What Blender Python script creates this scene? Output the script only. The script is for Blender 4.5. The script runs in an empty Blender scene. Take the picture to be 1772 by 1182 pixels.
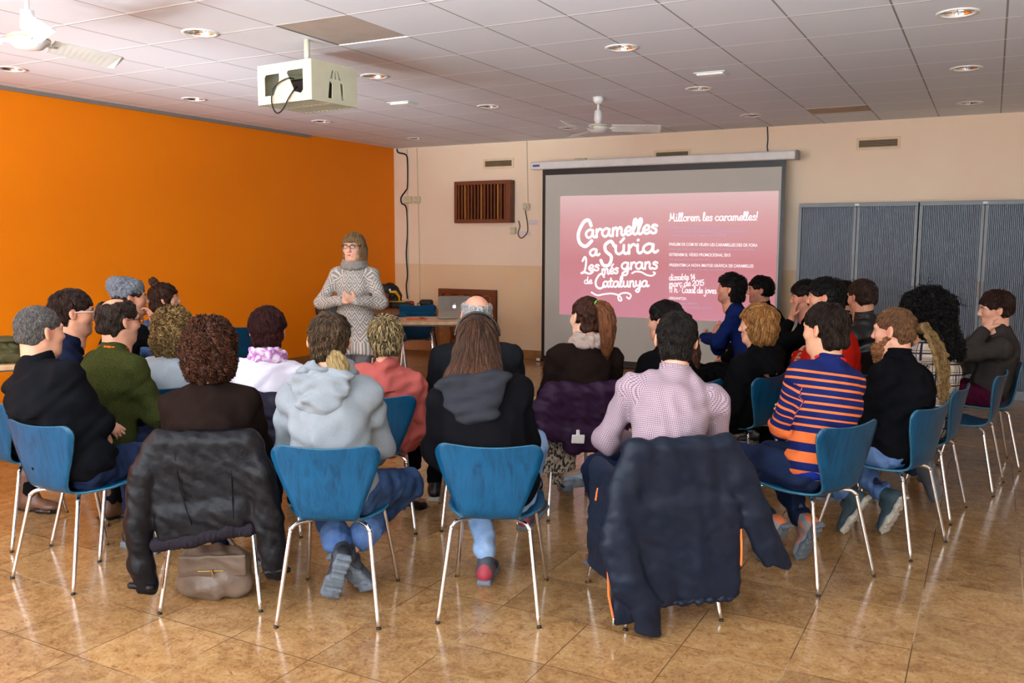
import bpy, math, random
import numpy as np
from mathutils import Vector, Matrix
D = bpy.data; COL = bpy.context.scene.collection
R = math.radians
SC = bpy.context.scene
# ---------------------------------------------------------------- camera
cam_d = D.cameras.new('camera'); cam = D.objects.new('camera', cam_d); COL.objects.link(cam)
def cam_basis(yaw, pitch, roll):
    y, p, r = R(yaw), R(pitch), R(roll)
    f = Vector((-math.sin(y)*math.cos(p), math.cos(y)*math.cos(p), -math.sin(p)))
    rt = Vector((math.cos(y), math.sin(y), 0)); up = rt.cross(f)
    return rt*math.cos(r)+up*math.sin(r), up*math.cos(r)-rt*math.sin(r), f
_r, _u, _f = cam_basis(28.406, 6.369, 0.19)
cam.matrix_world = Matrix(((_r[0], _u[0], -_f[0], 0), (_r[1], _u[1], -_f[1], 0), (_r[2], _u[2], -_f[2], 1.6), (0, 0, 0, 1)))
cam_d.sensor_fit = 'HORIZONTAL'; cam_d.sensor_width = 36.0; cam_d.lens = 1526.85/1772*36.0
cam_d.clip_start = 0.05; cam_d.clip_end = 100
SC.camera = cam
SC.view_settings.view_transform = 'Standard'; SC.view_settings.look = 'None'
SC.view_settings.gamma = 1.0; SC.view_settings.use_curve_mapping = False
SC.view_settings.exposure = 0.2
# ---------------------------------------------------------------- world and daylight
XL, XR, YB, YF, ZC = -7.86, 3.2, 10.84, -3.0, 2.98
w = D.worlds.new('daylight'); SC.world = w; w.use_nodes = True
w.node_tree.nodes['Background'].inputs[0].default_value = (0.75, 0.87, 1.0, 1)
w.node_tree.nodes['Background'].inputs[1].default_value = 1.2
def area(name, loc, aim, sx, sy, power, color, spread=180):
    l = D.lights.new(name, 'AREA'); l.shape = 'RECTANGLE'; l.size = sx; l.size_y = sy
    l.energy = power; l.color = color; l.spread = R(spread)
    o = D.objects.new(name, l); COL.objects.link(o); o.location = loc
    o.rotation_euler = (Vector(aim)-Vector(loc)).to_track_quat('-Z', 'Y').to_euler()
    return o
# area lamps for daylight through an assumed glazed front, unseen behind the camera
WINX = [(-7.2, -5.2), (-4.7, -2.7), (-2.2, -0.2), (0.3, 2.3)]
for i, (a, b) in enumerate(WINX):
    area('window_light', ((a+b)/2, YF-0.35, 1.55), ((a+b)/2, 5, 1.1), b-a, 2.1, 138 if i < 3 else 95, (0.90, 0.95, 1.0))
# added fill lamps low outside the glazing, aimed up to brighten the ceiling
for a, b in WINX:
    area('paving_bounce_light', ((a+b)/2, YF-0.9, -0.15), ((a+b)/2, 5.5, 2.98), b-a, 0.8, 820, (0.93, 0.97, 1.0), 110)
# added lamps low behind the camera brighten a ceiling patch, as assumed sun bounce
area('sun_bounce_light', (-6.6, -1.2, 0.25), (-6.2, 6.2, 2.98), 0.9, 0.35, 11, (0.90, 0.96, 1.0), 24)
area('sun_bounce_light', (-5.2, -0.9, 0.2), (-5.2, 5.4, 2.98), 0.5, 0.2, 4, (0.90, 0.96, 1.0), 20)
# ---------------------------------------------------------------- materials
def nt(name):
    m = D.materials.new(name); m.use_nodes = True
    t = m.node_tree; b = t.nodes['Principled BSDF']
    return m, t, b
def N(t, typ, **kw):
    n = t.nodes.new(typ)
    for k, v in kw.items():
        if k.startswith('i_'):
            key = k[2:]
            n.inputs[int(key) if key.isdigit() else key].default_value = v
        else: setattr(n, k, v)
    return n
def L(t, a, b): t.links.new(a, b)
def srgb(r, g=None, b=None):
    if g is None: r, g, b = r
    f = lambda c: (c/255/12.92) if c/255 <= 0.04045 else ((c/255+0.055)/1.055)**2.4
    return (f(r), f(g), f(b), 1)
def coords(t, kind='Object', scale=(1, 1, 1), rot=(0, 0, 0)):
    tc = N(t, 'ShaderNodeTexCoord'); mp = N(t, 'ShaderNodeMapping')
    mp.inputs['Scale'].default_value = scale; mp.inputs['Rotation'].default_value = rot
    L(t, tc.outputs[kind], mp.inputs[0]); return mp.outputs[0]
def ramp(t, src, stops, interp='LINEAR'):
    r = N(t, 'ShaderNodeValToRGB'); cr = r.color_ramp; cr.interpolation = interp
    while len(cr.elements) > 1: cr.elements.remove(cr.elements[0])
    cr.elements[0].position = stops[0][0]; cr.elements[0].color = stops[0][1]
    for p, c in stops[1:]:
        e = cr.elements.new(p); e.color = c
    L(t, src, r.inputs[0]); return r.outputs[0]
def bump(t, b, src, dist=0.002, strength=0.5):
    n = N(t, 'ShaderNodeBump'); n.inputs['Strength'].default_value = strength; n.inputs['Distance'].default_value = dist
    L(t, src, n.inputs['Height']); L(t, n.outputs[0], b.inputs['Normal']); return n
def mixc(t, f, a, b, mode='MIX'):
    n = N(t, 'ShaderNodeMix', data_type='RGBA', blend_type=mode)
    for s, v in ((n.inputs[0], f), (n.inputs[6], a), (n.inputs[7], b)):
        if hasattr(v, 'links') : L(t, v, s)
        else: s.default_value = v
    return n.outputs[2]
def plain(name, rgb, rough=0.5, metal=0, emit=None, es=1, spec=0.5, var=0.06, vs=8, bmp=0.0, bs=60):
    m, t, b = nt(name); c = srgb(rgb)
    b.inputs['Roughness'].default_value = rough; b.inputs['Metallic'].default_value = metal
    b.inputs['Specular IOR Level'].default_value = spec
    no = N(t, 'ShaderNodeTexNoise', i_Scale=vs, i_Detail=3)
    L(t, coords(t), no.inputs['Vector'])
    lo = tuple(x*(1-var) for x in c[:3])+(1,); hi = tuple(min(1, x*(1+var)) for x in c[:3])+(1,)
    L(t, ramp(t, no.outputs[0], [(0.3, lo), (0.7, hi)]), b.inputs['Base Color'])
    if bmp:
        n2 = N(t, 'ShaderNodeTexNoise', i_Scale=bs, i_Detail=4); L(t, coords(t), n2.inputs['Vector'])
        bump(t, b, n2.outputs[0], bmp, 0.6)
    if emit: b.inputs['Emission Color'].default_value = srgb(emit); b.inputs['Emission Strength'].default_value = es
    return m
def cloth(name, rgb, rough=0.9, weave=420, folds=0.014, spec=0.06, var=0.12):
    m, t, b = nt(name); c = srgb(rgb)
    b.inputs['Roughness'].default_value = rough; b.inputs['Specular IOR Level'].default_value = spec
    b.inputs['Sheen Weight'].default_value = 0.0
    co = coords(t)
    n1 = N(t, 'ShaderNodeTexNoise', i_Scale=weave, i_Detail=2); L(t, co, n1.inputs['Vector'])
    n2 = N(t, 'ShaderNodeTexNoise', i_Scale=7, i_Detail=3, i_Distortion=0.8); L(t, co, n2.inputs['Vector'])
    lo = tuple(x*(1-var) for x in c[:3])+(1,); hi = tuple(min(1, x*(1+var)) for x in c[:3])+(1,)
    L(t, ramp(t, n1.outputs[0], [(0.35, lo), (0.65, hi)]), b.inputs['Base Color'])
    ad = N(t, 'ShaderNodeMath', operation='MULTIPLY_ADD'); L(t, n2.outputs[0], ad.inputs[0]); ad.inputs[1].default_value = folds/0.003
    L(t, n1.outputs[0], ad.inputs[2])
    bump(t, b, ad.outputs[0], 0.003, 0.55)
    return m
# ---------------------------------------------------------------- mesh helpers
def link(o, parent=None):
    COL.objects.link(o)
    if parent is not None: o.parent = parent
    return o
def tag(o, label=None, cat=None, group=None, kind=None):
    if label: o['label'] = label
    if cat: o['category'] = cat
    if group: o['group'] = group
    if kind: o['kind'] = kind
    return o
def empty(name, loc=(0, 0, 0), rz=0, **kw):
    o = D.objects.new(name, None); COL.objects.link(o); o.location = loc; o.rotation_euler = (0, 0, rz)
    o.empty_display_size = 0.1
    return tag(o, **kw)
def mesh_obj(name, V, F, mat, parent=None, smooth=True, attrs=None, fm=None):
    me = D.meshes.new(name)
    V = np.asarray(V, np.float32)
    if isinstance(F, np.ndarray):
        k = F.shape[1]; nf = len(F)
        me.vertices.add(len(V)); me.vertices.foreach_set('co', V.ravel())
        me.loops.add(nf*k); me.loops.foreach_set('vertex_index', F.astype(np.int32).ravel())
        me.polygons.add(nf); me.polygons.foreach_set('loop_start', np.arange(0, nf*k, k, dtype=np.int32))
        me.update(calc_edges=True); me.validate()
    else:
        me.from_pydata([tuple(map(float, v)) for v in V], [], F); me.update()
    for m in (mat if isinstance(mat, (list, tuple)) else [mat]): me.materials.append(m)
    if smooth: me.polygons.foreach_set('use_smooth', np.ones(len(me.polygons), bool))
    if attrs:
        for k, a in attrs.items():
            a = np.asarray(a, np.float32)
            if a.shape[1] == 3: a = np.concatenate([a, np.ones((len(a), 1), np.float32)], 1)
            at = me.attributes.new(k, 'FLOAT_COLOR', 'POINT'); at.data.foreach_set('color', a.ravel())
    if fm is not None: me.polygons.foreach_set('material_index', np.asarray(fm, np.int32))
    o = D.objects.new(name, me); return link(o, parent)
class MB:
    def __init__(s): s.v = []; s.f = []; s.sm = []
    def add(s, V, F, smooth=False):
        n = len(s.v); s.v += [tuple(map(float, v)) for v in V]; s.f += [tuple(i+n for i in f) for f in F]; s.sm += [smooth]*len(F); return s
    def box(s, x0, x1, y0, y1, z0, z1, bev=0.0):
        if x0 > x1: x0, x1 = x1, x0
        if y0 > y1: y0, y1 = y1, y0
        if z0 > z1: z0, z1 = z1, z0
        b = min(bev, (x1-x0)/2.01, (y1-y0)/2.01, (z1-z0)/2.01)
        if b <= 0:
            V = [(x, y, z) for x in (x0, x1) for y in (y0, y1) for z in (z0, z1)]
            F = [(0, 1, 3, 2), (4, 6, 7, 5), (0, 4, 5, 1), (2, 3, 7, 6), (0, 2, 6, 4), (1, 5, 7, 3)]
            return s.add(V, F)
        P = []; lo = (x0, y0, z0); hi = (x1, y1, z1); idx = {}
        for cx in (0, 1):
            for cy in (0, 1):
                for cz in (0, 1):
                    for ax in range(3):
                        p = []
                        for k, c in enumerate((cx, cy, cz)):
                            v = hi[k] if c else lo[k]
                            if k != ax: v += -b if c else b
                            p.append(v)
                        idx[(cx, cy, cz, ax)] = len(P); P.append(p)
        F = []
        for ax in range(3):
            o = [k for k in range(3) if k != ax]
            for c in (0, 1):
                q = []
                for d in ((0, 0), (1, 0), (1, 1), (0, 1)):
                    t = [0, 0, 0]; t[ax] = c; t[o[0]] = d[0]; t[o[1]] = d[1]; q.append(idx[(*t, ax)])
                if (c == 1) == (ax == 1): q.reverse()
                F.append(tuple(q))
            for c1 in (0, 1):
                for c2 in (0, 1):
                    q = []
                    for c, a2 in ((0, o[0]), (1, o[0]), (1, o[1]), (0, o[1])):
                        t = [0, 0, 0]; t[ax] = c; t[o[0]] = c1; t[o[1]] = c2; q.append(idx[(*t, a2)])
                    F.append(tuple(q))
        for cx in (0, 1):
            for cy in (0, 1):
                for cz in (0, 1): F.append(tuple(idx[(cx, cy, cz, a)] for a in range(3)))
        return s.add(P, F)
    def tube(s, pts, r, n=10, caps=True, smooth=True):
        P = [Vector(p) for p in pts]; rs = r if isinstance(r, (list, tuple)) else [r]*len(P)
        V = []; F = []; t0 = (P[1]-P[0]).normalized()
        a = t0.orthogonal().normalized()
        for i, p in enumerate(P):
            t = (P[min(i+1, len(P)-1)]-P[max(i-1, 0)]).normalized()
            a = (a-t*a.dot(t)).normalized(); b = t.cross(a)
            for k in range(n):
                q = 2*math.pi*k/n; V.append(p+(a*math.cos(q)+b*math.sin(q))*rs[i])
        for i in range(len(P)-1):
            for k in range(n): F.append((i*n+k, i*n+(k+1) % n, (i+1)*n+(k+1) % n, (i+1)*n+k))
        s.add(V, F, smooth)
        if caps:
            m = len(s.v)-len(V); s.f += [tuple(m+k for k in reversed(range(n))), tuple(m+(len(P)-1)*n+k for k in range(n))]; s.sm += [False]*2
        return s
    def lathe(s, prof, c=(0, 0, 0), n=24, axis='z', smooth=True):
        V = []; F = []
        for r, h in prof:
            for k in range(n):
                q = 2*math.pi*k/n; x, y = r*math.cos(q), r*math.sin(q)
                p = (x, y, h) if axis == 'z' else ((x, h, y) if axis == 'y' else (h, x, y))
                V.append((p[0]+c[0], p[1]+c[1], p[2]+c[2]))
        for i in range(len(prof)-1):
            for k in range(n): F.append((i*n+k, i*n+(k+1) % n, (i+1)*n+(k+1) % n, (i+1)*n+k))
        return s.add(V, F, smooth)
    def prism(s, pts, h0, h1, axis='y'):
        n = len(pts); f = {'y': lambda a, b, h: (a, h, b), 'z': lambda a, b, h: (a, b, h), 'x': lambda a, b, h: (h, a, b)}[axis]
        V = [f(a, b, h0) for a, b in pts]+[f(a, b, h1) for a, b in pts]
        F = [tuple(range(n)), tuple(reversed(range(n, 2*n)))]+[(i, i+n, (i+1) % n+n, (i+1) % n) for i in range(n)]
        return s.add(V, F)
    def build(s, name, mat, parent=None):
        me = D.meshes.new(name); me.from_pydata(s.v, [], s.f)
        for m in (mat if isinstance(mat, (list, tuple)) else [mat]): me.materials.append(m)
        me.polygons.foreach_set('use_smooth', s.sm); me.update()
        import bmesh
        bm = bmesh.new(); bm.from_mesh(me); bmesh.ops.recalc_face_normals(bm, faces=bm.faces); bm.to_mesh(me); bm.free()
        return link(D.objects.new(name, me), parent)
def smooth_path(pts, n=6, closed=False):
    P = [np.array(p, float) for p in pts]; out = []
    for i in range(len(P)-1):
        p0 = P[max(i-1, 0)]; p1 = P[i]; p2 = P[i+1]; p3 = P[min(i+2, len(P)-1)]
        for k in range(n):
            t = k/n
            out.append(0.5*((2*p1)+(-p0+p2)*t+(2*p0-5*p1+4*p2-p3)*t*t+(-p0+3*p1-3*p2+p3)*t**3))
    out.append(P[-1]); return out
def copy_tree(o, parent=None):
    c = o.copy(); COL.objects.link(c)
    if parent is not None: c.parent = parent
    for ch in list(o.children): copy_tree(ch, c)
    return c
# ---------------------------------------------------------------- distance-field sculpting (surface nets)
def v3(*a): return np.array(a if len(a) > 1 else a[0], float)
def unit(a): a = np.asarray(a, float); return a/max(np.linalg.norm(a), 1e-9)
class Sculpt:
    def __init__(s): s.p = []
    def cap(s, a, b, r1, r2=None, k=0.02, op=1):
        a = v3(a); b = v3(b); r2 = r1 if r2 is None else r2
        m = max(r1, r2); lo = np.minimum(a, b)-m; hi = np.maximum(a, b)+m
        def f(X, Y, Z, a=a, b=b, r1=r1, r2=r2):
            d = b-a; q = max(d@d, 1e-12)
            x, y, z = X-a[0], Y-a[1], Z-a[2]
            t = np.clip((x*d[0]+y*d[1]+z*d[2])/q, 0, 1)
            return np.sqrt((x-t*d[0])**2+(y-t*d[1])**2+(z-t*d[2])**2)-(r1+t*(r2-r1))
        s.p.append((f, lo, hi, k, op)); return s
    def path(s, pts, rs, k=0.02, op=1):
        for i in range(len(pts)-1): s.cap(pts[i], pts[i+1], rs[i], rs[i+1], k, op)
        return s
    def ell(s, c, r, M=None, k=0.02, op=1):
        c = v3(c); r = v3(r); M = np.eye(3) if M is None else np.asarray(M, float)
        e = np.sqrt(((M*r)**2).sum(1)); lo = c-e; hi = c+e
        def f(X, Y, Z, c=c, r=r, M=M):
            x, y, z = X-c[0], Y-c[1], Z-c[2]
            k0 = 0; k1 = 0
            for i in range(3):
                q = x*M[0, i]+y*M[1, i]+z*M[2, i]
                k0 = k0+(q/r[i])**2; k1 = k1+(q/r[i]**2)**2
            k0 = np.sqrt(k0); k1 = np.sqrt(k1)+1e-6
            return k0*(k0-1)/k1
        s.p.append((f, lo, hi, k, op)); return s
    def box(s, c, h, M=None, rd=0.01, k=0.02, op=1):
        c = v3(c); h = v3(h); M = np.eye(3) if M is None else np.asarray(M, float)
        e = (np.abs(M)*h).sum(1); lo = c-e; hi = c+e
        def f(X, Y, Z, c=c, h=h-rd, M=M, rd=rd):
            x, y, z = X-c[0], Y-c[1], Z-c[2]
            q = [np.abs(x*M[0, i]+y*M[1, i]+z*M[2, i])-h[i] for i in range(3)]
            return np.sqrt(sum(np.maximum(a, 0)**2 for a in q))+np.minimum(np.maximum(np.maximum(q[0], q[1]), q[2]), 0)-rd
        s.p.append((f, lo, hi, k, op)); return s
    def mesh(s, h, disp=None, pad=0.0):
        U = [q for q in s.p if q[4] > 0]
        lo = np.min([q[1] for q in U], 0)-3*h-pad-0.01; hi = np.max([q[2] for q in U], 0)+3*h+pad+0.01
        n = np.ceil((hi-lo)/h).astype(int)+1
        ax = [(lo[i]+h*np.arange(n[i])).astype(np.float32) for i in range(3)]
        G = np.full(n, 0.12, np.float32)
        for f, l, u, k, op in s.p:
            m = max(k, 0)+0.03+pad
            a = np.clip(np.floor((l-m-lo)/h).astype(int), 0, n-1); b = np.clip(np.ceil((u+m-lo)/h).astype(int)+1, 1, n)
            if (b <= a).any(): continue
            X, Y, Z = np.meshgrid(ax[0][a[0]:b[0]], ax[1][a[1]:b[1]], ax[2][a[2]:b[2]], indexing='ij', sparse=True)
            d = f(X, Y, Z); sl = G[a[0]:b[0], a[1]:b[1], a[2]:b[2]]
            if op > 0:
                q = np.maximum(k-np.abs(sl-d), 0)/max(k, 1e-6); sl[...] = np.minimum(sl, d)-q*q*k*0.25
            else:
                q = np.maximum(k-np.abs(sl+d), 0)/max(k, 1e-6); sl[...] = np.maximum(sl, -d)+q*q*k*0.25
        if disp is not None:
            X, Y, Z = np.meshgrid(*ax, indexing='ij', sparse=True); G = G+disp(X, Y, Z).astype(np.float32)
        G[0] = G[-1] = 0.1; G[:, 0] = G[:, -1] = 0.1; G[:, :, 0] = G[:, :, -1] = 0.1
        S = G < 0
        c = [S[i:n[0]-1+i, j:n[1]-1+j, k:n[2]-1+k] for i in (0, 1) for j in (0, 1) for k in (0, 1)]
        anyv = c[0].copy(); allv = c[0].copy()
        for q in c[1:]: anyv |= q; allv &= q
        act = anyv & ~allv; I = np.argwhere(act); idx = np.full(act.shape, -1, np.int64); idx[act] = np.arange(len(I))
        acc = np.zeros((len(I), 3)); cnt = np.zeros(len(I))
        corners = [(i, j, k) for i in (0, 1) for j in (0, 1) for k in (0, 1)]
        gv = {o: G[I[:, 0]+o[0], I[:, 1]+o[1], I[:, 2]+o[2]] for o in corners}
        for o in corners:
            for axn in range(3):
                if o[axn]: continue
                o2 = list(o); o2[axn] = 1; o2 = tuple(o2)
                g0, g1 = gv[o], gv[o2]; m = (g0 < 0) != (g1 < 0)
                t = np.where(m, g0/np.where(m, g0-g1, 1), 0)
                p = np.tile(np.array(o, float), (len(I), 1)); p[:, axn] = t
                acc[m] += p[m]; cnt[m] += 1
        V = lo+(I+acc/np.maximum(cnt, 1)[:, None])*h
        F = []
        for axn in range(3):
            a = [slice(None)]*3; b = [slice(None)]*3; a[axn] = slice(0, -1); b[axn] = slice(1, None)
            s0 = S[tuple(a)]; s1 = S[tuple(b)]; E = np.argwhere(s0 != s1)
            u, v_ = [(1, 2), (2, 0), (0, 1)][axn]
            E = E[(E[:, u] > 0) & (E[:, v_] > 0) & (E[:, u] < n[u]-1) & (E[:, v_] < n[v_]-1)]
            q = []
            for du, dv in ((-1, -1), (0, -1), (0, 0), (-1, 0)):
                e = E.copy(); e[:, u] += du; e[:, v_] += dv; q.append(idx[e[:, 0], e[:, 1], e[:, 2]])
            q = np.stack(q, 1); fl = S[E[:, 0], E[:, 1], E[:, 2]]
            q[~fl] = q[~fl][:, ::-1]; F.append(q)
        F = np.concatenate(F); F = F[(F >= 0).all(1)]
        return V, F
def join(parts):
    V = []; F = []; n = 0
    for v, f in parts: V.append(v); F.append(f+n); n += len(v)
    return np.concatenate(V), np.concatenate(F)
def vnormals(V, F):
    nrm = np.zeros_like(V); a = V[F[:, 0]]; fn = np.cross(V[F[:, 1]]-a, V[F[:, 2]]-a)+np.cross(V[F[:, 2]]-a, V[F[:, 3]]-a)
    for i in range(4): np.add.at(nrm, F[:, i], fn)
    return nrm/np.maximum(np.linalg.norm(nrm, axis=1), 1e-12)[:, None]
def wrinkle(seed, amp=0.004, wl=0.09, dirv=None, crease=False):
    rs = np.random.RandomState(seed); W = []
    for i in range(5):
        d = unit(rs.normal(size=3)) if dirv is None else unit(np.asarray(dirv, float)+rs.normal(size=3)*0.35)
        e = unit(rs.normal(size=3)); k = 2*math.pi/(wl*rs.uniform(0.6, 1.7)); W.append((d*k, e*2*math.pi/(wl*2.2), rs.uniform(0, 6.28, 2)))
    def f(X, Y, Z):
        o = 0
        for k, e, ph in W:
            q = np.sin(k[0]*X+k[1]*Y+k[2]*Z+ph[0]+1.6*np.sin(e[0]*X+e[1]*Y+e[2]*Z+ph[1]))
            o = o+(q if not crease else 1-1.9*np.sqrt(np.abs(q)+0.02))
        return amp*o/1.8
    return f
# ---------------------------------------------------------------- setting materials
def m_floor():
    m, t, b = nt('marbled terracotta floor'); co = coords(t)
    sx = N(t, 'ShaderNodeSeparateXYZ'); L(t, co, sx.inputs[0])
    T = 0.407
    def joint(o, off):
        a = N(t, 'ShaderNodeMath', operation='ADD'); L(t, o, a.inputs[0]); a.inputs[1].default_value = off
        d = N(t, 'ShaderNodeMath', operation='DIVIDE'); L(t, a.outputs[0], d.inputs[0]); d.inputs[1].default_value = T
        f = N(t, 'ShaderNodeMath', operation='FRACT'); L(t, d.outputs[0], f.inputs[0])
        s = N(t, 'ShaderNodeMath', operation='SUBTRACT'); L(t, f.outputs[0], s.inputs[0]); s.inputs[1].default_value = 0.5
        q = N(t, 'ShaderNodeMath', operation='ABSOLUTE'); L(t, s.outputs[0], q.inputs[0])
        fl = N(t, 'ShaderNodeMath', operation='FLOOR'); L(t, d.outputs[0], fl.inputs[0])
        return q.outputs[0], fl.outputs[0]
    jx, fx = joint(sx.outputs[0], 0.60+T*40); jy, fy = joint(sx.outputs[1], -3.70+T*40)
    mx = N(t, 'ShaderNodeMath', operation='MAXIMUM'); L(t, jx, mx.inputs[0]); L(t, jy, mx.inputs[1])
    n0 = N(t, 'ShaderNodeTexNoise', i_Scale=1.7, i_Detail=4); L(t, co, n0.inputs['Vector'])
    n1 = N(t, 'ShaderNodeTexNoise', i_Scale=5.5, i_Detail=9, i_Roughness=0.68, i_Distortion=1.6); L(t, co, n1.inputs['Vector'])
    n2 = N(t, 'ShaderNodeTexNoise', i_Scale=26, i_Detail=6, i_Roughness=0.7, i_Distortion=2.2)
    cb = N(t, 'ShaderNodeCombineXYZ'); L(t, fx, cb.inputs[0]); L(t, fy, cb.inputs[1])
    wn = N(t, 'ShaderNodeTexWhiteNoise'); L(t, cb.outputs[0], wn.inputs[0])
    va = N(t, 'ShaderNodeVectorMath', operation='MULTIPLY_ADD'); L(t, wn.outputs['Color'], va.inputs[0]); va.inputs[1].default_value = (3, 3, 3); L(t, co, va.inputs[2])
    L(t, va.outputs[0], n2.inputs['Vector'])
    base = ramp(t, n1.outputs[0], [(0.28, srgb(118, 78, 42)), (0.45, srgb(176, 130, 78)), (0.58, srgb(206, 162, 106)), (0.75, srgb(232, 198, 150))])
    fine = ramp(t, n2.outputs[0], [(0.3, srgb(112, 70, 40)), (0.44, srgb(184, 136, 84)), (0.62, srgb(218, 178, 126))])
    c1 = mixc(t, 0.5, base, fine)
    tv = N(t, 'ShaderNodeMapRange'); L(t, wn.outputs['Value'], tv.inputs[0]); tv.inputs[3].default_value = 0.52; tv.inputs[4].default_value = 0.70
    c2 = mixc(t, 1.0, c1, tv.outputs[0], 'MULTIPLY')
    vo = N(t, 'ShaderNodeTexNoise', i_Scale=9, i_Detail=2, i_Distortion=3.5); L(t, va.outputs[0], vo.inputs['Vector'])
    vein = ramp(t, vo.outputs[0], [(0.325, (0, 0, 0, 1)), (0.345, (0.8, 0.8, 0.8, 1)), (0.362, (0, 0, 0, 1))])
    c3 = mixc(t, vein, c2, srgb(92, 46, 24))
    jr = ramp(t, mx.outputs[0], [(0.4925, (0, 0, 0, 1)), (0.4955, (1, 1, 1, 1))])
    jn = ramp(t, n0.outputs[0], [(0.5, srgb(96, 70, 42)), (0.6, srgb(170, 145, 112))])
    c4 = mixc(t, jr, c3, jn)
    L(t, c4, b.inputs['Base Color'])
    r = N(t, 'ShaderNodeMapRange'); L(t, n1.outputs[0], r.inputs[0]); r.inputs[3].default_value = 0.10; r.inputs[4].default_value = 0.24
    L(t, r.outputs[0], b.inputs['Roughness']); b.inputs['Specular IOR Level'].default_value = 0.55
    bn = N(t, 'ShaderNodeTexNoise', i_Scale=3.2, i_Detail=3); L(t, co, bn.inputs['Vector'])
    bm = bump(t, b, bn.outputs[0], 0.006, 0.25)
    return m
def m_ceiling():
    m, t, b = nt('ceiling tiles'); co = coords(t); sx = N(t, 'ShaderNodeSeparateXYZ'); L(t, co, sx.inputs[0])
    def line(o, off, T, wd):
        a = N(t, 'ShaderNodeMath', operation='ADD'); L(t, o, a.inputs[0]); a.inputs[1].default_value = off
        p = N(t, 'ShaderNodeMath', operation='PINGPONG'); L(t, a.outputs[0], p.inputs[0]); p.inputs[1].default_value = T/2
        return ramp(t, p.outputs[0], [(wd*0.6, (1, 1, 1, 1)), (wd, (0, 0, 0, 1))])
    ly = line(sx.outputs[1], -7.0+0.645*40, 0.645, 0.010); lx = line(sx.outputs[0], 0.59+0.59*40, 0.59, 0.006)
    n = N(t, 'ShaderNodeTexNoise', i_Scale=300, i_Detail=2); L(t, co, n.inputs['Vector'])
    base = ramp(t, n.outputs[0], [(0.3, srgb(216, 221, 230)), (0.7, srgb(226, 231, 240))])
    c = mixc(t, lx, base, srgb(138, 134, 132)); c = mixc(t, ly, c, srgb(255, 255, 255))
    L(t, c, b.inputs['Base Color']); b.inputs['Roughness'].default_value = 0.55
    b.inputs['Specular IOR Level'].default_value = 0.35
    ad = N(t, 'ShaderNodeMath', operation='MAXIMUM'); L(t, lx, ad.inputs[0]); L(t, ly, ad.inputs[1])
    bump(t, b, ad.outputs[0], 0.004, 0.6); return m
def m_backwall():
    m, t, b = nt('cream painted wall'); co = coords(t); sx = N(t, 'ShaderNodeSeparateXYZ'); L(t, co, sx.inputs[0])
    n = N(t, 'ShaderNodeTexNoise', i_Scale=1.1, i_Detail=4); L(t, co, n.inputs['Vector'])
    up = ramp(t, n.outputs[0], [(0.3, srgb(246, 220, 194)), (0.7, srgb(250, 230, 202))])
    lo = ramp(t, n.outputs[0], [(0.3, srgb(234, 200, 156)), (0.7, srgb(240, 210, 168))])
    st = N(t, 'ShaderNodeMath', operation='GREATER_THAN'); L(t, sx.outputs[2], st.inputs[0]); st.inputs[1].default_value = 1.29
    c = mixc(t, st.outputs[0], lo, up)
    # filler patches of lilac-white paint near the screen
    n2 = N(t, 'ShaderNodeTexNoise', i_Scale=3.6, i_Detail=3); L(t, coords(t, scale=(1.3, 1, 1)), n2.inputs['Vector'])
    pm = ramp(t, n2.outputs[0], [(0.60, (0, 0, 0, 1)), (0.66, (1, 1, 1, 1))])
    def band(o, a, c_):
        q = N(t, 'ShaderNodeMath', operation='COMPARE'); L(t, o, q.inputs[0]); q.inputs[1].default_value = a; q.inputs[2].default_value = c_; return q.outputs[0]
    k = N(t, 'ShaderNodeMath', operation='MULTIPLY'); L(t, band(sx.outputs[0], -5.72, 0.34), k.inputs[0]); L(t, band(sx.outputs[2], 0.66, 0.5), k.inputs[1])
    k2 = N(t, 'ShaderNodeMath', operation='MULTIPLY'); L(t, k.outputs[0], k2.inputs[0]); L(t, pm, k2.inputs[1])
    c = mixc(t, k2.outputs[0], c, srgb(226, 205, 200))
    L(t, c, b.inputs['Base Color']); b.inputs['Roughness'].default_value = 0.75
    n3 = N(t, 'ShaderNodeTexNoise', i_Scale=90, i_Detail=4); L(t, co, n3.inputs['Vector']); bump(t, b, n3.outputs[0], 0.002, 0.3); return m
M_FLOOR, M_CEIL, M_BACK = m_floor(), m_ceiling(), m_backwall()
M_ORANGE = plain('orange painted wall', (255, 140, 0), 0.6, spec=0.25, var=0.02, vs=2, bmp=0.001, bs=120)
M_WALL = plain('pale painted wall', (226, 212, 192), 0.8)
M_BASE = plain('brown skirting tile', (150, 104, 58), 0.4, vs=14, var=0.12)
M_TRIM = plain('grey metal trim', (140, 134, 130), 0.5)
M_WHITE = plain('white enamel', (226, 228, 226), 0.35)
M_OFFW = plain('ivory enamel', (196, 196, 172), 0.4)
M_PLAST = plain('ivory plastic', (214, 204, 170), 0.4)
M_BLACK = plain('black plastic', (16, 16, 18), 0.4)
M_CHROME = plain('chrome', (226, 226, 228), 0.14, 1.0, var=0.01)
M_DARKGAP = plain('dark recess', (18, 16, 15), 0.8)
M_GREY = plain('grey painted steel', (128, 138, 144), 0.45)
M_GLASS, _t, _b = nt('window glass'); _b.inputs['Transmission Weight'].default_value = 1; _b.inputs['Roughness'].default_value = 0; _b.inputs['IOR'].default_value = 1.02
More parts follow.
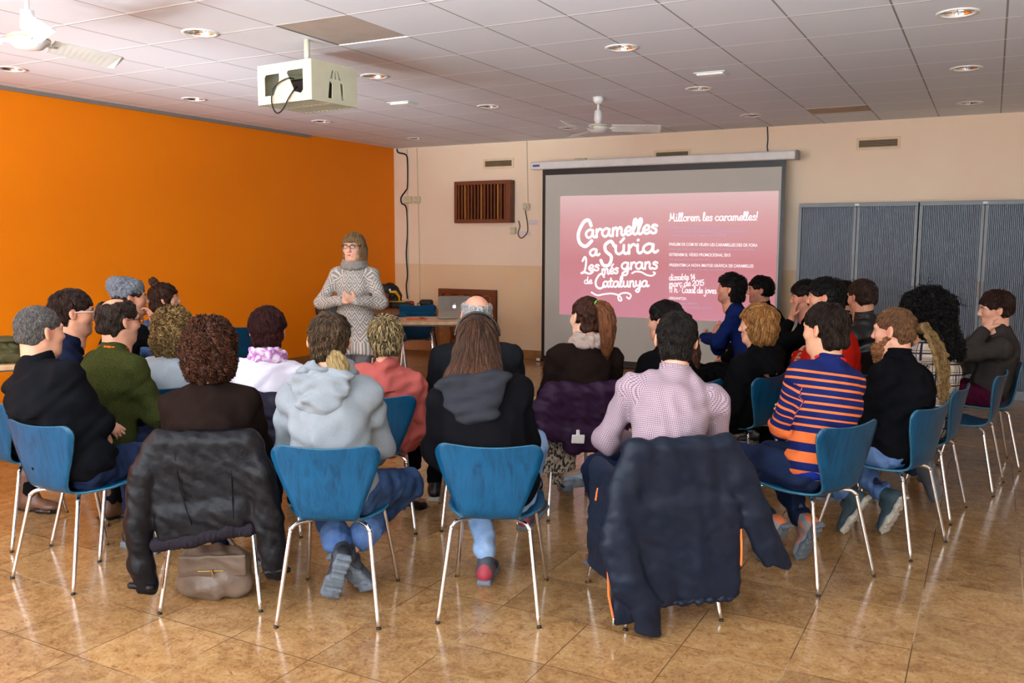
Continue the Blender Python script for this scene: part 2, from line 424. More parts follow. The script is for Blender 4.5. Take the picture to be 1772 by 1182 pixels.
# ---------------------------------------------------------------- room shell
def struct(name, mb, m, parent=None):
    o = mb.build(name, m, parent)
    if parent is None: o['kind'] = 'structure'
    return o
struct('floor', MB().box(XL-0.1, XR+0.1, YF-0.1, YB+0.1, -0.08, 0), M_FLOOR)
struct('wall_left', MB().box(XL-0.1, XL, YF-0.1, YB+0.1, 0, ZC+0.3), M_ORANGE)
struct('wall_back', MB().box(XL, XR+0.1, YB, YB+0.1, 0, ZC+0.3), M_BACK)
struct('wall_right', MB().box(XR, XR+0.1, YF-0.1, YB, 0, ZC+0.3), M_WALL)
fw = MB(); z0, z1 = 0.35, 2.75
fw.box(XL, XR, YF-0.1, YF, 0, z0); fw.box(XL, XR, YF-0.1, YF, z1, ZC+0.3)
ed = [XL]+[q for a in WINX for q in a]+[XR]
for i in range(0, len(ed), 2): fw.box(ed[i], ed[i+1], YF-0.1, YF, z0, z1)
struct('wall_front', fw, M_WALL)
for i, (a, b_) in enumerate(WINX):  # assumed windows in the unseen front wall behind the camera
    q = MB(); f = 0.05
    q.box(a, b_, YF-0.09, YF-0.03, z0, z0+f).box(a, b_, YF-0.09, YF-0.03, z1-f, z1)
    for x in (a, (a+b_)/2-f/2, b_-f): q.box(x, x+f, YF-0.09, YF-0.03, z0, z1)
    wo = struct('window_%d' % (i+1), q, M_TRIM)
bb = 0.12
struct('baseboard_back', MB().box(XL, XR, YB-0.015, YB, 0, bb), M_BASE)
struct('baseboard_left', MB().box(XL, XL+0.015, YF, YB, 0, bb), M_BASE)
struct('trim_1', MB().box(XL, XL+0.03, YF, 9.0, ZC-0.035, ZC), M_TRIM)
LIGHTS = [(-4.70, 4.33), (-7.03, 4.50), (-6.90, 6.25), (-4.61, 6.10), (-6.84, 8.05), (-2.39, 6.04), (-4.58, 7.95), (-6.82, 9.92), (-2.39, 7.92), (-4.57, 9.86), (-2.37, 9.80), (-0.26, 6.08), (-0.26, 7.98), (-0.27, 9.92)]
HOLE = (-4.13, -3.54, 4.42, 5.065)
LR = 0.095
xs = sorted({XL, XR, HOLE[0], HOLE[1]} | {x+s for x, y in LIGHTS for s in (-0.13, 0.13)})
ys = sorted({YF, YB, HOLE[2], HOLE[3]} | {y+s for x, y in LIGHTS for s in (-0.13, 0.13)})
ce = MB()
for i in range(len(xs)-1):
    for j in range(len(ys)-1):
        cx, cy = (xs[i]+xs[i+1])/2, (ys[j]+ys[j+1])/2
        if HOLE[0] < cx < HOLE[1] and HOLE[2] < cy < HOLE[3]: continue
        if any(abs(cx-x) < 0.13 and abs(cy-y) < 0.13 for x, y in LIGHTS): continue
        ce.add([(xs[i], ys[j], ZC), (xs[i], ys[j+1], ZC), (xs[i+1], ys[j+1], ZC), (xs[i+1], ys[j], ZC)], [(0, 1, 2, 3)])
for x, y in LIGHTS:
    V = []
    for k in range(24):
        a = 2*math.pi*k/24; c, s = math.cos(a), math.sin(a); q = 0.13/max(abs(c), abs(s))
        V += [(x+c*LR, y+s*LR, ZC), (x+c*q, y+s*q, ZC)]
    ce.add(V, [(2*k, 2*((k+1) % 24), 2*((k+1) % 24)+1, 2*k+1) for k in range(24)])
    for sx_ in (-1, 1):
        for sy_ in (-1, 1): ce.add([(x+sx_*0.13, y+sy_*0.13, ZC), (x+0.13*sx_, y+0.13*sy_*math.tan(R(45)), ZC), (x+0.13*sx_, y+0.13*sy_, ZC)], [])
h0, h1, h2, h3 = HOLE; d = 0.009
ce.add([(h0, h2, ZC), (h1, h2, ZC), (h1, h3, ZC), (h0, h3, ZC), (h0, h2, ZC+d), (h1, h2, ZC+d), (h1, h3, ZC+d), (h0, h3, ZC+d)], [(0, 1, 5, 4), (1, 2, 6, 5), (2, 3, 7, 6), (3, 0, 4, 7), (4, 5, 6, 7)])
# sealed slab above so that no daylight leaks through the lamp openings
ce.box(XL-0.1, XR+0.1, YF-0.1, YB+0.1, ZC+0.28, ZC+0.36)
struct('ceiling', ce, M_CEIL)
struct('trim_2', MB().box(-1.765, -1.185, 9.6, 9.99, ZC-0.004, ZC+0.001), plain('stained ceiling tile', (186, 166, 142), 0.8))
struct('trim_3', MB().box(HOLE[0]+0.004, HOLE[1]-0.004, HOLE[2]+0.004, HOLE[3]-0.004, ZC+0.006, ZC+0.0085), plain('bare ceiling board', (176, 164, 154), 0.8))
# ---------------------------------------------------------------- downlights
LL = {0: 'chrome recessed downlight nearest the projector on its orange-wall side, in the brightest strip of ceiling', 1: 'recessed downlight cut by the left edge below the ceiling fan', 2: 'recessed downlight over the orange wall, left of and below the projector box',
      3: 'recessed downlight just right of the caged projector box', 4: 'recessed downlight directly below the projector box, near the orange wall', 5: 'large recessed downlight in the middle of the ceiling above the hanging white fan',
      6: 'recessed downlight halfway between the projector and the far ceiling fan', 7: 'smallest recessed downlight over the corner of orange and cream walls', 8: 'recessed downlight right of and above the far ceiling fan',
      9: 'recessed downlight just left of the far ceiling fan', 10: 'recessed downlight above the right half of the projection screen', 11: 'largest recessed downlight at the top right corner',
      12: 'middle one of the three recessed downlights at the right', 13: 'recessed downlight above the grey cabinets, lowest of the three at the right'}
lamp = None
for i, (x, y) in enumerate(LIGHTS):
    if lamp is None:
        r = empty('ceiling_downlight', (x, y, ZC))
        MB().lathe([(LR-0.004, 0.0), (LR, -0.006), (LR+0.022, -0.007), (LR+0.026, 0.0)], n=32).build('trim_ring', M_WHITE, r)
        MB().lathe([(LR-0.001, 0.0), (0.085, 0.03), (0.07, 0.08), (0.04, 0.11), (0.0, 0.115)], n=32).build('reflector', M_CHROME, r)
        MB().lathe([(0.0, 0.035), (0.02, 0.04), (0.022, 0.09), (0.0, 0.1)], n=12).build('bulb', plain('frosted bulb', (240, 238, 230), 0.3), r)
        MB().tube([(-LR+0.004, 0, 0.004), (LR-0.004, 0, 0.004)], 0.003, 6).tube([(0, -LR+0.004, 0.004), (0, LR-0.004, 0.004)], 0.003, 6).build('guard_wire', M_CHROME, r)
        lamp = r; o = r
    else: o = copy_tree(lamp); o.location = (x, y, ZC)
    tag(o, LL[i], 'downlight', 'recessed ceiling downlights')
for (x, y), lb in (((-2.09, 7.27), 'white square ceiling plate between two downlights, right of the far fan'), ((-5.23, 7.37), 'white square ceiling plate right of the caged projector')):
    r = empty('ceiling_plate', (x, y, ZC), label=lb, cat='ceiling plate', group='square plates on the ceiling')
    MB().box(-0.11, 0.11, -0.07, 0.07, -0.022, 0, 0.008).build('cover', M_WHITE, r)
    MB().box(-0.13, 0.13, -0.09, 0.09, -0.006, 0, 0.003).build('backing', M_WHITE, r)
# ---------------------------------------------------------------- ceiling fans
def fan(loc, a0, lb, zm, blade_m):
    r = empty('ceiling_fan', loc, label=lb, cat='ceiling fan', group='white ceiling fans')
    h = zm-ZC
    MB().lathe([(0, 0), (0.055, 0), (0.05, -0.035), (0.03, -0.06), (0.014, -0.065)], n=24).build('ceiling_cup', M_WHITE, r)
    MB().tube([(0, 0, -0.05), (0, 0, h+0.12)], 0.012, 12).build('rod', M_WHITE, r)
    MB().lathe([(0.014, h+0.17), (0.034, h+0.165), (0.04, h+0.07), (0.03, h+0.06), (0.03, h+0.04)], n=24).build('canopy', M_WHITE, r)
    MB().lathe([(0.03, h+0.045), (0.085, h+0.035), (0.108, h+0.018), (0.108, h-0.004), (0.085, h-0.02), (0.07, h-0.035), (0.03, h-0.045), (0, h-0.046)], n=36).build('motor', M_WHITE, r)
    MB().lathe([(0.1085, h+0.006), (0.1105, h+0.009), (0.1105, h+0.013), (0.1085, h+0.016)], n=36).build('gold_band', plain('gold band', (206, 186, 110), 0.3, 0.6), r)
    for k in range(3):
        a = R(a0+120*k); ca, sa = math.cos(a), math.sin(a); V = []; n = 12
        for i in range(n+1):
            t = i/n; rr = 0.13+t*0.46; wd = 0.042+0.034*t-(0.03*max(0, t-0.9)/0.1)
            for s, tw in ((-1, 0.026), (1, -0.026)):
                for zz in (0.0015, -0.0015): V.append((rr*ca-s*wd*sa, rr*sa+s*wd*ca, h+tw+zz-0.012*t))
        F = []
        for i in range(n):
            b0 = i*4; F += [(b0, b0+4, b0+6, b0+2), (b0+1, b0+3, b0+7, b0+5), (b0, b0+1, b0+5, b0+4), (b0+2, b0+6, b0+7, b0+3)]
        F += [(0, 2, 3, 1), (n*4, n*4+1, n*4+3, n*4+2)]
        bl = MB().add(V, F).build('blade', blade_m, r)
        MB().tube([(0.08*ca, 0.08*sa, h), (0.17*ca, 0.17*sa, h+0.002)], 0.009, 8).build('bracket', M_WHITE, bl)
    return r
M_BLADE = plain('white fan blade', (222, 220, 214), 0.4)
fan((-4.713, 3.129, 2.98), 92.1, 'large white three-blade ceiling fan at the top left corner', 2.69, M_BLADE)
fan((-3.37, 7.94, ZC), 262, 'small white ceiling fan hanging above the projection screen', 2.69, M_BLADE)
# ---------------------------------------------------------------- caged projector
def projector():
    bx = ((-4.207, 4.81), -0.0813, 0.51, 0.43, 2.53)   # centre, heading, width, depth
    (cx, cy), ang, wA, wB, zb = bx
    H_ = 0.262; r = empty('projector_cage', (cx, cy, zb), ang, label='ivory metal cage with a ceiling projector inside, hanging on a pole', cat='projector')
    th = 0.004; a, b_ = wA/2, wB/2
    # side faces with cut-outs, each as a plate with openings
    def plate(name, w_, holes, place):
        # triangulated plate via bmesh: outer loop + hole loops
        import bmesh
        bm = bmesh.new(); loops = [[(-w_/2, 0), (w_/2, 0), (w_/2, H_), (-w_/2, H_)]]+holes; E = []
        for lp in loops:
            vs = [bm.verts.new(place(x, z)) for x, z in lp]
            for i in range(len(vs)): E.append(bm.edges.new((vs[i], vs[(i+1) % len(vs)])))
        bmesh.ops.triangle_fill(bm, use_beauty=True, use_dissolve=False, edges=E)
        bmesh.ops.recalc_face_normals(bm, faces=bm.faces)
        me = D.meshes.new(name); bm.to_mesh(me); bm.free(); me.materials.append(M_OFFW)
        o = D.objects.new(name, me); link(o, r); s = o.modifiers.new('thickness', 'SOLIDIFY'); s.thickness = 0.004; s.offset = 0
        return o
    w2 = wA; w3 = wB
    hA = [[(-0.185, 0.055), (-0.10, 0.055), (-0.08, 0.09), (-0.065, 0.12), (-0.045, 0.15), (-0.045, 0.195), (-0.17, 0.195), (-0.185, 0.18)], [(0.10, 0.065), (0.16, 0.05), (0.18, 0.07), (0.18, 0.205), (0.04, 0.205), (0.03, 0.19), (0.06, 0.14)]]
    hB = [[(-0.065, 0.03), (-0.03, 0.03), (-0.025, 0.13), (-0.05, 0.145)], [(0.06, 0.03), (0.085, 0.03), (0.075, 0.14), (0.05, 0.14)], [(-0.045, 0.16), (-0.02, 0.16), (-0.012, 0.215), (-0.025, 0.215)], [(0.0, 0.16), (0.018, 0.16), (0.008, 0.215), (0.0, 0.215)], [(0.038, 0.16), (0.06, 0.16), (0.03, 0.215), (0.02, 0.215)]]
    plate('side_panel', wA, hA, lambda x, z: (x, -b_, z)); plate('side_panel', wA, [], lambda x, z: (x, b_, z))
    plate('side_panel', wB, hB, lambda x, z: (a, x, z)); plate('side_panel', wB, [], lambda x, z: (-a, x, z))
    q = MB(); n = 13
    for i in range(n):
        x = -a+0.012+(2*a-0.024)*i/(n-1); q.box(x-0.008, x+0.008, -b_, b_, 0, 0.005)
    q.box(-a, a, -b_, -b_+0.01, 0, 0.006).box(-a, a, b_-0.01, b_, 0, 0.006).box(-a, a, -0.02, 0.02, 0.001, 0.006)
    q.build('bottom_grille', M_OFFW, r); MB().box(-a, a, -b_, b_, H_-0.004, H_).build('lid', M_OFFW, r)
    p = MB().box(-0.13, 0.13, -0.11, 0.12, 0.05, 0.17, 0.015).build('projector_body', plain('dark projector body', (40, 42, 48), 0.4), r)
    MB().lathe([(0.0, 0.15), (0.035, 0.15), (0.035, 0.11)], (0.05, 0, 0.11), axis='y').build('lens', M_BLACK, p)
    MB().tube([(0.0, 0, H_), (0.0, 0, ZC-zb+0.005)], 0.02, 16).build('pole', M_OFFW, r)
    MB().lathe([(0.0, H_+0.012), (0.05, H_+0.01), (0.05, H_), (0, H_)]).build('pole_flange', M_OFFW, r)
    MB().tube(smooth_path([(0.075, -b_+0.02, 0.15), (0.06, -b_-0.02, 0.15), (-0.02, -b_-0.03, 0.125), (-0.09, -b_-0.02, 0.08), (-0.10, -b_-0.02, 0.0), (-0.06, -b_-0.02, -0.065), (0.0, -b_-0.02, -0.05), (0.06, -b_-0.02, 0.02), (0.10, -b_-0.01, 0.07), (0.09, -b_+0.03, 0.1)], 6), 0.005, 8).build('cable', M_BLACK, r)
projector()
# ---------------------------------------------------------------- projection screen with slide
YS = 10.62
def screen():
    r = empty('projection_screen', (-3.8, YS, 0), label='wide roll-down projection screen with black borders showing a pink slide', cat='projection screen')
    cx = -3.8
    def part(name, m_, b3, bev=0.0, par=None): 
        x0, x1, y0, y1, z0_, z1_ = b3
        return MB().box(x0-cx, x1-cx, y0-YS, y1-YS, z0_, z1_, bev).build(name, m_, par or r)
    L0, L1 = -5.4462, -2.0372; top = 2.6158
    case = part('roller_case', M_WHITE, (L0, L1, YS-0.06, YS+0.06, top-0.05, top+0.05), 0.012)
    part('end_cap', M_TRIM, (L1, L1+0.03, YS-0.065, YS+0.065, top-0.055, top+0.055), 0.01, case)
    part('blue_badge', plain('blue badge', (70, 72, 130), 0.4), (L0+0.04, L0+0.14, YS-0.063, YS-0.06, top-0.015, top+0.012), 0, case)
    part('wall_bracket', M_TRIM, (L0+0.3, L0+0.34, YS+0.05, YB-0.004, top-0.03, top+0.03)); part('wall_bracket', M_TRIM, (L1-0.34, L1-0.3, YS+0.05, YB-0.004, top-0.03, top+0.03))
    a, b_ = -5.2905, -2.1497; zb = 0.03; zt = top-0.05
    part('black_border', M_BLACK, (a, b_, YS-0.001, YS+0.001, zb, zt))
    part('screen_cloth', plain('white screen cloth', (196, 198, 190), 0.8, var=0.01), (a+0.045, b_-0.045, YS-0.003, YS-0.001, zb+0.06, zt-0.075))
    part('bottom_bar', M_BLACK, (a-0.01, b_+0.01, YS-0.02, YS+0.02, zb-0.02, zb+0.02))
    for s in (a-0.07, b_+0.01): part('bar_end', M_WHITE, (s, s+0.06, YS-0.018, YS+0.018, zb-0.015, zb+0.015), 0.004)
    # projected slide
    s0, s1, t0, t1 = -5.0264, -2.2192, 0.66, 2.2132
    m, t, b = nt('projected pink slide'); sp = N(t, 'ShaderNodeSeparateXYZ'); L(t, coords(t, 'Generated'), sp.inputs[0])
    c = ramp(t, sp.outputs[2], [(0.0, srgb(212, 128, 150)), (0.45, srgb(206, 116, 126)), (0.8, srgb(222, 158, 162)), (1, srgb(232, 192, 192))])  # paler top stands in for glare, painted into the slide's emission
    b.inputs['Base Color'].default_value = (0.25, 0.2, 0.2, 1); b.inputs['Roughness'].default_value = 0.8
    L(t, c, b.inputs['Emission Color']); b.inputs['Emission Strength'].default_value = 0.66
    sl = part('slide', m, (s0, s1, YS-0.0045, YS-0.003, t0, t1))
    def lit(nm, c, e):
        m, t, b = nt(nm); b.inputs['Base Color'].default_value = (0.3, 0.3, 0.3, 1); b.inputs['Emission Color'].default_value = srgb(c); b.inputs['Emission Strength'].default_value = e; return m
    MW = lit('projected white lettering', (250, 246, 250), 0.85); ML = lit('projected lilac lettering', (184, 138, 186), 0.62)
    G = {
     'a': ([[(.75, .85), (.45, 1), (.12, .7), (.1, .3), (.35, 0), (.65, .25), (.78, .95), (.76, .3), (.9, .02), (1.1, .2)]], 1.0),
     'b': ([[(.15, 1.8), (.12, .3), (.35, 0), (.7, .3), (.65, .8), (.4, .95), (.15, .6)]], .85),
     'c': ([[(.7, .8), (.45, 1), (.12, .65), (.12, .3), (.4, 0), (.8, .25)]], .8),
     'ç': ([[(.7, .8), (.45, 1), (.12, .65), (.12, .3), (.4, 0), (.8, .25)], [(.4, 0), (.5, -.25), (.3, -.45)]], .8),
     'd': ([[(.75, .85), (.45, 1), (.12, .7), (.1, .3), (.35, 0), (.65, .25), (.8, 1.8)], [(.8, 1.8), (.77, .3), (.9, .02), (1.1, .2)]], 1.0),
     'e': ([[(.1, .45), (.55, .5), (.62, .85), (.4, 1), (.12, .65), (.12, .3), (.4, 0), (.8, .25)]], .76),
     'g': ([[(.75, .85), (.45, 1), (.12, .7), (.1, .3), (.35, 0), (.65, .25), (.78, .95)], [(.78, .95), (.75, -.5), (.45, -.9), (.15, -.65), (.5, -.3), (1.05, .15)]], 1.0),
     'h': ([[(.15, 1.8), (.12, 0)], [(.12, .5), (.45, 1), (.7, .8), (.7, .2), (.85, 0), (1, .15)]], .95),
     'i': ([[(.15, .95), (.15, .25), (.3, 0), (.5, .2)], [(.16, 1.42), (.19, 1.46)]], .48),
     'j': ([[(.3, .95), (.3, -.5), (.05, -.85), (-.15, -.6)], [(.3, 1.42), (.33, 1.46)]], .5),
     'l': ([[(.05, .3), (.4, 1.4), (.33, 1.85), (.15, 1.6), (.12, .3), (.3, 0), (.55, .25)]], .48),
     'm': ([[(.12, .95), (.12, 0)], [(.12, .6), (.35, 1), (.52, .8), (.52, 0)], [(.52, .6), (.78, 1), (.95, .8), (.95, .2), (1.1, 0), (1.25, .15)]], 1.2),
     'n': ([[(.12, .95), (.12, 0)], [(.12, .6), (.4, 1), (.6, .8), (.6, .2), (.75, 0), (.9, .15)]], .86),
     'o': ([[(.45, 1), (.12, .7), (.12, .3), (.42, 0), (.75, .3), (.72, .75), (.45, 1), (.9, .85)]], .85),
     'r': ([[(.12, .95), (.14, 0)], [(.14, .55), (.4, 1), (.62, .85)]], .6),
     's': ([[(.6, .85), (.35, 1), (.15, .75), (.5, .45), (.5, .1), (.25, 0), (.02, .15)]], .62),
     't': ([[(.25, 1.5), (.2, .3), (.38, 0), (.6, .2)], [(0, 1), (.5, 1.05)]], .55),
     'u': ([[(.12, .95), (.12, .3), (.35, 0), (.65, .3), (.7, .95)], [(.7, .95), (.7, .25), (.85, 0), (1.05, .2)]], .95),
     'v': ([[(.1, .95), (.35, .02), (.65, .95), (.85, .85)]], .8),
     'y': ([[(.12, .95), (.15, .4), (.4, .15), (.68, .5), (.72, .95)], [(.72, .95), (.65, -.5), (.4, -.9), (.12, -.65), (.5, -.25), (1, .15)]], .92),
     'M': ([[(0, .1), (.2, .3), (.3, 1.8)], [(.3, 1.8), (.6, .5), (.95, 1.8)], [(.95, 1.8), (1.0, .3), (1.2, 0), (1.4, .2)]], 1.35),
     'C': ([[(.95, 1.45), (.78, 1.85), (.45, 1.7), (.12, .9), (.2, .2), (.6, -.1), (1.0, .3)]], 1.0),
     'S': ([[(.95, 1.45), (.7, 1.85), (.3, 1.55), (.35, 1.05), (.75, .6), (.6, -.05), (.2, -.1), (0, .3)]], 1.0),
     'L': ([[(.1, 1.4), (.3, 1.85), (.42, 1.4), (.3, .3), (0, 0), (.3, .12), (.7, -.05), (1.0, .15)]], .95),
     '1': ([[(0, 1.2), (.3, 1.6)], [(.3, 1.6), (.3, 0)]], .55), '4': ([[(.5, 1.6), (0, .5)], [(0, .5), (.8, .5)], [(.55, 1.1), (.55, 0)]], .95),
     '2': ([[(0, 1.2), (.3, 1.6), (.65, 1.2), (.3, .5), (0, 0)], [(0, 0), (.7, .02)]], .85), '0': ([[(.4, 1.6), (.05, 1.1), (.05, .4), (.4, 0), (.72, .4), (.72, 1.1), (.4, 1.6)]], .9),
     '5': ([[(.65, 1.6), (.15, 1.55)], [(.15, 1.55), (.1, .9)], [(.1, .9), (.55, .95), (.65, .4), (.3, 0), (0, .2)]], .85),
     '!': ([[(.3, 1.8), (.2, .5)], [(.15, 0), (.17, .05)]], .45), '·': ([[(.15, .5), (.18, .53)]], .4), ' ': ([], .5)}
    ACC = {'ú': ('u', [(.45, 1.3), (.7, 1.7)]), 'é': ('e', [(.35, 1.3), (.6, 1.7)])}
    yd = [0.0]
    def stroke(q, pts, wd):
        # flat ribbon with round ends, a hair in front of the slide
        P = [np.array(p) for p in pts]; yd[0] += 0.00001; y = -0.0052-yd[0]
        V = []; F = []
        for i, p in enumerate(P):
            d_ = P[min(i+1, len(P)-1)]-P[max(i-1, 0)]; d_ = d_/max(np.hypot(*d_), 1e-9); nn = np.array([-d_[1], d_[0]])*wd/2
            V += [(p[0]+nn[0], y, p[1]+nn[1]), (p[0]-nn[0], y, p[1]-nn[1])]
        for i in range(len(P)-1): F.append((2*i, 2*i+1, 2*i+3, 2*i+2))
        q.add(V, F)
        for e in (0, -1):
            c_ = P[e]; V = [(c_[0]+wd/2*math.cos(k*math.pi/6), y-0.000005, c_[1]+wd/2*math.sin(k*math.pi/6)) for k in range(12)]
            q.add(V, [tuple(range(12))])
    def script(name, text, p0, p1, xh, wd, m_=None):
        q = MB(); x = 0; items = []
        for ch in text:
            acc = None
            if ch in ACC: ch, acc = ACC[ch]
            st, ad = G[ch]; items += [(x, s) for s in st]+([(x, acc)] if acc else []); x += ad
        W_ = x; sx_ = math.hypot(p1[0]-p0[0], p1[1]-p0[1])/W_; dz = (p1[1]-p0[1])/W_
        for ox, s in items:
            pts = [(p0[0]-cx+(ox+u)*sx_, p0[1]+v*xh+(ox+u)*dz) for u, v in s]
            stroke(q, [tuple(p) for p in smooth_path(pts, 6)] if len(pts) > 2 else pts, wd)
        return q.build(name, m_ or MW, sl)
    J = [('script_lettering', 'C', (-4.7853, 1.577), (-4.5721, 1.5779), 0.172, 0.0472), ('script_lettering', 'aramelles', (-4.6631, 1.6672), (-3.6904, 1.7319), 0.1038, 0.0329), ('script_lettering', 'a', (-4.6026, 1.4358), (-4.4729, 1.4445), 0.0859, 0.0315), ('script_lettering', 'S', (-4.4389, 1.3332), (-4.247, 1.3359), 0.1576, 0.0429), ('script_lettering', 'úria', (-4.2571, 1.4613), (-3.6924, 1.4879), 0.1146, 0.0343), ('script_lettering', 'L', (-4.7145, 1.2086), (-4.5586, 1.2116), 0.1146, 0.0279), ('script_lettering', 'es', (-4.6162, 1.2406), (-4.4618, 1.2508), 0.0751, 0.0236), ('script_lettering', 'més', (-4.4287, 1.1992), (-4.1974, 1.2185), 0.0716, 0.0221), ('script_lettering', 'grans', (-4.1588, 1.2709), (-3.6728, 1.2863), 0.0859, 0.0264), ('script_lettering', 'de', (-4.6714, 1.0736), (-4.5567, 1.0765), 0.0501, 0.0143), ('script_lettering', 'C', (-4.5233, 1.0247), (-4.3857, 1.0284), 0.0966, 0.0279), ('script_lettering', 'atalunya', (-4.41, 1.0352), (-3.7895, 1.059), 0.0751, 0.0229), ('script_lettering', 'Millorem les caramelles!', (-3.5366, 1.8736), (-2.4471, 1.8777), 0.0544, 0.0128), ('script_lettering', 'dissabte 14', (-3.5191, 1.1452), (-3.1807, 1.1601), 0.0429, 0.01), ('script_lettering', 'març de 2015', (-3.5172, 1.0661), (-3.0705, 1.092), 0.0429, 0.01), ('script_lettering', '11 h · Casal de joves', (-3.5155, 0.9941), (-2.9176, 0.9976), 0.0429, 0.01)]
    for nm, tx, p0, p1, xh, wd in J: script(nm, tx, p0, p1, xh, wd)
    q = MB()
    for pts, wd in [([(-4.0091, 1.2221), (-3.9629, 1.2449), (-3.8855, 1.2391), (-3.8079, 1.2041), (-3.7391, 1.1983), (-3.7018, 1.228), (-3.7249, 1.242)], 0.0214), ([(-4.5632, 0.9633), (-4.4812, 0.9281), (-4.3844, 0.9461), (-4.2723, 0.957), (-4.1764, 0.9301), (-4.1438, 0.8792), (-4.1753, 0.8707), (-4.192, 0.9148), (-4.1532, 0.9605), (-4.0668, 0.9705), (-4.0192, 0.9424), (-4.0418, 0.8974), (-4.0736, 0.9186)], 0.0214)]: stroke(q, [tuple(p) for p in smooth_path([(x-cx, z) for x, z in pts], 8)], wd)
    q.build('flourish', MW, sl)
    for tx, p0, p1, h_ in [('PARLEM DE COM ES VEUEN LES CARAMELLES DES DE FORA', (-3.5294, 1.5749), (-2.4433, 1.5659), 0.0358), ('ESTRENEM EL VÍDEO PROMOCIONAL 2015', (-3.5263, 1.4463), (-2.7622, 1.4469), 0.0358), ('PRESENTEM LA NOVA IMATGE GRÀFICA DE CARAMELLES', (-3.5233, 1.3175), (-2.4826, 1.3198), 0.0358), ('ORGANITZA:', (-3.5135, 0.9075), (-3.2909, 0.9077), 0.0322)]:
        cu = D.curves.new('heading_lettering', 'FONT'); cu.body = tx; cu.size = 1.0; cu.offset = 0.012; cu.materials.append(MW)
        o = D.objects.new('heading_lettering', cu); COL.objects.link(o)
        dg = bpy.context.evaluated_depsgraph_get(); me = D.meshes.new_from_object(o.evaluated_get(dg)); D.objects.remove(o)
        X = np.zeros(len(me.vertices)*3, np.float32); me.vertices.foreach_get('co', X); X = X.reshape(-1, 3)
        wx = X[:, 0].max(); hz = 0.70
        s_ = (p1[0]-p0[0])/wx; Y = np.stack([p0[0]-cx+X[:, 0]*s_, np.full(len(X), -0.0056), p0[1]+X[:, 1]*h_/hz+X[:, 0]/wx*(p1[1]-p0[1])], 1)
        me.vertices.foreach_set('co', Y.astype(np.float32).ravel()); me.update(); o = D.objects.new('heading_lettering', me); link(o, sl)
    rnd = random.Random(4)
    for p0, p1, h_ in [((-3.5345, 1.7884), (-2.8916, 1.7921), 0.0143), ((-3.5333, 1.7387), (-2.5577, 1.7359), 0.0143), ((-3.5321, 1.6889), (-2.8255, 1.6884), 0.0143), ((-3.5282, 1.5249), (-2.4826, 1.5248), 0.0107), ((-3.5251, 1.3963), (-3.0148, 1.4024), 0.0107), ((-3.5222, 1.2745), (-2.8271, 1.2795), 0.0107), ((-3.4598, 0.8516), (-3.1581, 0.8624), 0.0143), ((-3.4585, 0.8011), (-2.9693, 0.8125), 0.0143)]:
        q = MB(); x = p0[0]; k = (p1[1]-p0[1])/(p1[0]-p0[0])
        while x < p1[0]:
            l_ = rnd.uniform(0.02, 0.09); e = min(x+l_, p1[0]); z_ = p0[1]+(x-p0[0])*k
            q.box(x-cx, e-cx, -0.0056, -0.0052, z_, z_+h_); x += l_+0.012
        q.build('small_print', ML, sl)

screen()
# ---------------------------------------------------------------- wall fittings
def wood(name, a, b2, scale=(1, 1, 1), rough=0.45):
    m, t, b = nt(name); wv = N(t, 'ShaderNodeTexWave', i_Scale=3, i_Distortion=5, bands_direction='X'); wv.inputs['Detail'].default_value = 3
    L(t, coords(t, scale=scale), wv.inputs['Vector']); L(t, ramp(t, wv.outputs[0], [(0.2, srgb(a)), (0.8, srgb(b2))]), b.inputs['Base Color']); b.inputs['Roughness'].default_value = rough; return m
M_WOOD = wood('reddish brown wood', (98, 48, 22), (136, 72, 34), (6, 6, 1)); M_WOOD2 = wood('honey wood', (168, 104, 48), (190, 126, 66), (4, 4, 4)); M_BEECH = wood('beech laminate', (196, 158, 116), (206, 170, 128), (1, 8, 1))
def grille():
    x0, x1, z0_, z1_ = -6.7329, -5.8246, 1.8783, 2.4559
    r = empty('wooden_heater_cover', (x0, YB, z0_), label='brown wooden slatted cover box on the cream wall above the laptop', cat='heater cover')
    W_, H_ = x1-x0, z1_-z0_; dp = 0.13; f = 0.05
    q = MB(); q.box(0, W_, -dp, 0, 0, f, 0.004).box(0, W_, -dp, 0, H_-f, H_, 0.004).box(0, f, -dp, 0, f, H_-f, 0.004).box(W_-f-0.03, W_, -dp, 0, f, H_-f, 0.004); q.build('frame', M_WOOD, r)
    MB().box(f, W_-f, -0.03, -0.01, f, H_-f).build('backing', M_DARKGAP, r)
    n = 15
    for i in range(n):
        x = f+0.02+(W_-2*f-0.07)*i/(n-1); MB().box(x-0.011, x+0.011, -dp+0.01, -0.05, f-0.005, H_-f+0.005, 0.003).build('slat', M_WOOD2 if i % 5 == 2 else M_WOOD, r)
grille()
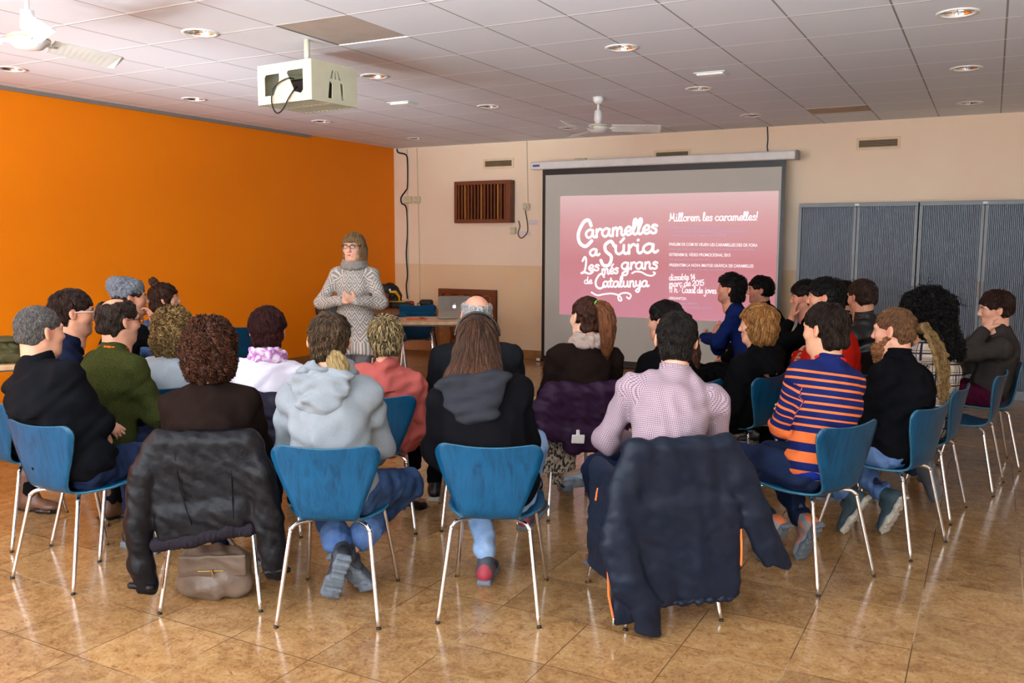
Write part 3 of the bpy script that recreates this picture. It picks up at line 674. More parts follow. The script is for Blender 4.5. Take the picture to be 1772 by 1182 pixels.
for (u0, v0, u1, v1), lb in ((((-6.2943, 2.734, -5.8717, 2.655), 'left air vent on the cream wall above the wooden slatted cover'), ((-3.7974, 2.74, -3.3824, 2.661), 'middle air vent just above the projection screen case'), ((-1.3945, 2.767, -0.991, 2.688), 'right air vent above the grey cabinets'))):
    W_, H_ = u1-u0, v0-v1
    r = empty('air_vent', (u0, YB, v1), label=lb, cat='air vent', group='air vents high on the cream wall')
    q = MB(); f = 0.03; q.box(-f, W_+f, -0.012, 0, -f, 0).box(-f, W_+f, -0.012, 0, H_, H_+f).box(-f, 0, -0.012, 0, 0, H_).box(W_, W_+f, -0.012, 0, 0, H_); q.build('frame', plain('cream vent frame', (232, 208, 172), 0.6), r)
    MB().box(0, W_, -0.004, -0.001, 0, H_).build('backing', M_DARKGAP, r)
    for i in range(5): MB().box(0, W_, -0.016, -0.006, H_*(i+0.55)/5-0.004, H_*(i+0.55)/5+0.004).build('louvre', plain('vent louvre', (150, 128, 92), 0.5) if i == 0 and 'vent louvre' not in D.materials else D.materials['vent louvre'], r)
def sock(name, x, z, wd, lb, plug=False):
    r = empty(name, (x, YB, z), label=lb, cat='wall socket')
    MB().box(-wd/2, wd/2, -0.04, 0, -0.05, 0.05, 0.01).build('housing', M_PLAST, r)
    MB().lathe([(0, -0.041), (0.03, -0.0415), (0.033, -0.046), (0.036, -0.041)], axis='y', n=20).build('face_ring', M_PLAST, r)
    if plug: MB().lathe([(0.0, -0.075), (0.018, -0.07), (0.02, -0.045), (0, -0.04)], axis='y').build('plug', M_WHITE, r)
    else:
        for s in (-0.01, 0.01): MB().lathe([(0, -0.0425), (0.004, -0.0425)], (s, 0, 0), axis='y', n=8).build('pin_hole', M_BLACK, r)
sock('wall_socket', -7.6033, 2.226, 0.14, 'wide double socket box behind the black cable near the orange wall')
sock('wall_socket', -7.439, 2.2228, 0.11, 'single socket on the thin conduit right of the double socket box')
sock('wall_socket', -5.6356, 2.0929, 0.10, 'socket with a plug in it beside the projection screen', True)
sock('wall_socket', -5.8411, 1.7716, 0.09, 'small switch box under the wooden slatted cover')
def wire(name, pts, rad, m, lb, y=None, cat='cable'):
    P = [(x, (YB-rad-0.003) if y is None else y, z) for x, z in pts]
    o = MB().tube(smooth_path(P, 6), rad, 8).build(name, m, None); tag(o, lb, cat); return o
wire('black_cable', [(-7.791, 2.9708), (-7.7709, 2.9197), (-7.6368, 2.8804), (-7.6071, 2.7791), (-7.6113, 2.4279), (-7.6431, 2.3615), (-7.7274, 2.2623), (-7.7181, 2.1776), (-7.6358, 2.1086), (-7.6191, 1.7698), (-7.644, 1.4291), (-7.6267, 1.1296), (-7.6497, 0.9571), (-7.631, 0.7679)], 0.011, M_BLACK, 'black cable hanging down the cream wall by the orange corner')
wire('cable_conduit', [(-7.6152, 2.9627), (-7.6121, 2.3608), (-7.6117, 1.5147), (-7.6103, 0.7427)], 0.006, M_PLAST, 'thin conduit running behind the hanging black cable', cat='conduit')
wire('cable_conduit', [(-7.4414, 2.9711), (-7.4283, 2.2727), (-7.4155, 1.5158), (-7.4129, 0.7493)], 0.006, M_PLAST, 'thin conduit running down through the single socket', cat='conduit')
wire('cable_conduit', [(-5.6408, 2.9787), (-5.6294, 2.545), (-5.6182, 2.1552)], 0.006, M_PLAST, 'thin conduit from the ceiling to the plugged socket by the screen', cat='conduit')
wire('heater_cord', [(-5.6622, 2.062), (-5.6254, 1.881), (-5.6247, 1.7472), (-5.714, 1.6683), (-5.7684, 1.7238), (-5.7418, 1.8266), (-5.7602, 1.9057)], 0.008, plain('grey cord', (90, 84, 74), 0.5), 'looped grey cord plugged in beside the wooden slatted cover')
wire('screen_cord', [(-2.4277, 3.0173), (-2.4149, 2.8418), (-2.4181, 2.7408), (-2.3943, 2.6384)], 0.007, M_BLACK, 'short dark cord hanging from the ceiling to the screen case')
o = MB().box(-4.8394-0.07, -4.8394+0.09, YB-0.06, YB, 2.661-0.04, 2.661+0.05, 0.008).build('junction_box', M_PLAST); tag(o, 'small ivory junction box on the wall above the screen case', 'junction box')
wire('sensor_cord', [(-5.5591, 2.62), (-5.4361, 2.6155), (-5.2197, 2.6304), (-5.007, 2.6374), (-4.856, 2.6391)], 0.008, M_BLACK, 'black cord clipped along the top of the screen case')
for (u, v), (w_, h_), lb in (((925, 385), (0.14, 0.08), 'upper strip of pale paper taped beside the screen'), ((909, 404), (0.16, 0.07), 'lower strip of pale paper taped beside the screen')):
    pass
for x, z, w_, h_, lb in [(-5.5365, 1.8803, 0.15, 0.07, 'upper strip of pale paper taped beside the screen'), (-5.6604, 1.7315, 0.16, 0.06, 'lower strip of pale paper under the cord loop')]:
    o = MB().box(x-w_/2, x+w_/2, YB-0.002, YB-0.0002, z-h_/2, z+h_/2).build('taped_paper', plain('pale paper', (228, 214, 212), 0.8) if 'pale paper' not in D.materials else D.materials['pale paper']); tag(o, lb, 'paper', 'papers taped beside the screen')
def hatch():
    x0, x1, z1_ = -7.0564, -6.0965, 0.9407
    r = empty('wooden_hatch', (x0, YB, 0), label='low reddish wood framed hatch with a chequered parquet panel behind the laptop', cat='hatch')
    W_ = x1-x0; f = 0.075
    MB().box(0, W_, -0.06, -0.001, z1_-f, z1_, 0.004).box(0, f, -0.06, -0.001, 0.125, z1_-f, 0.004).box(W_-f, W_, -0.06, -0.001, 0.125, z1_-f, 0.004).build('frame', M_WOOD, r)
    m, t, b = nt('parquet chequer'); ch = N(t, 'ShaderNodeTexChecker', i_Scale=9.5); L(t, coords(t, scale=(1, 0, 1)), ch.inputs['Vector']); ch.inputs[1].default_value = srgb(150, 92, 40); ch.inputs[2].default_value = srgb(104, 56, 26)
    L(t, ch.outputs[0], b.inputs['Base Color']); b.inputs['Roughness'].default_value = 0.4
    MB().box(f, W_-f, -0.035, -0.001, 0.125, z1_-f).build('parquet_panel', m, r)
hatch()
# ---------------------------------------------------------------- tambour cabinets
M_TAMB = plain('grey tambour slats', (112, 124, 138), 0.4)
def cabinet(x0, x1, zt, lb):
    y0, y1 = 10.42, YB-0.02; r = empty('tambour_cabinet', (x0, y0, 0), label=lb, cat='cabinet', group='grey tambour cabinets')
    W_ = x1-x0; f = 0.035; dp = y1-y0
    q = MB(); q.box(0, W_, 0, dp, zt-0.045, zt, 0.004).box(0, f, 0, dp, 0, zt-0.045, 0.003).box(W_-f, W_, 0, dp, 0, zt-0.045, 0.003).box(f, W_-f, 0, dp, 0, 0.09).box(f, W_-f, dp-0.02, dp, 0.09, zt-0.045)
    q.build('carcass', M_GREY, r)
    for s in (0, 1):
        a = f+0.002 if s == 0 else W_/2+0.002; b_ = W_/2-0.002 if s == 0 else W_-f-0.002
        n = int((b_-a-0.04)/0.017); V = []; F = []
        e0, e1 = (a, b_-0.035) if s == 0 else (a+0.035, b_)
        for i in range(n):
            u0 = e0+(e1-e0)*i/n; du = (e1-e0)/n
            for t_, dy in ((0.0, 0.034), (0.12, 0.026), (0.3, 0.022), (0.7, 0.022), (0.88, 0.026)):
                V += [(u0+du*t_, dy, 0.09), (u0+du*t_, dy, zt-0.045)]
        V += [(e1, 0.034, 0.09), (e1, 0.034, zt-0.045)]
        for i in range(len(V)//2-1): F.append((2*i, 2*i+2, 2*i+3, 2*i+1))
        d_ = MB().add(V, F).build('tambour_door', M_TAMB, r)
        h0 = b_-0.035 if s == 0 else a
        MB().box(h0, h0+0.035, 0.014, 0.034, 0.09, zt-0.045, 0.004).build('edge_strip', M_GREY, d_)
        MB().box(h0+0.008, h0+0.027, 0.008, 0.016, 1.05, 1.22, 0.004).build('handle', M_TRIM, d_)
    MB().box(W_/2-0.022, W_/2+0.022, -0.002, 0.0, zt-0.033, zt-0.012).build('sticker', plain('white sticker', (224, 240, 240), 0.5), r)
    return r
cz = 2.0535
cabinet(-1.9506, -0.7163, cz, 'grey tambour-door cabinet beside the projection screen')
cabinet(-0.7051, -0.7051+(-0.7163--1.9506), cz, 'grey tambour-door cabinet at the right edge, behind the young man')
# ---------------------------------------------------------------- moulded plywood chair
def m_ply(name, a, b2, rough=0.32):
    m, t, b = nt(name); co = coords(t, scale=(5, 5, 0.8))
    n = N(t, 'ShaderNodeTexNoise', i_Scale=3.5, i_Detail=8, i_Distortion=2.4, i_Roughness=0.65); L(t, co, n.inputs['Vector'])
    oi = N(t, 'ShaderNodeObjectInfo'); n.noise_dimensions = '4D'
    mm = N(t, 'ShaderNodeMath', operation='MULTIPLY'); L(t, oi.outputs['Random'], mm.inputs[0]); mm.inputs[1].default_value = 40; L(t, mm.outputs[0], n.inputs['W'])
    c = ramp(t, n.outputs[0], [(0.3, srgb(a)), (0.55, srgb(b2)), (0.75, tuple(min(1, x*1.12) for x in srgb(b2)[:3])+(1,))])
    L(t, c, b.inputs['Base Color']); b.inputs['Roughness'].default_value = rough; b.inputs['Specular IOR Level'].default_value = 0.3
    return m
M_PLY = m_ply('blue stained plywood', (1, 47, 76), (5, 72, 108)); M_EDGE = plain('worn plywood edge', (44, 100, 122), 0.5, vs=30, var=0.25)
def seat_shell():
    # profile: s along the shell from the seat front to the top of the back
    prof = smooth_path([(0, 0.235, 0.425), (0, 0.20, 0.442), (0, 0.08, 0.438), (0, -0.06, 0.428), (0, -0.15, 0.43), (0, -0.205, 0.462), (0, -0.228, 0.54), (0, -0.245, 0.65), (0, -0.268, 0.775)], 8)
    P = np.array(prof)[:, 1:]; ds = np.r_[0, np.cumsum(np.hypot(*np.diff(P, axis=0).T))]; Ltot = ds[-1]
    S = np.unique(np.r_[np.linspace(0, 0.08, 9)**1, np.linspace(0.08, Ltot-0.08, 34), Ltot-0.08+0.08*np.sin(np.linspace(0, math.pi/2, 12))])
    py = np.interp(S, ds, P[:, 0]); pz = np.interp(S, ds, P[:, 1])
    kx = np.array([0, 0.05, 0.12, 0.22, 0.30, 0.38, 0.43, 0.49, 0.56, 0.66, 0.76, 0.84])*Ltot/0.84
    kw = np.array([0.175, 0.20, 0.212, 0.215, 0.205, 0.155, 0.122, 0.126, 0.152, 0.19, 0.222, 0.232])
    w_ = np.interp(S, kx, kw); w_ = np.convolve(np.r_[[w_[0]]*2, w_, [w_[-1]]*2], np.ones(5)/5, 'valid')
    rc = 0.05; d0 = np.clip(S/0.06, 0, 1); w_ = w_-0.05*(1-np.sqrt(1-(1-d0)**2))
    e = np.clip(rc-(Ltot-S), 0, rc); w_ = w_-rc+np.sqrt(np.maximum(rc**2-e**2, 0))
    nu = 15; U = np.linspace(-1, 1, nu); V = []
    tz = np.gradient(pz, S); ty = np.gradient(py, S); back = np.clip((S/Ltot-0.5)/0.15, 0, 1)
    for i in range(len(S)):
        for u in U:
            x = u*w_[i]; cu = (x/0.22)**2
            nrm = np.array([-tz[i], ty[i]]); nrm = nrm/np.hypot(*nrm)   # towards the back / up?
            off = (0.030*back[i]*cu, 0.010*(1-back[i])*cu)
            top = -0.012*math.cos(u*math.pi/2)*np.clip((S[i]-Ltot+0.1)/0.1, 0, 1)
            V.append((x, py[i]+off[0], pz[i]+off[1]+top))
    V = np.array(V); n = len(S); F = []
    for i in range(n-1):
        for j in range(nu-1): a = i*nu+j; F.append((a, a+1, a+nu+1, a+nu))
    F = np.array(F); nr = vnormals(V, F); th = 0.0055
    A = V+nr*th; B = V-nr*th; V2 = np.concatenate([A, B]); m = len(V)
    F2 = [tuple(f) for f in F]+[tuple((f+m)[::-1]) for f in F]; fm = [0]*len(F2)
    loop = [j for j in range(nu)]+[i*nu+nu-1 for i in range(1, n)]+[(n-1)*nu+j for j in range(nu-2, -1, -1)]+[i*nu for i in range(n-2, 0, -1)]
    for i in range(len(loop)): a, b = loop[i], loop[(i+1) % len(loop)]; F2.append((a, a+m, b+m, b)); fm.append(1)
    return V2, F2, fm
CHAIR = None
def chair(x, y, h, lb, group, dark=False, z=0):
    global CHAIR
    if CHAIR is None:
        r = empty('plywood_chair', (0, 0, 0)); V, F, fm = seat_shell()
        mesh_obj('seat_shell', V, F, [M_PLY, M_EDGE], r, True, fm=fm)
        MB().lathe([(0, 0.412), (0.085, 0.414), (0.09, 0.424), (0.06, 0.432), (0, 0.432)], (0, -0.01, 0), 20).build('mounting_plate', M_BLACK, r)
        for sx in (-1, 1):
            for sy in (-1, 1):
                fy = 0.265*sy; pts = smooth_path([(0.03*sx, 0.05*sy-0.01, 0.416), (0.10*sx, 0.11*sy-0.01, 0.418), (0.145*sx, 0.15*sy-0.01, 0.415), (0.166*sx, 0.172*sy-0.01, 0.395), (0.172*sx, 0.18*sy-0.008, 0.36), (0.215*sx, fy, 0.0)], 6)
                lg = MB().tube(pts, 0.0098, 12).build('leg', M_CHROME, r)
                MB().tube([(0.2145*sx, fy*0.998, 0.008), (0.2155*sx, fy*1.002, 0.0)], 0.0104, 12).build('foot_cap', M_BLACK, lg)
        CHAIR = r; o = r
    else: o = copy_tree(CHAIR)
    o.location = (x, y, z); o.rotation_euler = (0, 0, R(h)); tag(o, lb, 'chair', group)
    return o
# ---------------------------------------------------------------- people
def m_skin():
    m, t, b = nt('skin'); a = N(t, 'ShaderNodeVertexColor'); a.layer_name = 'Col'
    n = N(t, 'ShaderNodeTexNoise', i_Scale=45, i_Detail=4); L(t, coords(t), n.inputs['Vector'])
    mr = N(t, 'ShaderNodeMapRange'); L(t, n.outputs[0], mr.inputs[0]); mr.inputs[3].default_value = 0.9; mr.inputs[4].default_value = 1.1
    L(t, mixc(t, 1.0, a.outputs[0], mr.outputs[0], 'MULTIPLY'), b.inputs['Base Color'])
    b.inputs['Roughness'].default_value = 0.5; b.inputs['Subsurface Weight'].default_value = 0.0
    b.inputs['Specular IOR Level'].default_value = 0.35
    bump(t, b, n.outputs[0], 0.001, 0.3); return m
def m_hair():
    m, t, b = nt('hair'); a = N(t, 'ShaderNodeVertexColor'); a.layer_name = 'Col'
    L(t, a.outputs[0], b.inputs['Base Color']); b.inputs['Roughness'].default_value = 0.46; b.inputs['Specular IOR Level'].default_value = 0.2
    n = N(t, 'ShaderNodeTexNoise', i_Scale=260, i_Detail=3); L(t, coords(t, scale=(1, 1, 0.15)), n.inputs['Vector']); bump(t, b, n.outputs[0], 0.003, 0.6); return m
M_SKIN, M_HAIR = m_skin(), m_hair()
def lin(c): return np.array(srgb(c)[:3])
def ik(S, T, l1, l2, pole):
    S, T = v3(S), v3(T); d = T-S; n = np.linalg.norm(d); mx_ = (l1+l2)*0.998
    if n > mx_: T = S+d/n*mx_; d = T-S; n = mx_
    if n < abs(l1-l2)+0.02: n = abs(l1-l2)+0.02
    a = (l1*l1-l2*l2+n*n)/(2*n); h = math.sqrt(max(l1*l1-a*a, 0)); u = unit(d)
    p = v3(pole); p = unit(p-u*(p@u)); return S+u*a+p*h, T
def rotz(a): c, s = math.cos(a), math.sin(a); return np.array([[c, -s, 0], [s, c, 0], [0, 0, 1.]])
def rotx(a): c, s = math.cos(a), math.sin(a); return np.array([[1., 0, 0], [0, c, -s], [0, s, c]])
def roty(a): c, s = math.cos(a), math.sin(a); return np.array([[c, 0, s], [0, 1., 0], [-s, 0, c]])
def hand(sc, w_, d, pn, side, curl=0.5, s=1.0, point=0.0):
    # w_: wrist, d: direction of the hand, pn: palm normal, side +1 when the thumb lies towards pn x d
    d = unit(d); pn = v3(pn); pn = unit(pn-d*(pn@d)); x = np.cross(d, pn)*side
    w_ = v3(w_)
    M = np.stack([x, d, pn], 1)
    sc.cap(w_-d*0.03*s, w_+d*0.02*s, 0.026*s, 0.027*s, 0.015)
    sc.ell(w_+d*0.052*s, (0.041*s, 0.052*s, 0.017*s), M, 0.018)
    sc.ell(w_+d*0.03*s+x*0.022*s+pn*0.008*s, (0.018*s, 0.032*s, 0.016*s), M, 0.012)
    for i, (ox, ln, r) in enumerate(((0.029, 0.068, 0.0085), (0.010, 0.078, 0.009), (-0.010, 0.072, 0.0085), (-0.028, 0.056, 0.0076))):
        c = curl*(0.8+0.15*i)
        if point and i == 0: c = curl*(1-point)
        p = w_+(d*(0.088-0.004*abs(i-1))+x*ox)*s; a = c*0.7; dd = d*math.cos(a)+pn*math.sin(a)+x*ox*1.8
        for j, f in enumerate((0.46, 0.30, 0.24)):
            q = p+unit(dd)*ln*f*s; sc.cap(p, q, (r-0.0006*j)*s, (r-0.0006*(j+1))*s, 0.003); p = q
            a += c*0.9; dd = d*math.cos(a)+pn*math.sin(a)+x*ox*1.0
    p = w_+(d*0.022+x*0.032)*s; td = unit(x*0.75+d*0.75+pn*0.35)
    q = p+td*0.036*s; sc.cap(p, q, 0.0125*s, 0.0105*s, 0.008); td2 = unit(x*0.3+d*0.85+pn*(0.3+0.4*curl)); sc.cap(q, q+td2*0.03*s, 0.0102*s, 0.0085*s, 0.003)
def head_field(sc, T, fem=0, chub=0):
    def c(x, y, z): return T @ np.array([x, y, z, 1.])
    def P(x, y, z): return (T @ np.array([x, y, z, 1.]))[:3]
    M = T[:3, :3]
    sc.ell(P(0, -0.014, 0.028), (0.076, 0.096, 0.086), M, 0.02)
    sc.ell(P(0, 0.032, -0.02), (0.064+0.004*chub, 0.062, 0.082), M, 0.03)
    sc.ell(P(0, 0.040, -0.078), (0.050+0.010*chub, 0.050, 0.036), M, 0.03)
    sc.cap(P(0, 0.080, -0.100), P(0, 0.082, -0.098), 0.016-0.003*fem, None, 0.022)
    for s in (-1, 1):
        sc.ell(P(s*0.040, 0.058, -0.022), (0.026, 0.028, 0.026), M, 0.02)
        sc.cap(P(s*0.012, 0.088, 0.030), P(s*0.044, 0.076, 0.030), 0.009-0.002*fem, None, 0.016)
        sc.ell(P(s*0.030, 0.100, 0.010), (0.017, 0.014, 0.011), M, 0.012, -1)
        sc.ell(P(s*0.030, 0.0785, 0.010), (0.0125, 0.0125, 0.0125), M, 0.004)
        sc.ell(P(s*0.083, -0.008, -0.004), (0.009, 0.020, 0.033), M@rotz(s*0.45)@roty(s*-0.16)@rotx(0.15), 0.006)
        sc.ell(P(s*0.090, 0.002, -0.002), (0.006, 0.011, 0.020), M@rotz(s*0.45), 0.004, -1)
        sc.cap(P(s*0.052, -0.005, -0.062), P(s*0.030, 0.068, -0.098), 0.012, 0.012, 0.025)
    sc.cap(P(0, 0.090, 0.016), P(0, 0.108, -0.022), 0.0075, 0.0105, 0.012)
    sc.cap(P(0, 0.104, -0.026), P(0, 0.109, -0.026), 0.0105, 0.010, 0.006)
    for s in (-1, 1): sc.cap(P(s*0.010, 0.098, -0.031), P(s*0.011, 0.102, -0.030), 0.0075, None, 0.005)
    sc.cap(P(-0.017, 0.088, -0.056), P(0.017, 0.088, -0.056), 0.0085, None, 0.008); sc.cap(P(-0.006, 0.095, -0.054), P(0.006, 0.095, -0.054), 0.0055, None, 0.006)
    sc.cap(P(-0.014, 0.088, -0.070), P(0.014, 0.088, -0.070), 0.0085, None, 0.008)
    sc.box(P(0, 0.102, -0.0625), (0.022, 0.009, 0.0016), M, 0.001, 0.003, -1)
def strands(rs, V, Nn, T, n, ln, flow, curl=0.0, lift=0.004, seg=7, rad=0.0013, spread=0.25, sel=None, keep=None, grav=0.0, follow=True):
    from mathutils.kdtree import KDTree
    I = np.arange(len(V)) if sel is None else np.where(sel)[0]
    if len(I) == 0: return np.zeros((0, 3)), np.zeros((0, 4), int), np.zeros(0)
    I = I[rs.randint(0, len(I), n)]; p = V[I].copy(); nn = Nn[I].copy(); lens = ln*rs.uniform(0.55, 1.2, n); ph = rs.uniform(0, 6.28, n); fr = rs.uniform(0.7, 1.4, n)
    kd = KDTree(len(V)); 
    for i, c in enumerate(V): kd.insert(c, i)
    kd.balance()
    jit = rs.normal(size=(n, 3))*spread; pts = [p-nn*0.003]; q = p.copy(); d = None; lf = rs.uniform(0.2, 1.0, n)*lift; free = np.zeros(n, bool)
    for k in range(seg):
        f = flow(q)+jit; f = f-nn*(np.sum(f*nn, 1)[:, None])*0.95; f[:, 2] -= grav*k/seg*0.3
        f = f/np.maximum(np.linalg.norm(f, axis=1), 1e-6)[:, None]; d = f if d is None else d*0.4+f*0.6
        q = q+d*(lens/seg)[:, None]
        if follow:
            for i in range(n):
                if free[i]: continue
                co, j, ds = kd.find(q[i])
                nn[i] = Nn[j]; h = (q[i]-V[j])@nn[i]
                if ds > 0.016: free[i] = True; continue
                q[i] -= nn[i]*h*0.9
        o = q+nn*(lf*math.sin(math.pi*min(1, (k+1)/seg*0.8)))[:, None]
        if curl:
            s_ = np.cross(d, nn); a = ph+fr*(k+1)*1.9; o = o+(s_*np.cos(a)[:, None]+nn*(np.sin(a)+0.4)[:, None])*curl
        pts.append(o)
    P = np.stack(pts, 1)
    if keep is not None:
        ok = keep(P.reshape(-1, 3)).reshape(P.shape[:2]).all(1); P = P[ok]; nn = nn[ok]; n = len(P)
        if n == 0: return np.zeros((0, 3)), np.zeros((0, 4), int), np.zeros(0)
    m = seg+1; tn = np.gradient(P, axis=1); tn /= np.maximum(np.linalg.norm(tn, axis=2), 1e-9)[..., None]
    a = np.cross(tn, nn[:, None, :]); a /= np.maximum(np.linalg.norm(a, axis=2), 1e-9)[..., None]; b = np.cross(tn, a)
    rr = rad*np.clip(1.25-np.arange(m)/(m-1), 0.12, 1)[None, :, None]*rs.uniform(0.7, 1.3, (n, 1, 1))
    R3 = [P+(a*math.cos(x)*1.9+b*math.sin(x))*rr for x in (0, 2.094, 4.189)]
    VV = np.stack(R3, 2).reshape(-1, 3); base = (np.arange(n)*m*3)[:, None, None]+(np.arange(m-1)*3)[None, :, None]
    F = []
    for k in range(3):
        k2 = (k+1) % 3; F.append(np.stack([base+k, base+k2, base+3+k2, base+3+k], -1).reshape(-1, 4))
    val = np.repeat(rs.uniform(0, 1, n), m*3)
    return VV, np.concatenate(F), val
CLOTHS = {}
def C(name, rgb, **k):
    if name not in CLOTHS: CLOTHS[name] = cloth(name, rgb, **k)
    return CLOTHS[name]
def pattern(name, fn, rough=0.9):
    if name in CLOTHS: return CLOTHS[name]
    m, t, b = nt(name); a = N(t, 'ShaderNodeAttribute'); a.attribute_name = 'guv'; s = N(t, 'ShaderNodeSeparateXYZ'); L(t, a.outputs['Vector'], s.inputs[0])
    b.inputs['Roughness'].default_value = rough; b.inputs['Specular IOR Level'].default_value = 0.15
    fn(t, b, s); CLOTHS[name] = m; return m
def person(name, lb, pos, h, head, yaw, pitch=0, roll=0, skin=(214, 160, 128), hair=None, top=None, legs=None, shoes=None, arms=None, feet=None, girth=1.0, sh=0.175, S=1.0, twist=0, fem=0, stand=False, extras=(), chub=0, seed=1, hd=1.0, knees=None, stubble=None, socks=None, sway=0.0, hipz=None, near=1, brow=(60, 40, 28), group=None):
    rs = np.random.RandomState(seed)
    root = empty(name, (pos[0], pos[1], 0), R(h), label=lb, cat='person', group=group or ('people seated in the circle' if not stand else None))
    W2L = rotz(-R(h))
    Hc = W2L @ (v3(*head)-v3(pos[0], pos[1], 0))
    Mh = rotz(R(yaw-h)) @ rotx(R(pitch)) @ roty(R(roll)); T = np.eye(4); T[:3, :3] = Mh*hd; T[:3, 3] = Hc
    Tn = np.eye(4); Tn[:3, :3] = Mh; Tn[:3, 3] = Hc
    def HP(x, y, z): return (T @ np.array([x, y, z, 1.]))[:3]
    # --- skeleton
    pel = v3(0, -0.205+0.098*(0.5+0.5*girth)+(top or {}).get('b', 0.014), 0.535) if not stand else v3(0, 0, 0.93*S)
    if hipz: pel[2] = hipz
    up = unit(v3(0, 0, 1)*0.8+Mh[:, 2]*0.2)
    Nk = Hc-up*0.165*hd-(rotz(R(twist)) @ v3(0, 0.035, 0)) - v3(0, 0.5*sway, 0)
    Mt = rotz(R(twist)); ax = unit(Nk-pel); rt = unit(Mt @ v3(1, 0, 0)-ax*((Mt @ v3(1, 0, 0))@ax)); fw_ = np.cross(ax, rt)
    Ms = np.stack([rt, fw_, ax], 1); Lt = np.linalg.norm(Nk-pel); k = Lt/0.50
    def sp(t): 
        b = -0.045*t*math.sin(math.pi*t)*(0 if stand else 1); return pel+(Nk-pel)*t+fw_*b
    hipR = np.stack([v3(1, 0, 0), v3(0, 1, 0), v3(0, 0, 1)], 1)
    g = girth; shd = {}
    for s in (-1, 1): shd[s] = Nk+rt*s*(sh-0.008)*S-ax*0.068*S+fw_*0.004
    if arms is None: arms = {}
    AR = {}
    for s in (-1, 1):
        a = dict(w=(0.13*s, 0.33, -0.44), p=(s*0.6, -0.5, -1), c=0.6); a.update(arms.get(s, {}))
        w_ = Nk+rt*a['w'][0]+(Mt @ v3(0, 1, 0))*a['w'][1]+v3(0, 0, 1)*a['w'][2]
        if 'wh' in a: w_ = HP(*a['wh'])
        pole = Mt @ v3(*a['p']); E, w_ = ik(shd[s], w_, 0.29*S, 0.26*S, pole); d = unit(w_-E)
        hdv = unit(Mt @ v3(*a['d'])) if 'd' in a else d
        if 'dh' in a: hdv = unit(HP(*a['dh'])-w_)
        pn = Mt @ v3(*a.get('n', (0, 0, -1)))
        AR[s] = (E, w_, hdv, pn, a['c'])
    LG = {}
    for s in (-1, 1):
        hp = pel+v3(s*0.085, 0.02, -0.02) if not stand else pel+v3(s*0.085, 0, -0.03)
        f = dict(a=(s*0.11, 0.36, 0.095), t=(s*0.15, 1, -0.05), n=(0, 0, 1), p=(s*0.25, 1, 1)) if not stand else dict(a=(s*0.08, 0, 0.09), t=(s*0.15, 1, 0), n=(0, 0, 1), p=(0, 1, 0))
        if feet and s in feet: f.update(feet[s])
        K, an = ik(hp, f['a'], 0.43*S, 0.41*S, f['p']); LG[s] = (hp, K, an, unit(f['t']), unit(f['n']))
    # --- the body: one figure, finer where skin shows
    hs = Sculpt(); head_field(hs, T, fem, chub)
    hs.cap(HP(0, -0.028, -0.045), Nk+ax*0.0, 0.056*(1-0.12*fem)*(1+0.12*chub), 0.057*(1-0.1*fem), 0.03); hs.cap(HP(0, 0.0, -0.06), Nk+fw_*0.03, 0.040, 0.05, 0.03)
    hs.cap(HP(0, 0.030, -0.075), Nk+fw_*0.035+ax*0.01, 0.036, 0.050, 0.04)
    hs.cap(Nk-rt*0.06-ax*0.035, Nk+rt*0.06-ax*0.035, 0.036, None, 0.03); hs.ell(Nk-ax*0.08+fw_*0.02, (0.10, 0.05, 0.05), Ms, 0.03)
    parts = [hs.mesh(0.0042 if near else 0.0055)]; nh = len(parts[0][0])
    for s in (-1, 1):
        E, w_, hdv, pn, cu = AR[s]; q = Sculpt(); hand(q, w_, hdv, pn, s, cu, 0.97*S*(0.92 if fem else 1)); q.cap(E+(w_-E)*0.55, w_, 0.034*(1-0.12*fem), 0.026*(1-0.1*fem), 0.015); parts.append(q.mesh(0.0042))
    q = Sculpt(); 
    q.ell(pel, (0.145*g, 0.10, 0.095), hipR, 0.05); q.ell(sp(0.35), (0.115*g, 0.085*g, 0.12*k), Ms, 0.05); q.ell(sp(0.68), (0.13*g, 0.09*g, 0.13*k), Ms, 0.05)
    for s in (-1, 1):
        q.cap(Nk-ax*0.03, shd[s], 0.045, 0.045, 0.05); E, w_ = AR[s][:2]; q.cap(shd[s], E, 0.042, 0.034, 0.02); q.cap(E, E+(w_-E)*0.7, 0.034, 0.028, 0.02)
        hp, K, an, t_, n_ = LG[s]; q.cap(hp, K, 0.066, 0.048, 0.04); q.cap(K, an, 0.046, 0.034, 0.03); q.cap(an-n_*0.05, an-n_*0.055+t_*0.12, 0.03, 0.026, 0.02)
    q.cap(pel, sp(0.9), 0.06, 0.05, 0.05)
    if not stand: q.box((0, -0.315, 0.555), (0.35, 0.088, 0.235), rotx(0.09), 0.01, 0.012, -1)
    parts.append(q.mesh(0.014)); V, F = join(parts)
    # pigment
    sk = lin(skin); Cc = np.tile(sk, (len(V), 1)); Hh = (V[:nh]-Hc) @ Mh / hd; x, y, z = Hh.T
    def blend(w, c): Cc[:nh] = Cc[:nh]*(1-w[:, None])+np.asarray(c)*w[:, None]
    blend(np.clip(1-np.hypot((np.abs(x)-0.038)/0.03, (z+0.02)/0.025), 0, 1)*(y > 0.03)*0.25, sk*[1.05, .72, .68])
    blend(np.clip(1-np.abs(np.hypot((np.abs(x)-0.079)/0.012, z/0.03)-0.5), 0, 1)*(np.abs(x) > 0.07)*(y < 0.03)*0.45, sk*[1.1, .66, .58])
    if stubble: blend(np.clip((-0.038-z)/0.02, 0, 1)*np.clip((y+0.005)/0.03, 0, 1)*(z > -0.13)*stubble, lin((74, 56, 48)))
    blend(np.clip(1.3-np.hypot(x/0.019, (z+0.062)/0.0095), 0, 1)*(y > 0.083), lin((178, 92, 84)))
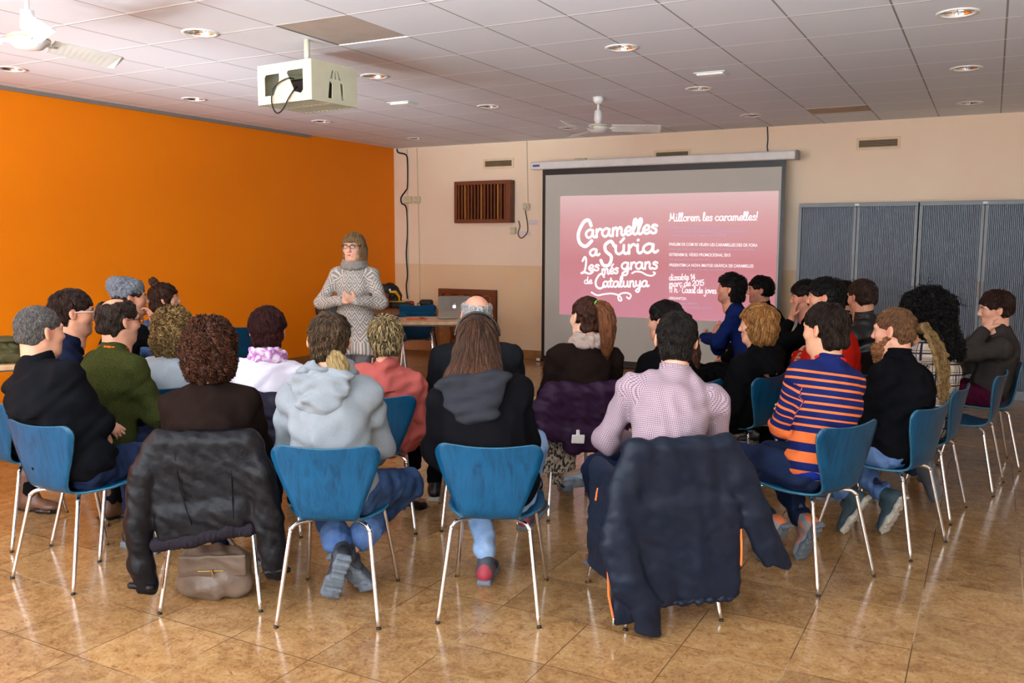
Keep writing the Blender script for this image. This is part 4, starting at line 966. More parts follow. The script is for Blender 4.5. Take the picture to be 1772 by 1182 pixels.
    blend(np.clip(1.4-np.hypot((np.abs(x)-0.030)/0.019, (z-0.030-0.004*(0.5-np.abs(np.abs(x)-0.03)/0.02))/0.0045), 0, 1)*(y > 0.06), lin(brow))
    ey = np.hypot(np.abs(x)-0.030, z-0.010); fr = (y > 0.08)
    blend(((ey < 0.0085) & fr)*0.9, lin((226, 220, 212))); blend(((ey < 0.0048) & fr)*1.0, lin((60, 44, 34))); blend((np.abs(np.hypot((np.abs(x)-0.030)/1.5, z-0.0105)-0.0088) < 0.0016)*(z > 0.012)*fr*0.8, lin((48, 34, 28)))
    if socks is not None:
        for s in (-1, 1):
            hp, K, an, t_, n_ = LG[s]; m_ = (np.linalg.norm(V-an, axis=1) < 0.13) & (np.arange(len(V)) >= nh); Cc[m_] = lin(socks)
    body = mesh_obj('body', V, F, M_SKIN, root, attrs={'Col': Cc})
    # --- garment for the upper body
    segs = []
    def garment_attr(V):
        best = None; t = np.clip(((V-pel)@ax)/Lt, -0.3, 1.2); cpos = pel+np.outer(t, ax)*Lt; dd = np.linalg.norm((V-cpos)*[1, 1, 1], axis=1)-0.14
        loc = (V-cpos); ang = np.arctan2(loc@rt, -(loc@fw_)); U = np.stack([ang*0.16, (1-t)*Lt, np.zeros(len(V))], 1); best = dd
        for s in (-1, 1):
            E, w_ = AR[s][:2]; off = 0.06
            for a, b_ in ((shd[s], E), (E, w_)):
                dv = b_-a; l_ = np.linalg.norm(dv); tt = ((V-a)@dv)/(l_*l_); tc = np.clip(tt, 0, 1); d2 = np.linalg.norm(V-(a+np.outer(tc, dv)), axis=1)-0.055
                m_ = (d2 < best) & (tt > 0.12 if off < 0.1 else True); e1 = unit(np.cross(dv, v3(0.3, 0.2, 1))); e2 = np.cross(unit(dv), e1); r_ = V-a; m_ &= (tt > 0.3) | (np.abs((V-a)@rt) > 0.02) | (off > 0.1)
                an_ = np.arctan2(r_@e1, r_@e2); U[m_] = np.stack([an_*0.055+0.01, off+tt*l_, np.full(len(V), 0.5)], 1)[m_]; best = np.where(m_, d2, best); off += l_
        return U
    if top:
        b_ = top.get('b', 0.014); q = Sculpt(); gg = g
        q.ell(pel+v3(0, 0.0, 0.035), (0.150*gg+b_, 0.108*gg+b_, 0.105+b_), hipR, 0.06); q.ell(sp(0.33), (0.128*gg+b_, 0.098*gg+b_, 0.12*k+b_), Ms, 0.06)
        q.ell(sp(0.62), (0.138*(0.5+0.5*gg)+b_+(0.004 if not fem else -0.006), 0.100*gg+b_, 0.15*k), Ms, 0.06); q.ell(sp(0.82), (0.140*S+b_*0.5, 0.086+b_, 0.085), Ms, 0.05)
        if fem:
            for s in (-1, 1): q.ell(sp(0.66)+rt*s*0.06+fw_*0.07, (0.055, 0.05, 0.06), Ms, 0.03)
        arm = top.get('arm', 0)
        for s in (-1, 1):
            q.cap(Nk-ax*0.018+rt*s*0.030-fw_*0.008, shd[s]-rt*s*0.012, 0.042+b_*0.5, 0.044+b_*0.5, 0.05)
            E, w_, hdv = AR[s][:3]; q.cap(shd[s]+(E-shd[s])*0.04, E, 0.044+b_*0.65+arm, 0.040+b_*0.8+arm, 0.055); fa = 0.93 if top.get('sl') is None else top['sl']
            q.cap(E, E+(w_-E)*fa, 0.042+b_+arm, 0.031+b_*0.6, 0.02)
        if top.get('neck', 1): q.cap(Nk-ax*0.03, Nk+ax*0.004, 0.074*(1-0.06*fem)+b_*0.3, 0.072*(1-0.06*fem)+b_*0.15, 0.02)
        if top.get('skirt'):
            for s in (-1, 1): hp, K = LG[s][:2]; q.cap(hp, hp+(K-hp)*top['skirt'], 0.10+b_, 0.088+b_, 0.05)
        q.p.append((lambda X, Y, Z, z0=(top.get('hem', 0.448) if not stand else top.get('hem', 0.7)): Z-z0+0*X+0*Y, v3(-1, -1, -1), v3(1, 1, (top.get('hem', 0.448) if not stand else top.get('hem', 0.7))), 0.01, -1))
        if not stand and not top.get('nocut'): q.box((0, -0.315, 0.555), (0.35, 0.088, 0.235), rotx(0.09), 0.01, 0.012, -1)   # the back rests flat against the chair
        V, F = q.mesh(0.0085, wrinkle(seed*7+3, top.get('amp', 0.0035), top.get('wl', 0.10), top.get('wd')))
        U = garment_attr(V); gm = mesh_obj(top.get('n', 'sweater'), V, F, top['m'], root, attrs={'guv': U})
        if top.get('lab'): gm['label'] = top['lab']
        if top.get('ring'):   # contrasting neck band
            q = Sculpt(); c0 = Nk+ax*0.026; n_ = 20
            for i in range(n_): a0, a1 = 2*math.pi*i/n_, 2*math.pi*(i+1)/n_; q.cap(c0+(rt*math.cos(a0)*0.066+fw_*(math.sin(a0)*0.066))-fw_*0.0, c0+(rt*math.cos(a1)*0.066+fw_*(math.sin(a1)*0.066)), 0.010, None, 0.004)
            V, F = q.mesh(0.004); mesh_obj('neck_band', V, F, top['ring'], gm, attrs={'guv': V*0})
        if top.get('collar'):
            q = Sculpt(); n_ = 26; ch = top.get('ch', 0.042); nd = unit(HP(0, -0.02, -0.05)-Nk)
            for i in range(n_):
                a0 = 2*math.pi*(i+0.5)/n_; 
                if math.sin(a0) > 0.93 and top['collar'] is not True: continue
                r0 = 0.072+0.012*chub; p0 = Nk+nd*0.005+(rt*math.cos(a0)+fw_*math.sin(a0))*r0+fw_*0.006; a1 = a0+2*math.pi/n_
                p1 = Nk+nd*0.005+(rt*math.cos(a1)+fw_*math.sin(a1))*r0+fw_*0.006
                for e in range(6): 
                    o = nd*(-0.03+(ch+0.042)*e/5)-(rt*math.cos(a0)+fw_*math.sin(a0))*0.002*e; q.cap(p0+o, p1+o, 0.0065, None, 0.008)
            V, F = q.mesh(0.0045); mesh_obj('collar', V, F, top.get('cm', top['m']), gm, attrs={'guv': np.stack([V[:, 0], V[:, 2], V[:, 2]*0], 1)})
        if top.get('hood'):
            q = Sculpt(); n_ = 22; nd = ax
            for i in range(n_):
                a0, a1 = 2*math.pi*i/n_, 2*math.pi*(i+1)/n_
                f = lambda a: Nk+nd*(0.03-0.028*math.sin(a)+0.0)+rt*math.cos(a)*0.098+fw_*(math.sin(a)*0.082+0.012)
                q.cap(f(a0), f(a1), 0.026 if math.sin(a0) < 0.5 else 0.019, None, 0.02)
            B = Nk-fw_*(0.080+b_*1.45); hw = top['hood']
            q.ell(B-ax*0.045-fw_*0.012, (0.125*hw, 0.042, 0.080*hw), Ms, 0.03); q.ell(B-ax*0.105*hw-fw_*0.016, (0.085*hw, 0.040, 0.06*hw), Ms, 0.04); q.ell(B-fw_*0.006, (0.145*hw, 0.046, 0.038), Ms, 0.02)
            q.ell(B+ax*0.045+fw_*0.005, (0.085, 0.030, 0.05), Ms, 0.02, -1)
            q.cap(Nk+ax*0.02, HP(0, -0.02, -0.03), 0.072, 0.085, 0.006, -1)
            V, F = q.mesh(0.0065, wrinkle(seed+50, 0.006, 0.08, (0.2, 0.2, 1))); mesh_obj('hood', V, F, top.get('hm', top['m']), gm, attrs={'guv': V*0})
        if top.get('scarf'):
            q = Sculpt(); n_ = 22
            for j in range(3):
                for i in range(n_):
                    a0, a1 = 2*math.pi*i/n_, 2*math.pi*(i+1)/n_; f = lambda a: Nk+ax*(0.005+0.022*j-0.02*math.sin(a)+0.006*math.sin(3*a+j*2))+(rt*math.cos(a)*(0.088-0.006*j)+fw_*math.sin(a)*(0.080-0.005*j))+fw_*0.012; q.cap(f(a0), f(a1), 0.018, None, 0.012)
            q.cap(Nk, HP(0, -0.02, -0.03), 0.062, 0.066, 0.004, -1)
            V, F = q.mesh(0.006, wrinkle(seed+9, 0.004, 0.035)); mesh_obj('scarf', V, F, top['scarf'], root, attrs={'guv': V})
        if top.get('cuff'):
            for s in (-1, 1):
                E, w_ = AR[s][:2]; d = unit(w_-E); q = Sculpt(); q.cap(w_-d*0.035, w_-d*0.01, 0.034+b_*0.3, 0.033+b_*0.3, 0.004); V, F = q.mesh(0.005); mesh_obj('cuff', V, F, top['cuff'], gm, attrs={'guv': V*0})
    # --- trousers
    if legs:
        q = Sculpt(); b_ = legs.get('b', 0.012)
        q.ell(pel+v3(0, 0.01, -0.008), (0.148*g+b_*0.5, 0.105*g+b_*0.5, 0.085), hipR, 0.05)
        for s in (-1, 1):
            hp, K, an, t_, n_ = LG[s]; e = legs.get('len', 0.94)
            q.cap(hp, K, 0.082*(0.6+0.4*g)+b_, 0.058+b_, 0.04)
            if e > 0.05: q.cap(K, K+(an-K)*e, 0.056+b_, legs.get('ank', 0.044)+b_*0.7, 0.03)
        zc = 0.45 if not stand else None
        if not stand: q.box((0, -0.1, 0.35), (0.22, 0.20, 0.078), None, 0.01, 0.01, -1) if not legs.get('drape') else None
        V, F = q.mesh(0.0095, wrinkle(seed*3+1, legs.get('amp', 0.005), 0.075))
        # flatten what rests on the seat
        tr = mesh_obj(legs.get('n', 'trousers'), V, F, legs['m'], root, attrs={'guv': V})
        if legs.get('lab'): tr['label'] = legs['lab']
        if legs.get('turn'):
            for s in (-1, 1):
                hp, K, an, t_, n_ = LG[s]; d = unit(an-K); e = K+(an-K)*legs.get('len', 0.94); q = Sculpt(); q.cap(e-d*0.035, e+d*0.005, legs.get('ank', 0.044)+b_+0.008, legs.get('ank', 0.044)+b_+0.009, 0.004); V, F = q.mesh(0.007, wrinkle(seed, 0.002, 0.05)); mesh_obj('turn_up', V, F, legs['turn'], tr, attrs={'guv': V})
    # --- shoes
    if shoes:
        for s in (-1, 1):
            hp, K, an, t_, n_ = LG[s]; n2 = unit(n_-t_*(n_@t_)); x_ = np.cross(t_, n2); M = np.stack([x_, t_, n2], 1); o = an-n2*0.095
            fl = 0.9 if fem else 1.0; kind = shoes.get('k', 'sneaker')
            f = lambda a, b, c: o+(x_*a*s+t_*b+n2*c)*fl
            q = Sculpt()
            if kind == 'boot': q.cap(f(0, -0.01, 0.07), f(0, -0.015, 0.22)+(K-an)*0.0, 0.048, 0.052, 0.03)
            if kind == 'pump': q.ell(f(0, -0.035, 0.062), (0.032, 0.03, 0.03), M, 0.01); q.cap(f(0, -0.02, 0.055), f(0, 0.12, 0.026), 0.030, 0.030, 0.02); q.cap(f(0, 0.12, 0.026), f(0, 0.17, 0.018), 0.030, 0.012, 0.02); q.ell(f(0, 0.03, 0.085), (0.022, 0.05, 0.03), M, 0.01, -1)
            else:
                q.ell(f(0, -0.035, 0.05), (0.037, 0.045, 0.045), M, 0.03); q.cap(f(0, -0.02, 0.05), f(0.004, 0.10, 0.038), 0.040, 0.036, 0.03); q.ell(f(0.004, 0.135, 0.034), (0.043, 0.06, 0.028), M, 0.02); q.cap(f(0, -0.02, 0.07), f(0, -0.015, 0.105), 0.042, 0.040, 0.02); q.cap(f(0, 0.02, 0.06), f(0, 0.045, 0.09), 0.03, 0.022, 0.02)
                q.box(f(0, 0.05, 0.0), (0.06, 0.2, 0.018), M, 0.004, 0.004, -1)
            V, F = q.mesh(0.006); lz = (V-o)@n2/fl; lt = (V-o)@t_/fl; mats = [shoes['m']]+([shoes['m2']] if 'm2' in shoes else []); cz = lz[F].mean(1); ct = lt[F].mean(1)
            fm = (((np.abs(((ct*1.0) % 0.05)-0.025) < 0.009) & (cz > 0.03) & (cz < 0.085) & (ct < 0.10)) | (ct < -0.062)).astype(int) if 'm2' in shoes else None
            so = mesh_obj('boot' if kind == 'boot' else 'shoe', V, F, mats, root, fm=fm)
            q = Sculpt()
            if kind == 'pump': q.cap(f(0, -0.045, 0.045), f(0, -0.04, 0.0), 0.012, 0.006, 0.01); q.box(f(0, 0.11, 0.004), (0.028, 0.05, 0.005), M, 0.004, 0.01)
            else:
                q.box(f(0, -0.045, 0.012), (0.035, 0.035, 0.013), M, 0.012, 0.02); q.box(f(0.0, 0.045, 0.011), (0.030, 0.06, 0.011), M, 0.01, 0.03); q.box(f(0.004, 0.12, 0.012), (0.045, 0.055, 0.012), M, 0.011, 0.03); q.cap(f(0.004, 0.16, 0.014), f(0.004, 0.175, 0.016), 0.02, 0.014, 0.03)
                if kind == 'sneaker':
                    for i in range(7): q.box(f(0, -0.07+i*0.04, -0.002), (0.034 if i < 4 else 0.04, 0.008, 0.004), M, 0.002, 0.004)
            V, F = q.mesh(0.0045); mesh_obj('sole' if kind != 'pump' else 'heel', V, F, shoes['s'], so)
    # --- hair
    if hair: make_hair(root, hair, T, Tn, HP, Mh, hd, Hc, Nk, rs, ax, rt, fw_)
    for e in extras: e(root, dict(T=T, HP=HP, Mh=Mh, Nk=Nk, ax=ax, rt=rt, fw=fw_, AR=AR, LG=LG, pel=pel, sp=sp, Ms=Ms, shd=shd, hd=hd, Hc=Hc))
    return root
def make_hair(root, o, T, Tn, HP, Mh, hd, Hc, Nk, rs, ax, rt, fw_):
    st = o['k']; col = lin(o['c']); col2 = lin(o.get('c2', [min(255, x*1.35+8) for x in o['c']])); th = o.get('t', 0.016); o.setdefault('lift', 0.004)
    if st == 'short' and o['lift'] > 0.002: o['lift'] *= 1.8; o['spread'] = max(0.25, o.get('spread', 0.2))
    if col.mean() < 0.02: col2 = col2*0.85; col = col*0.8
    q = Sculpt(); M = Mh; face = True
    w_ = o.get('w', 0.0)
    if st != 'fringe_ring' or True:
        q.ell(HP(0, -0.016, 0.030), ((0.078+th+w_)*hd, (0.098+th+w_*0.6)*hd, (0.088+th)*hd), M, 0.02)
        nz = o.get('nape', -0.062); q.ell(HP(0, -0.050, (nz+0.03)/1.0), ((0.060+th*0.7+w_)*hd, (0.052+th)*hd, (abs(nz+0.03)*0.2+0.055)*hd), M, 0.03)
    if st == 'bob':
        bl = o.get('bl', 0.10)
        for s in (-1, 1): q.ell(HP(s*(0.055+w_), -0.03, -0.055), (0.042*hd, 0.07*hd, bl*hd), M, 0.03)
        q.ell(HP(0, -0.070, -0.06), (0.075*hd, 0.045*hd, (bl)*hd), M, 0.04)
    if st == 'long':
        l_ = o.get('l', 0.34)
        q.cap(HP(0, -0.055, -0.02), Nk-fw_*0.085-ax*0.02, 0.085*hd, 0.085, 0.04); B = Nk-fw_*0.105-ax*(l_-0.20)
        for s in (-1, 0, 1): q.cap(HP(s*0.045, -0.06, -0.06), B+rt*s*0.092, 0.052*hd, 0.040, 0.04)
    # clear the face, and trim
    fz = o.get('fz', 0.052)
    fx = 0.066+o.get('fx', 0.0)
    if not o.get('noface'):
        q.ell(HP(0, 0.102, 0.000), (0.10*hd, 0.066*hd, 0.046*hd), M, 0.006, -1)
        q.ell(HP(0, 0.125, fz-0.098), (fx*hd, 0.098*hd, 0.105*hd), M, 0.006, -1)
        if st not in ('bob', 'long'):
            for s in (-1, 1): q.ell(HP(s*0.088, 0.045+o.get('sb', 0), -0.03), (0.035*hd, 0.06*hd, 0.052*hd), M, 0.006, -1); q.ell(HP(s*0.092, -0.004, -0.012), (0.022*hd, 0.026*hd, 0.038*hd), M, 0.006, -1)
            q.ell(HP(0, 0.02, nz-0.055), (0.12*hd, 0.075*hd, 0.075*hd), M, 0.006, -1)
    if st not in ('bob', 'long'): q.box(HP(0, -0.02, nz-0.07), (0.16, 0.16, 0.055), M@rotx(-0.25), 0.01, 0.01, -1)
    if st == 'bald':
        q.ell(HP(0, o.get('by', 0.03), 0.14), (o.get('bx', 0.078)*hd, o.get('bl', 0.125)*hd, 0.105*hd), M, 0.004, -1)
    amp = o.get('amp', 0.003); V, F = q.mesh(0.0055, wrinkle(rs.randint(999), amp, o.get('wl', 0.04)))
    nr = vnormals(V, F); Hh = (V-Hc)@Mh/hd
    rnd = rs.uniform(0, 1, len(V)); k_ = np.sin(Hh[:, 0]*260+np.sin(Hh[:, 2]*40)*2+Hh[:, 1]*120)*0.5+0.5
    cc = col[None]*(1-0.35*k_[:, None])+col2[None]*(0.35*k_[:, None])*o.get('mix', 0.6)
    if 'tip' in o: m_ = np.clip((-Hh[:, 2]-0.05)/0.22, 0, 1)[:, None]; cc = cc*(1-m_)+lin(o['tip'])*m_
    VV, FF, CC = [V], [F], [cc]; n0 = len(V)
    crown = HP(0, -0.055, 0.11)
    down = v3(0, 0, -1)
    def flow(p):
        d = p-crown; d = d/np.maximum(np.linalg.norm(d, axis=1), 1e-6)[:, None]
        if st == 'tied': tp = HP(*o['tie']); e = tp-p; return e/np.maximum(np.linalg.norm(e, axis=1), 1e-6)[:, None]
        loc = (p-Hc)@Mh; low = np.clip((-loc[:, 2]+0.02)/0.08, 0, 1)[:, None]; return d*(1-low)+down[None]*low*1.2
    nn = o.get('n', 2600)
    sel = np.ones(len(V), bool) if not o.get('noface') else None
    fm_ = 0.010 if o.get('curl') else 0.0
    def keep(P):
        x, y, z = ((P-Hc)@Mh/hd).T; bad = (y > 0.035) & (z < fz-0.012) & (np.abs(x) < (0.060 if st in ('bob', 'long') else 0.085)+o.get('fx', 0)) & (y > 0.055-0.4*np.abs(x))
        if st not in ('bob', 'long'):
            bad |= (np.abs(x) > 0.062) & (y > -0.024) & (z < 0.014) & (z > -0.07); bad |= (z < nz-0.012-0.010*rs.rand(len(z))) | ((z < -0.035) & (y > -0.02))
        if st == 'long': bad |= z < -o.get('l', 0.34)-0.02
        bad |= (((y-0.102)/0.066)**2+(z/0.044)**2 < 1)
        if st == 'bald': bad |= ((x/(o.get('bx', .078)+0.004))**2+((y-o.get('by', .03))/(o.get('bl', .125)+0.004))**2+((z-0.14)/0.108)**2) < 1
        return ~bad
    sv, sf, val = strands(rs, V, nr, T, nn, o.get('ln', 0.05), flow, o.get('curl', 0), o.get('lift', 0.004), 7 if not o.get('curl') else 12, o.get('rad', 0.0012), o.get('spread', 0.25), sel, keep, 0.3)
    if len(sv):
        # keep strands out of the face
        VV.append(sv); FF.append(sf+n0); val = val**1.8; c3 = (col*0.75)[None]*(1-val[:, None])+col2[None]*val[:, None]
        if 'tip' in o: Hs = (sv-Hc)@Mh/hd; m_ = np.clip((-Hs[:, 2]-0.05)/0.22, 0, 1)[:, None]; c3 = c3*(1-m_)+lin(o['tip'])*m_*(0.7+0.6*val[:, None])
        CC.append(c3); n0 += len(sv)
    hob = mesh_obj('hair', np.concatenate(VV), np.concatenate(FF), M_HAIR, root, attrs={'Col': np.concatenate(CC)})
    if o.get('lab'): hob['label'] = o['lab']
    return hob
def tress(name, pts, rs_, col, col2, amp=0.003, n=700, ln=0.10, seed=1, spread=0.12, curl=0, rad=0.0013, lab=None):
    # a hanging lock or ponytail; pts as a function of the figure
    def f(root, S):
        P = [S['HP'](*p) if len(p) == 3 else (S['Nk']+S['rt']*p[0]+S['fw']*p[1]+S['ax']*p[2]) for p in pts]
        P = [v3(*p) for p in smooth_path(P, 4)]; rr = np.interp(np.linspace(0, 1, len(P)), np.linspace(0, 1, len(rs_)), rs_); q = Sculpt(); q.path(P, list(rr), 0.015)
        V, F = q.mesh(0.0055, wrinkle(seed, amp, 0.03)); nr = vnormals(V, F); PA = np.array(P); rs2 = np.random.RandomState(seed)
        def flow(p):
            i = np.argmin(((p[:, None]-PA[None])**2).sum(2), 1); i2 = np.minimum(i+1, len(PA)-1); i1 = np.maximum(i2-1, 0); d = PA[i2]-PA[i1]; return d/np.maximum(np.linalg.norm(d, axis=1), 1e-6)[:, None]
        sv, sf, val = strands(rs2, V, nr, None, n, ln, flow, curl, 0.003, 8, rad, spread)
        c1, c2 = lin(col), lin(col2); k_ = rs2.uniform(0, 1, len(V))[:, None]*0.4
        o = mesh_obj(name, np.concatenate([V, sv]), np.concatenate([F, sf+len(V)]), M_HAIR, root, attrs={'Col': np.concatenate([c1*(1-k_)+c2*k_, c1*(1-val[:, None])+c2*val[:, None]])})
        if lab: o['label'] = lab
    return f
def blob(name, fn, m, h=0.006, disp=None, lab=None):
    def f(root, S):
        q = Sculpt(); fn(q, S); V, F = q.mesh(h, disp); o = mesh_obj(name, V, F, m, root, attrs={'guv': V, 'Col': np.tile(lin((120, 120, 120)), (len(V), 1))})
        if lab: o['label'] = lab
    return f
def glasses(m, lens=True, on_head=False):
    def f(root, S):
        HP = S['HP']; mb = MB(); z0 = 0.010 if not on_head else 0.10; y0 = 0.108 if not on_head else 0.055
        dz = 0 if not on_head else 0.03
        for s in (-1, 1):
            pts = [tuple(HP(s*0.032+0.024*math.cos(a)*(1.05), y0-0.002*abs(math.cos(a))-(0.0 if not on_head else 0.02*math.sin(a)), z0+0.015*math.sin(a)*(1 if not on_head else 1.2))) for a in [2*math.pi*i/18 for i in range(19)]]
            mb.tube(pts, 0.0022, 6)
            mb.tube([tuple(HP(s*0.056, y0-0.002, z0+0.006)), tuple(HP(s*0.076, y0-0.02, z0+0.006)), tuple(HP(s*0.083, 0.02 if not on_head else 0.0, 0.010 if not on_head else 0.075)), tuple(HP(s*0.083, -0.012 if not on_head else -0.04, 0.004 if not on_head else 0.04))], 0.0022, 6)
        mb.tube([tuple(HP(-0.009, y0+0.002, z0+0.004)), tuple(HP(0.009, y0+0.002, z0+0.004))], 0.002, 6)
        o = mb.build('glasses' if not on_head else 'sunglasses', m, root)
        if on_head:
            q = MB()
            for s in (-1, 1): q.add([tuple(HP(s*0.032+0.023*math.cos(a), y0-0.02*math.sin(a)-0.0, z0+0.018*math.sin(a))) for a in [2*math.pi*i/18 for i in range(18)]], [tuple(range(18))])
            q.build('lens', M_BLACK, o)
    return f
# ---------------------------------------------------------------- cloths with woven or printed patterns
def p_stripes(t, b, s):
    T_ = 0.75; Bl = srgb(20, 32, 88); Or = srgb(222, 112, 58); st = [(0, Bl)]
    v = 0.045
    while v < 0.30: st += [(v, Or), (v+0.011, Bl)]; v += 0.036
    for a, e in ((0.335, 0.385), (0.425, 0.475), (0.515, 0.555), (0.595, 0.63)): st += [(a, Or), (e, Bl)]
    d = N(t, 'ShaderNodeMath', operation='DIVIDE'); L(t, s.outputs[1], d.inputs[0]); d.inputs[1].default_value = T_
    c = ramp(t, d.outputs[0], [(p/T_, c_) for p, c_ in st], 'CONSTANT'); n = N(t, 'ShaderNodeTexNoise', i_Scale=300); L(t, coords(t), n.inputs['Vector'])
    L(t, c, b.inputs['Base Color']); bump(t, b, n.outputs[0], 0.002, 0.5)
def pp(t, src, period, off=0.0):
    a = N(t, 'ShaderNodeMath', operation='ADD'); L(t, src, a.inputs[0]); a.inputs[1].default_value = off+period*60
    p = N(t, 'ShaderNodeMath', operation='PINGPONG'); L(t, a.outputs[0], p.inputs[0]); p.inputs[1].default_value = period/2; return p.outputs[0]
def less(t, src, v):
    q = N(t, 'ShaderNodeMath', operation='LESS_THAN'); L(t, src, q.inputs[0]); q.inputs[1].default_value = v; return q.outputs[0]
def op(t, o_, a, c_):
    q = N(t, 'ShaderNodeMath', operation=o_)
    for s, v in ((q.inputs[0], a), (q.inputs[1], c_)):
        if hasattr(v, 'links'): L(t, v, s)
        else: s.default_value = v
    return q.outputs[0]
def planar(t):
    q = N(t, 'ShaderNodeSeparateXYZ'); L(t, coords(t), q.inputs[0]); return op(t, 'ADD', q.outputs[0], op(t, 'MULTIPLY', q.outputs[1], 0.8)), q.outputs[2]
def p_dots(t, b, s):
    u, v = pp(t, s.outputs[0], 0.0085), pp(t, s.outputs[1], 0.0085); k = op(t, 'ADD', u, v); k = less(t, k, 0.0030)
    L(t, mixc(t, k, srgb(166, 146, 154), srgb(96, 76, 98)), b.inputs['Base Color'])
    n = N(t, 'ShaderNodeTexNoise', i_Scale=8, i_Detail=3, i_Distortion=0.8); L(t, coords(t), n.inputs['Vector']); bump(t, b, n.outputs[0], 0.012, 0.5)
def p_plaid(t, b, s):
    cr = srgb(196, 186, 168); u, v = s.outputs[0], s.outputs[1]
    k1 = op(t, 'MAXIMUM', less(t, pp(t, u, 0.062), 0.0045), less(t, pp(t, v, 0.062), 0.0045)); k2 = op(t, 'MAXIMUM', less(t, pp(t, u, 0.062, 0.016), 0.002), less(t, pp(t, v, 0.062, 0.016), 0.002))
    k3 = op(t, 'MAXIMUM', less(t, pp(t, u, 0.124, 0.031), 0.010), less(t, pp(t, v, 0.124, 0.031), 0.010))
    c = mixc(t, k3, cr, srgb(164, 158, 150)); c = mixc(t, k1, c, srgb(36, 38, 58)); c = mixc(t, k2, c, srgb(66, 66, 84)); L(t, c, b.inputs['Base Color'])
def p_knit(t, b, s):
    u, v = s.outputs[0], s.outputs[1]; z = op(t, 'MULTIPLY', pp(t, u, 0.105), 1.3)
    a = op(t, 'ADD', v, z); c_ = op(t, 'SUBTRACT', v, z); w1 = pp(t, a, 0.034); w2 = pp(t, a, 0.155); w3 = pp(t, c_, 0.034)
    k = less(t, w1, 0.0065); k2 = less(t, w3, 0.0065); sel = less(t, w2, 0.034); kk = op(t, 'ADD', op(t, 'MULTIPLY', k, sel), op(t, 'MULTIPLY', k2, op(t, 'SUBTRACT', 1.0, sel)))
    n = N(t, 'ShaderNodeTexNoise', i_Scale=260, i_Detail=2); L(t, coords(t), n.inputs['Vector'])
    c = mixc(t, kk, srgb(140, 135, 129), srgb(206, 200, 192)); c = mixc(t, 0.25, c, n.outputs[1], 'OVERLAY')
    L(t, c, b.inputs['Base Color']); bump(t, b, kk, 0.002, 0.4)
def p_leopard(t, b, s):
    n = N(t, 'ShaderNodeTexNoise', i_Scale=85, i_Detail=3); L(t, coords(t, scale=(1, 1, 0.5)), n.inputs['Vector']); L(t, ramp(t, n.outputs[0], [(0.44, srgb(38, 34, 34)), (0.52, srgb(150, 138, 122))]), b.inputs['Base Color'])
def p_scarf(t, b, s):
    n = N(t, 'ShaderNodeTexNoise', i_Scale=24, i_Detail=2); L(t, coords(t), n.inputs['Vector']); L(t, ramp(t, n.outputs[0], [(0.4, srgb(214, 200, 214)), (0.5, srgb(190, 138, 186)), (0.6, srgb(158, 84, 156)), (0.66, srgb(216, 206, 220))]), b.inputs['Base Color'])
def p_denim(t, b, s, a=(26, 42, 72), c2=(62, 88, 128)):
    n = N(t, 'ShaderNodeTexNoise', i_Scale=7, i_Detail=5); L(t, coords(t), n.inputs['Vector']); n2 = N(t, 'ShaderNodeTexNoise', i_Scale=240); L(t, coords(t), n2.inputs['Vector'])
    m_ = op(t, 'ADD', op(t, 'MULTIPLY', n.outputs[0], 0.75), op(t, 'MULTIPLY', n2.outputs[0], 0.25)); L(t, ramp(t, m_, [(0.36, srgb(a)), (0.66, srgb(c2))]), b.inputs['Base Color']); bump(t, b, m_, 0.004, 0.5)
STRIPE, DOTS, PLAID, KNIT = pattern('striped knit', p_stripes), pattern('dotted shirt cotton', p_dots), pattern('plaid cotton', p_plaid), pattern('patterned knit', p_knit)
LEO, SCARF = pattern('speckled fur cloth', p_leopard), pattern('purple printed scarf', p_scarf)
DEN = pattern('blue denim', p_denim); DEND = pattern('dark denim', lambda t, b, s: p_denim(t, b, s, (14, 22, 44), (30, 44, 76))); DENL = pattern('pale denim', lambda t, b, s: p_denim(t, b, s, (96, 128, 170), (150, 176, 208))); DENM = pattern('washed denim', lambda t, b, s: p_denim(t, b, s, (54, 84, 136), (104, 136, 184)))
BLACK = C('black cloth', (12, 12, 14)); NAVY = C('navy cloth', (18, 24, 44)); GREENK = C('dark green knit', (50, 54, 24), var=0.35, weave=200); BROWNK = C('dark brown knit', (27, 18, 15))
GREYH = C('heather grey jersey', (130, 137, 143), var=0.10); WHITEK = C('white knit', (206, 202, 214)); PALEB = C('pale grey blue knit', (156, 168, 176)); SALM = C('salmon jacket cloth', (178, 90, 84)); DARKG = C('dark grey jersey', (44, 46, 52)); CARD = C('charcoal cardigan knit', (56, 52, 50), var=0.25)
RED = C('red knit', (186, 30, 18)); ROYAL = C('royal blue knit', (18, 34, 86)); WINE = C('wine cloth', (66, 16, 40)); GREYT = C('grey trouser cloth', (104, 104, 108)); TAUPE = C('taupe scarf cloth', (164, 146, 136)); SUIT = C('charcoal suit cloth', (26, 28, 32))
RUB = plain('grey rubber sole', (96, 106, 116), 0.8, vs=40, var=0.2, bmp=0.003, bs=80); RUBW = plain('off-white rubber sole', (178, 174, 162), 0.8); SHG = plain('dark grey shoe', (58, 64, 72), 0.7); SHM = plain('light grey shoe', (128, 132, 140), 0.7); SHB = plain('black shoe', (14, 14, 16), 0.35); SHT = plain('tan shoe leather', (118, 90, 64), 0.6); SHBR = plain('brown boot leather', (92, 58, 38), 0.5)
SHR = plain('red shoe trim', (150, 44, 58), 0.6); SHO = plain('orange shoe trim', (206, 110, 70), 0.6); SHBK = plain('dark shoe trim', (24, 26, 30), 0.6); SHTE = plain('teal grey canvas', (44, 66, 76), 0.7)
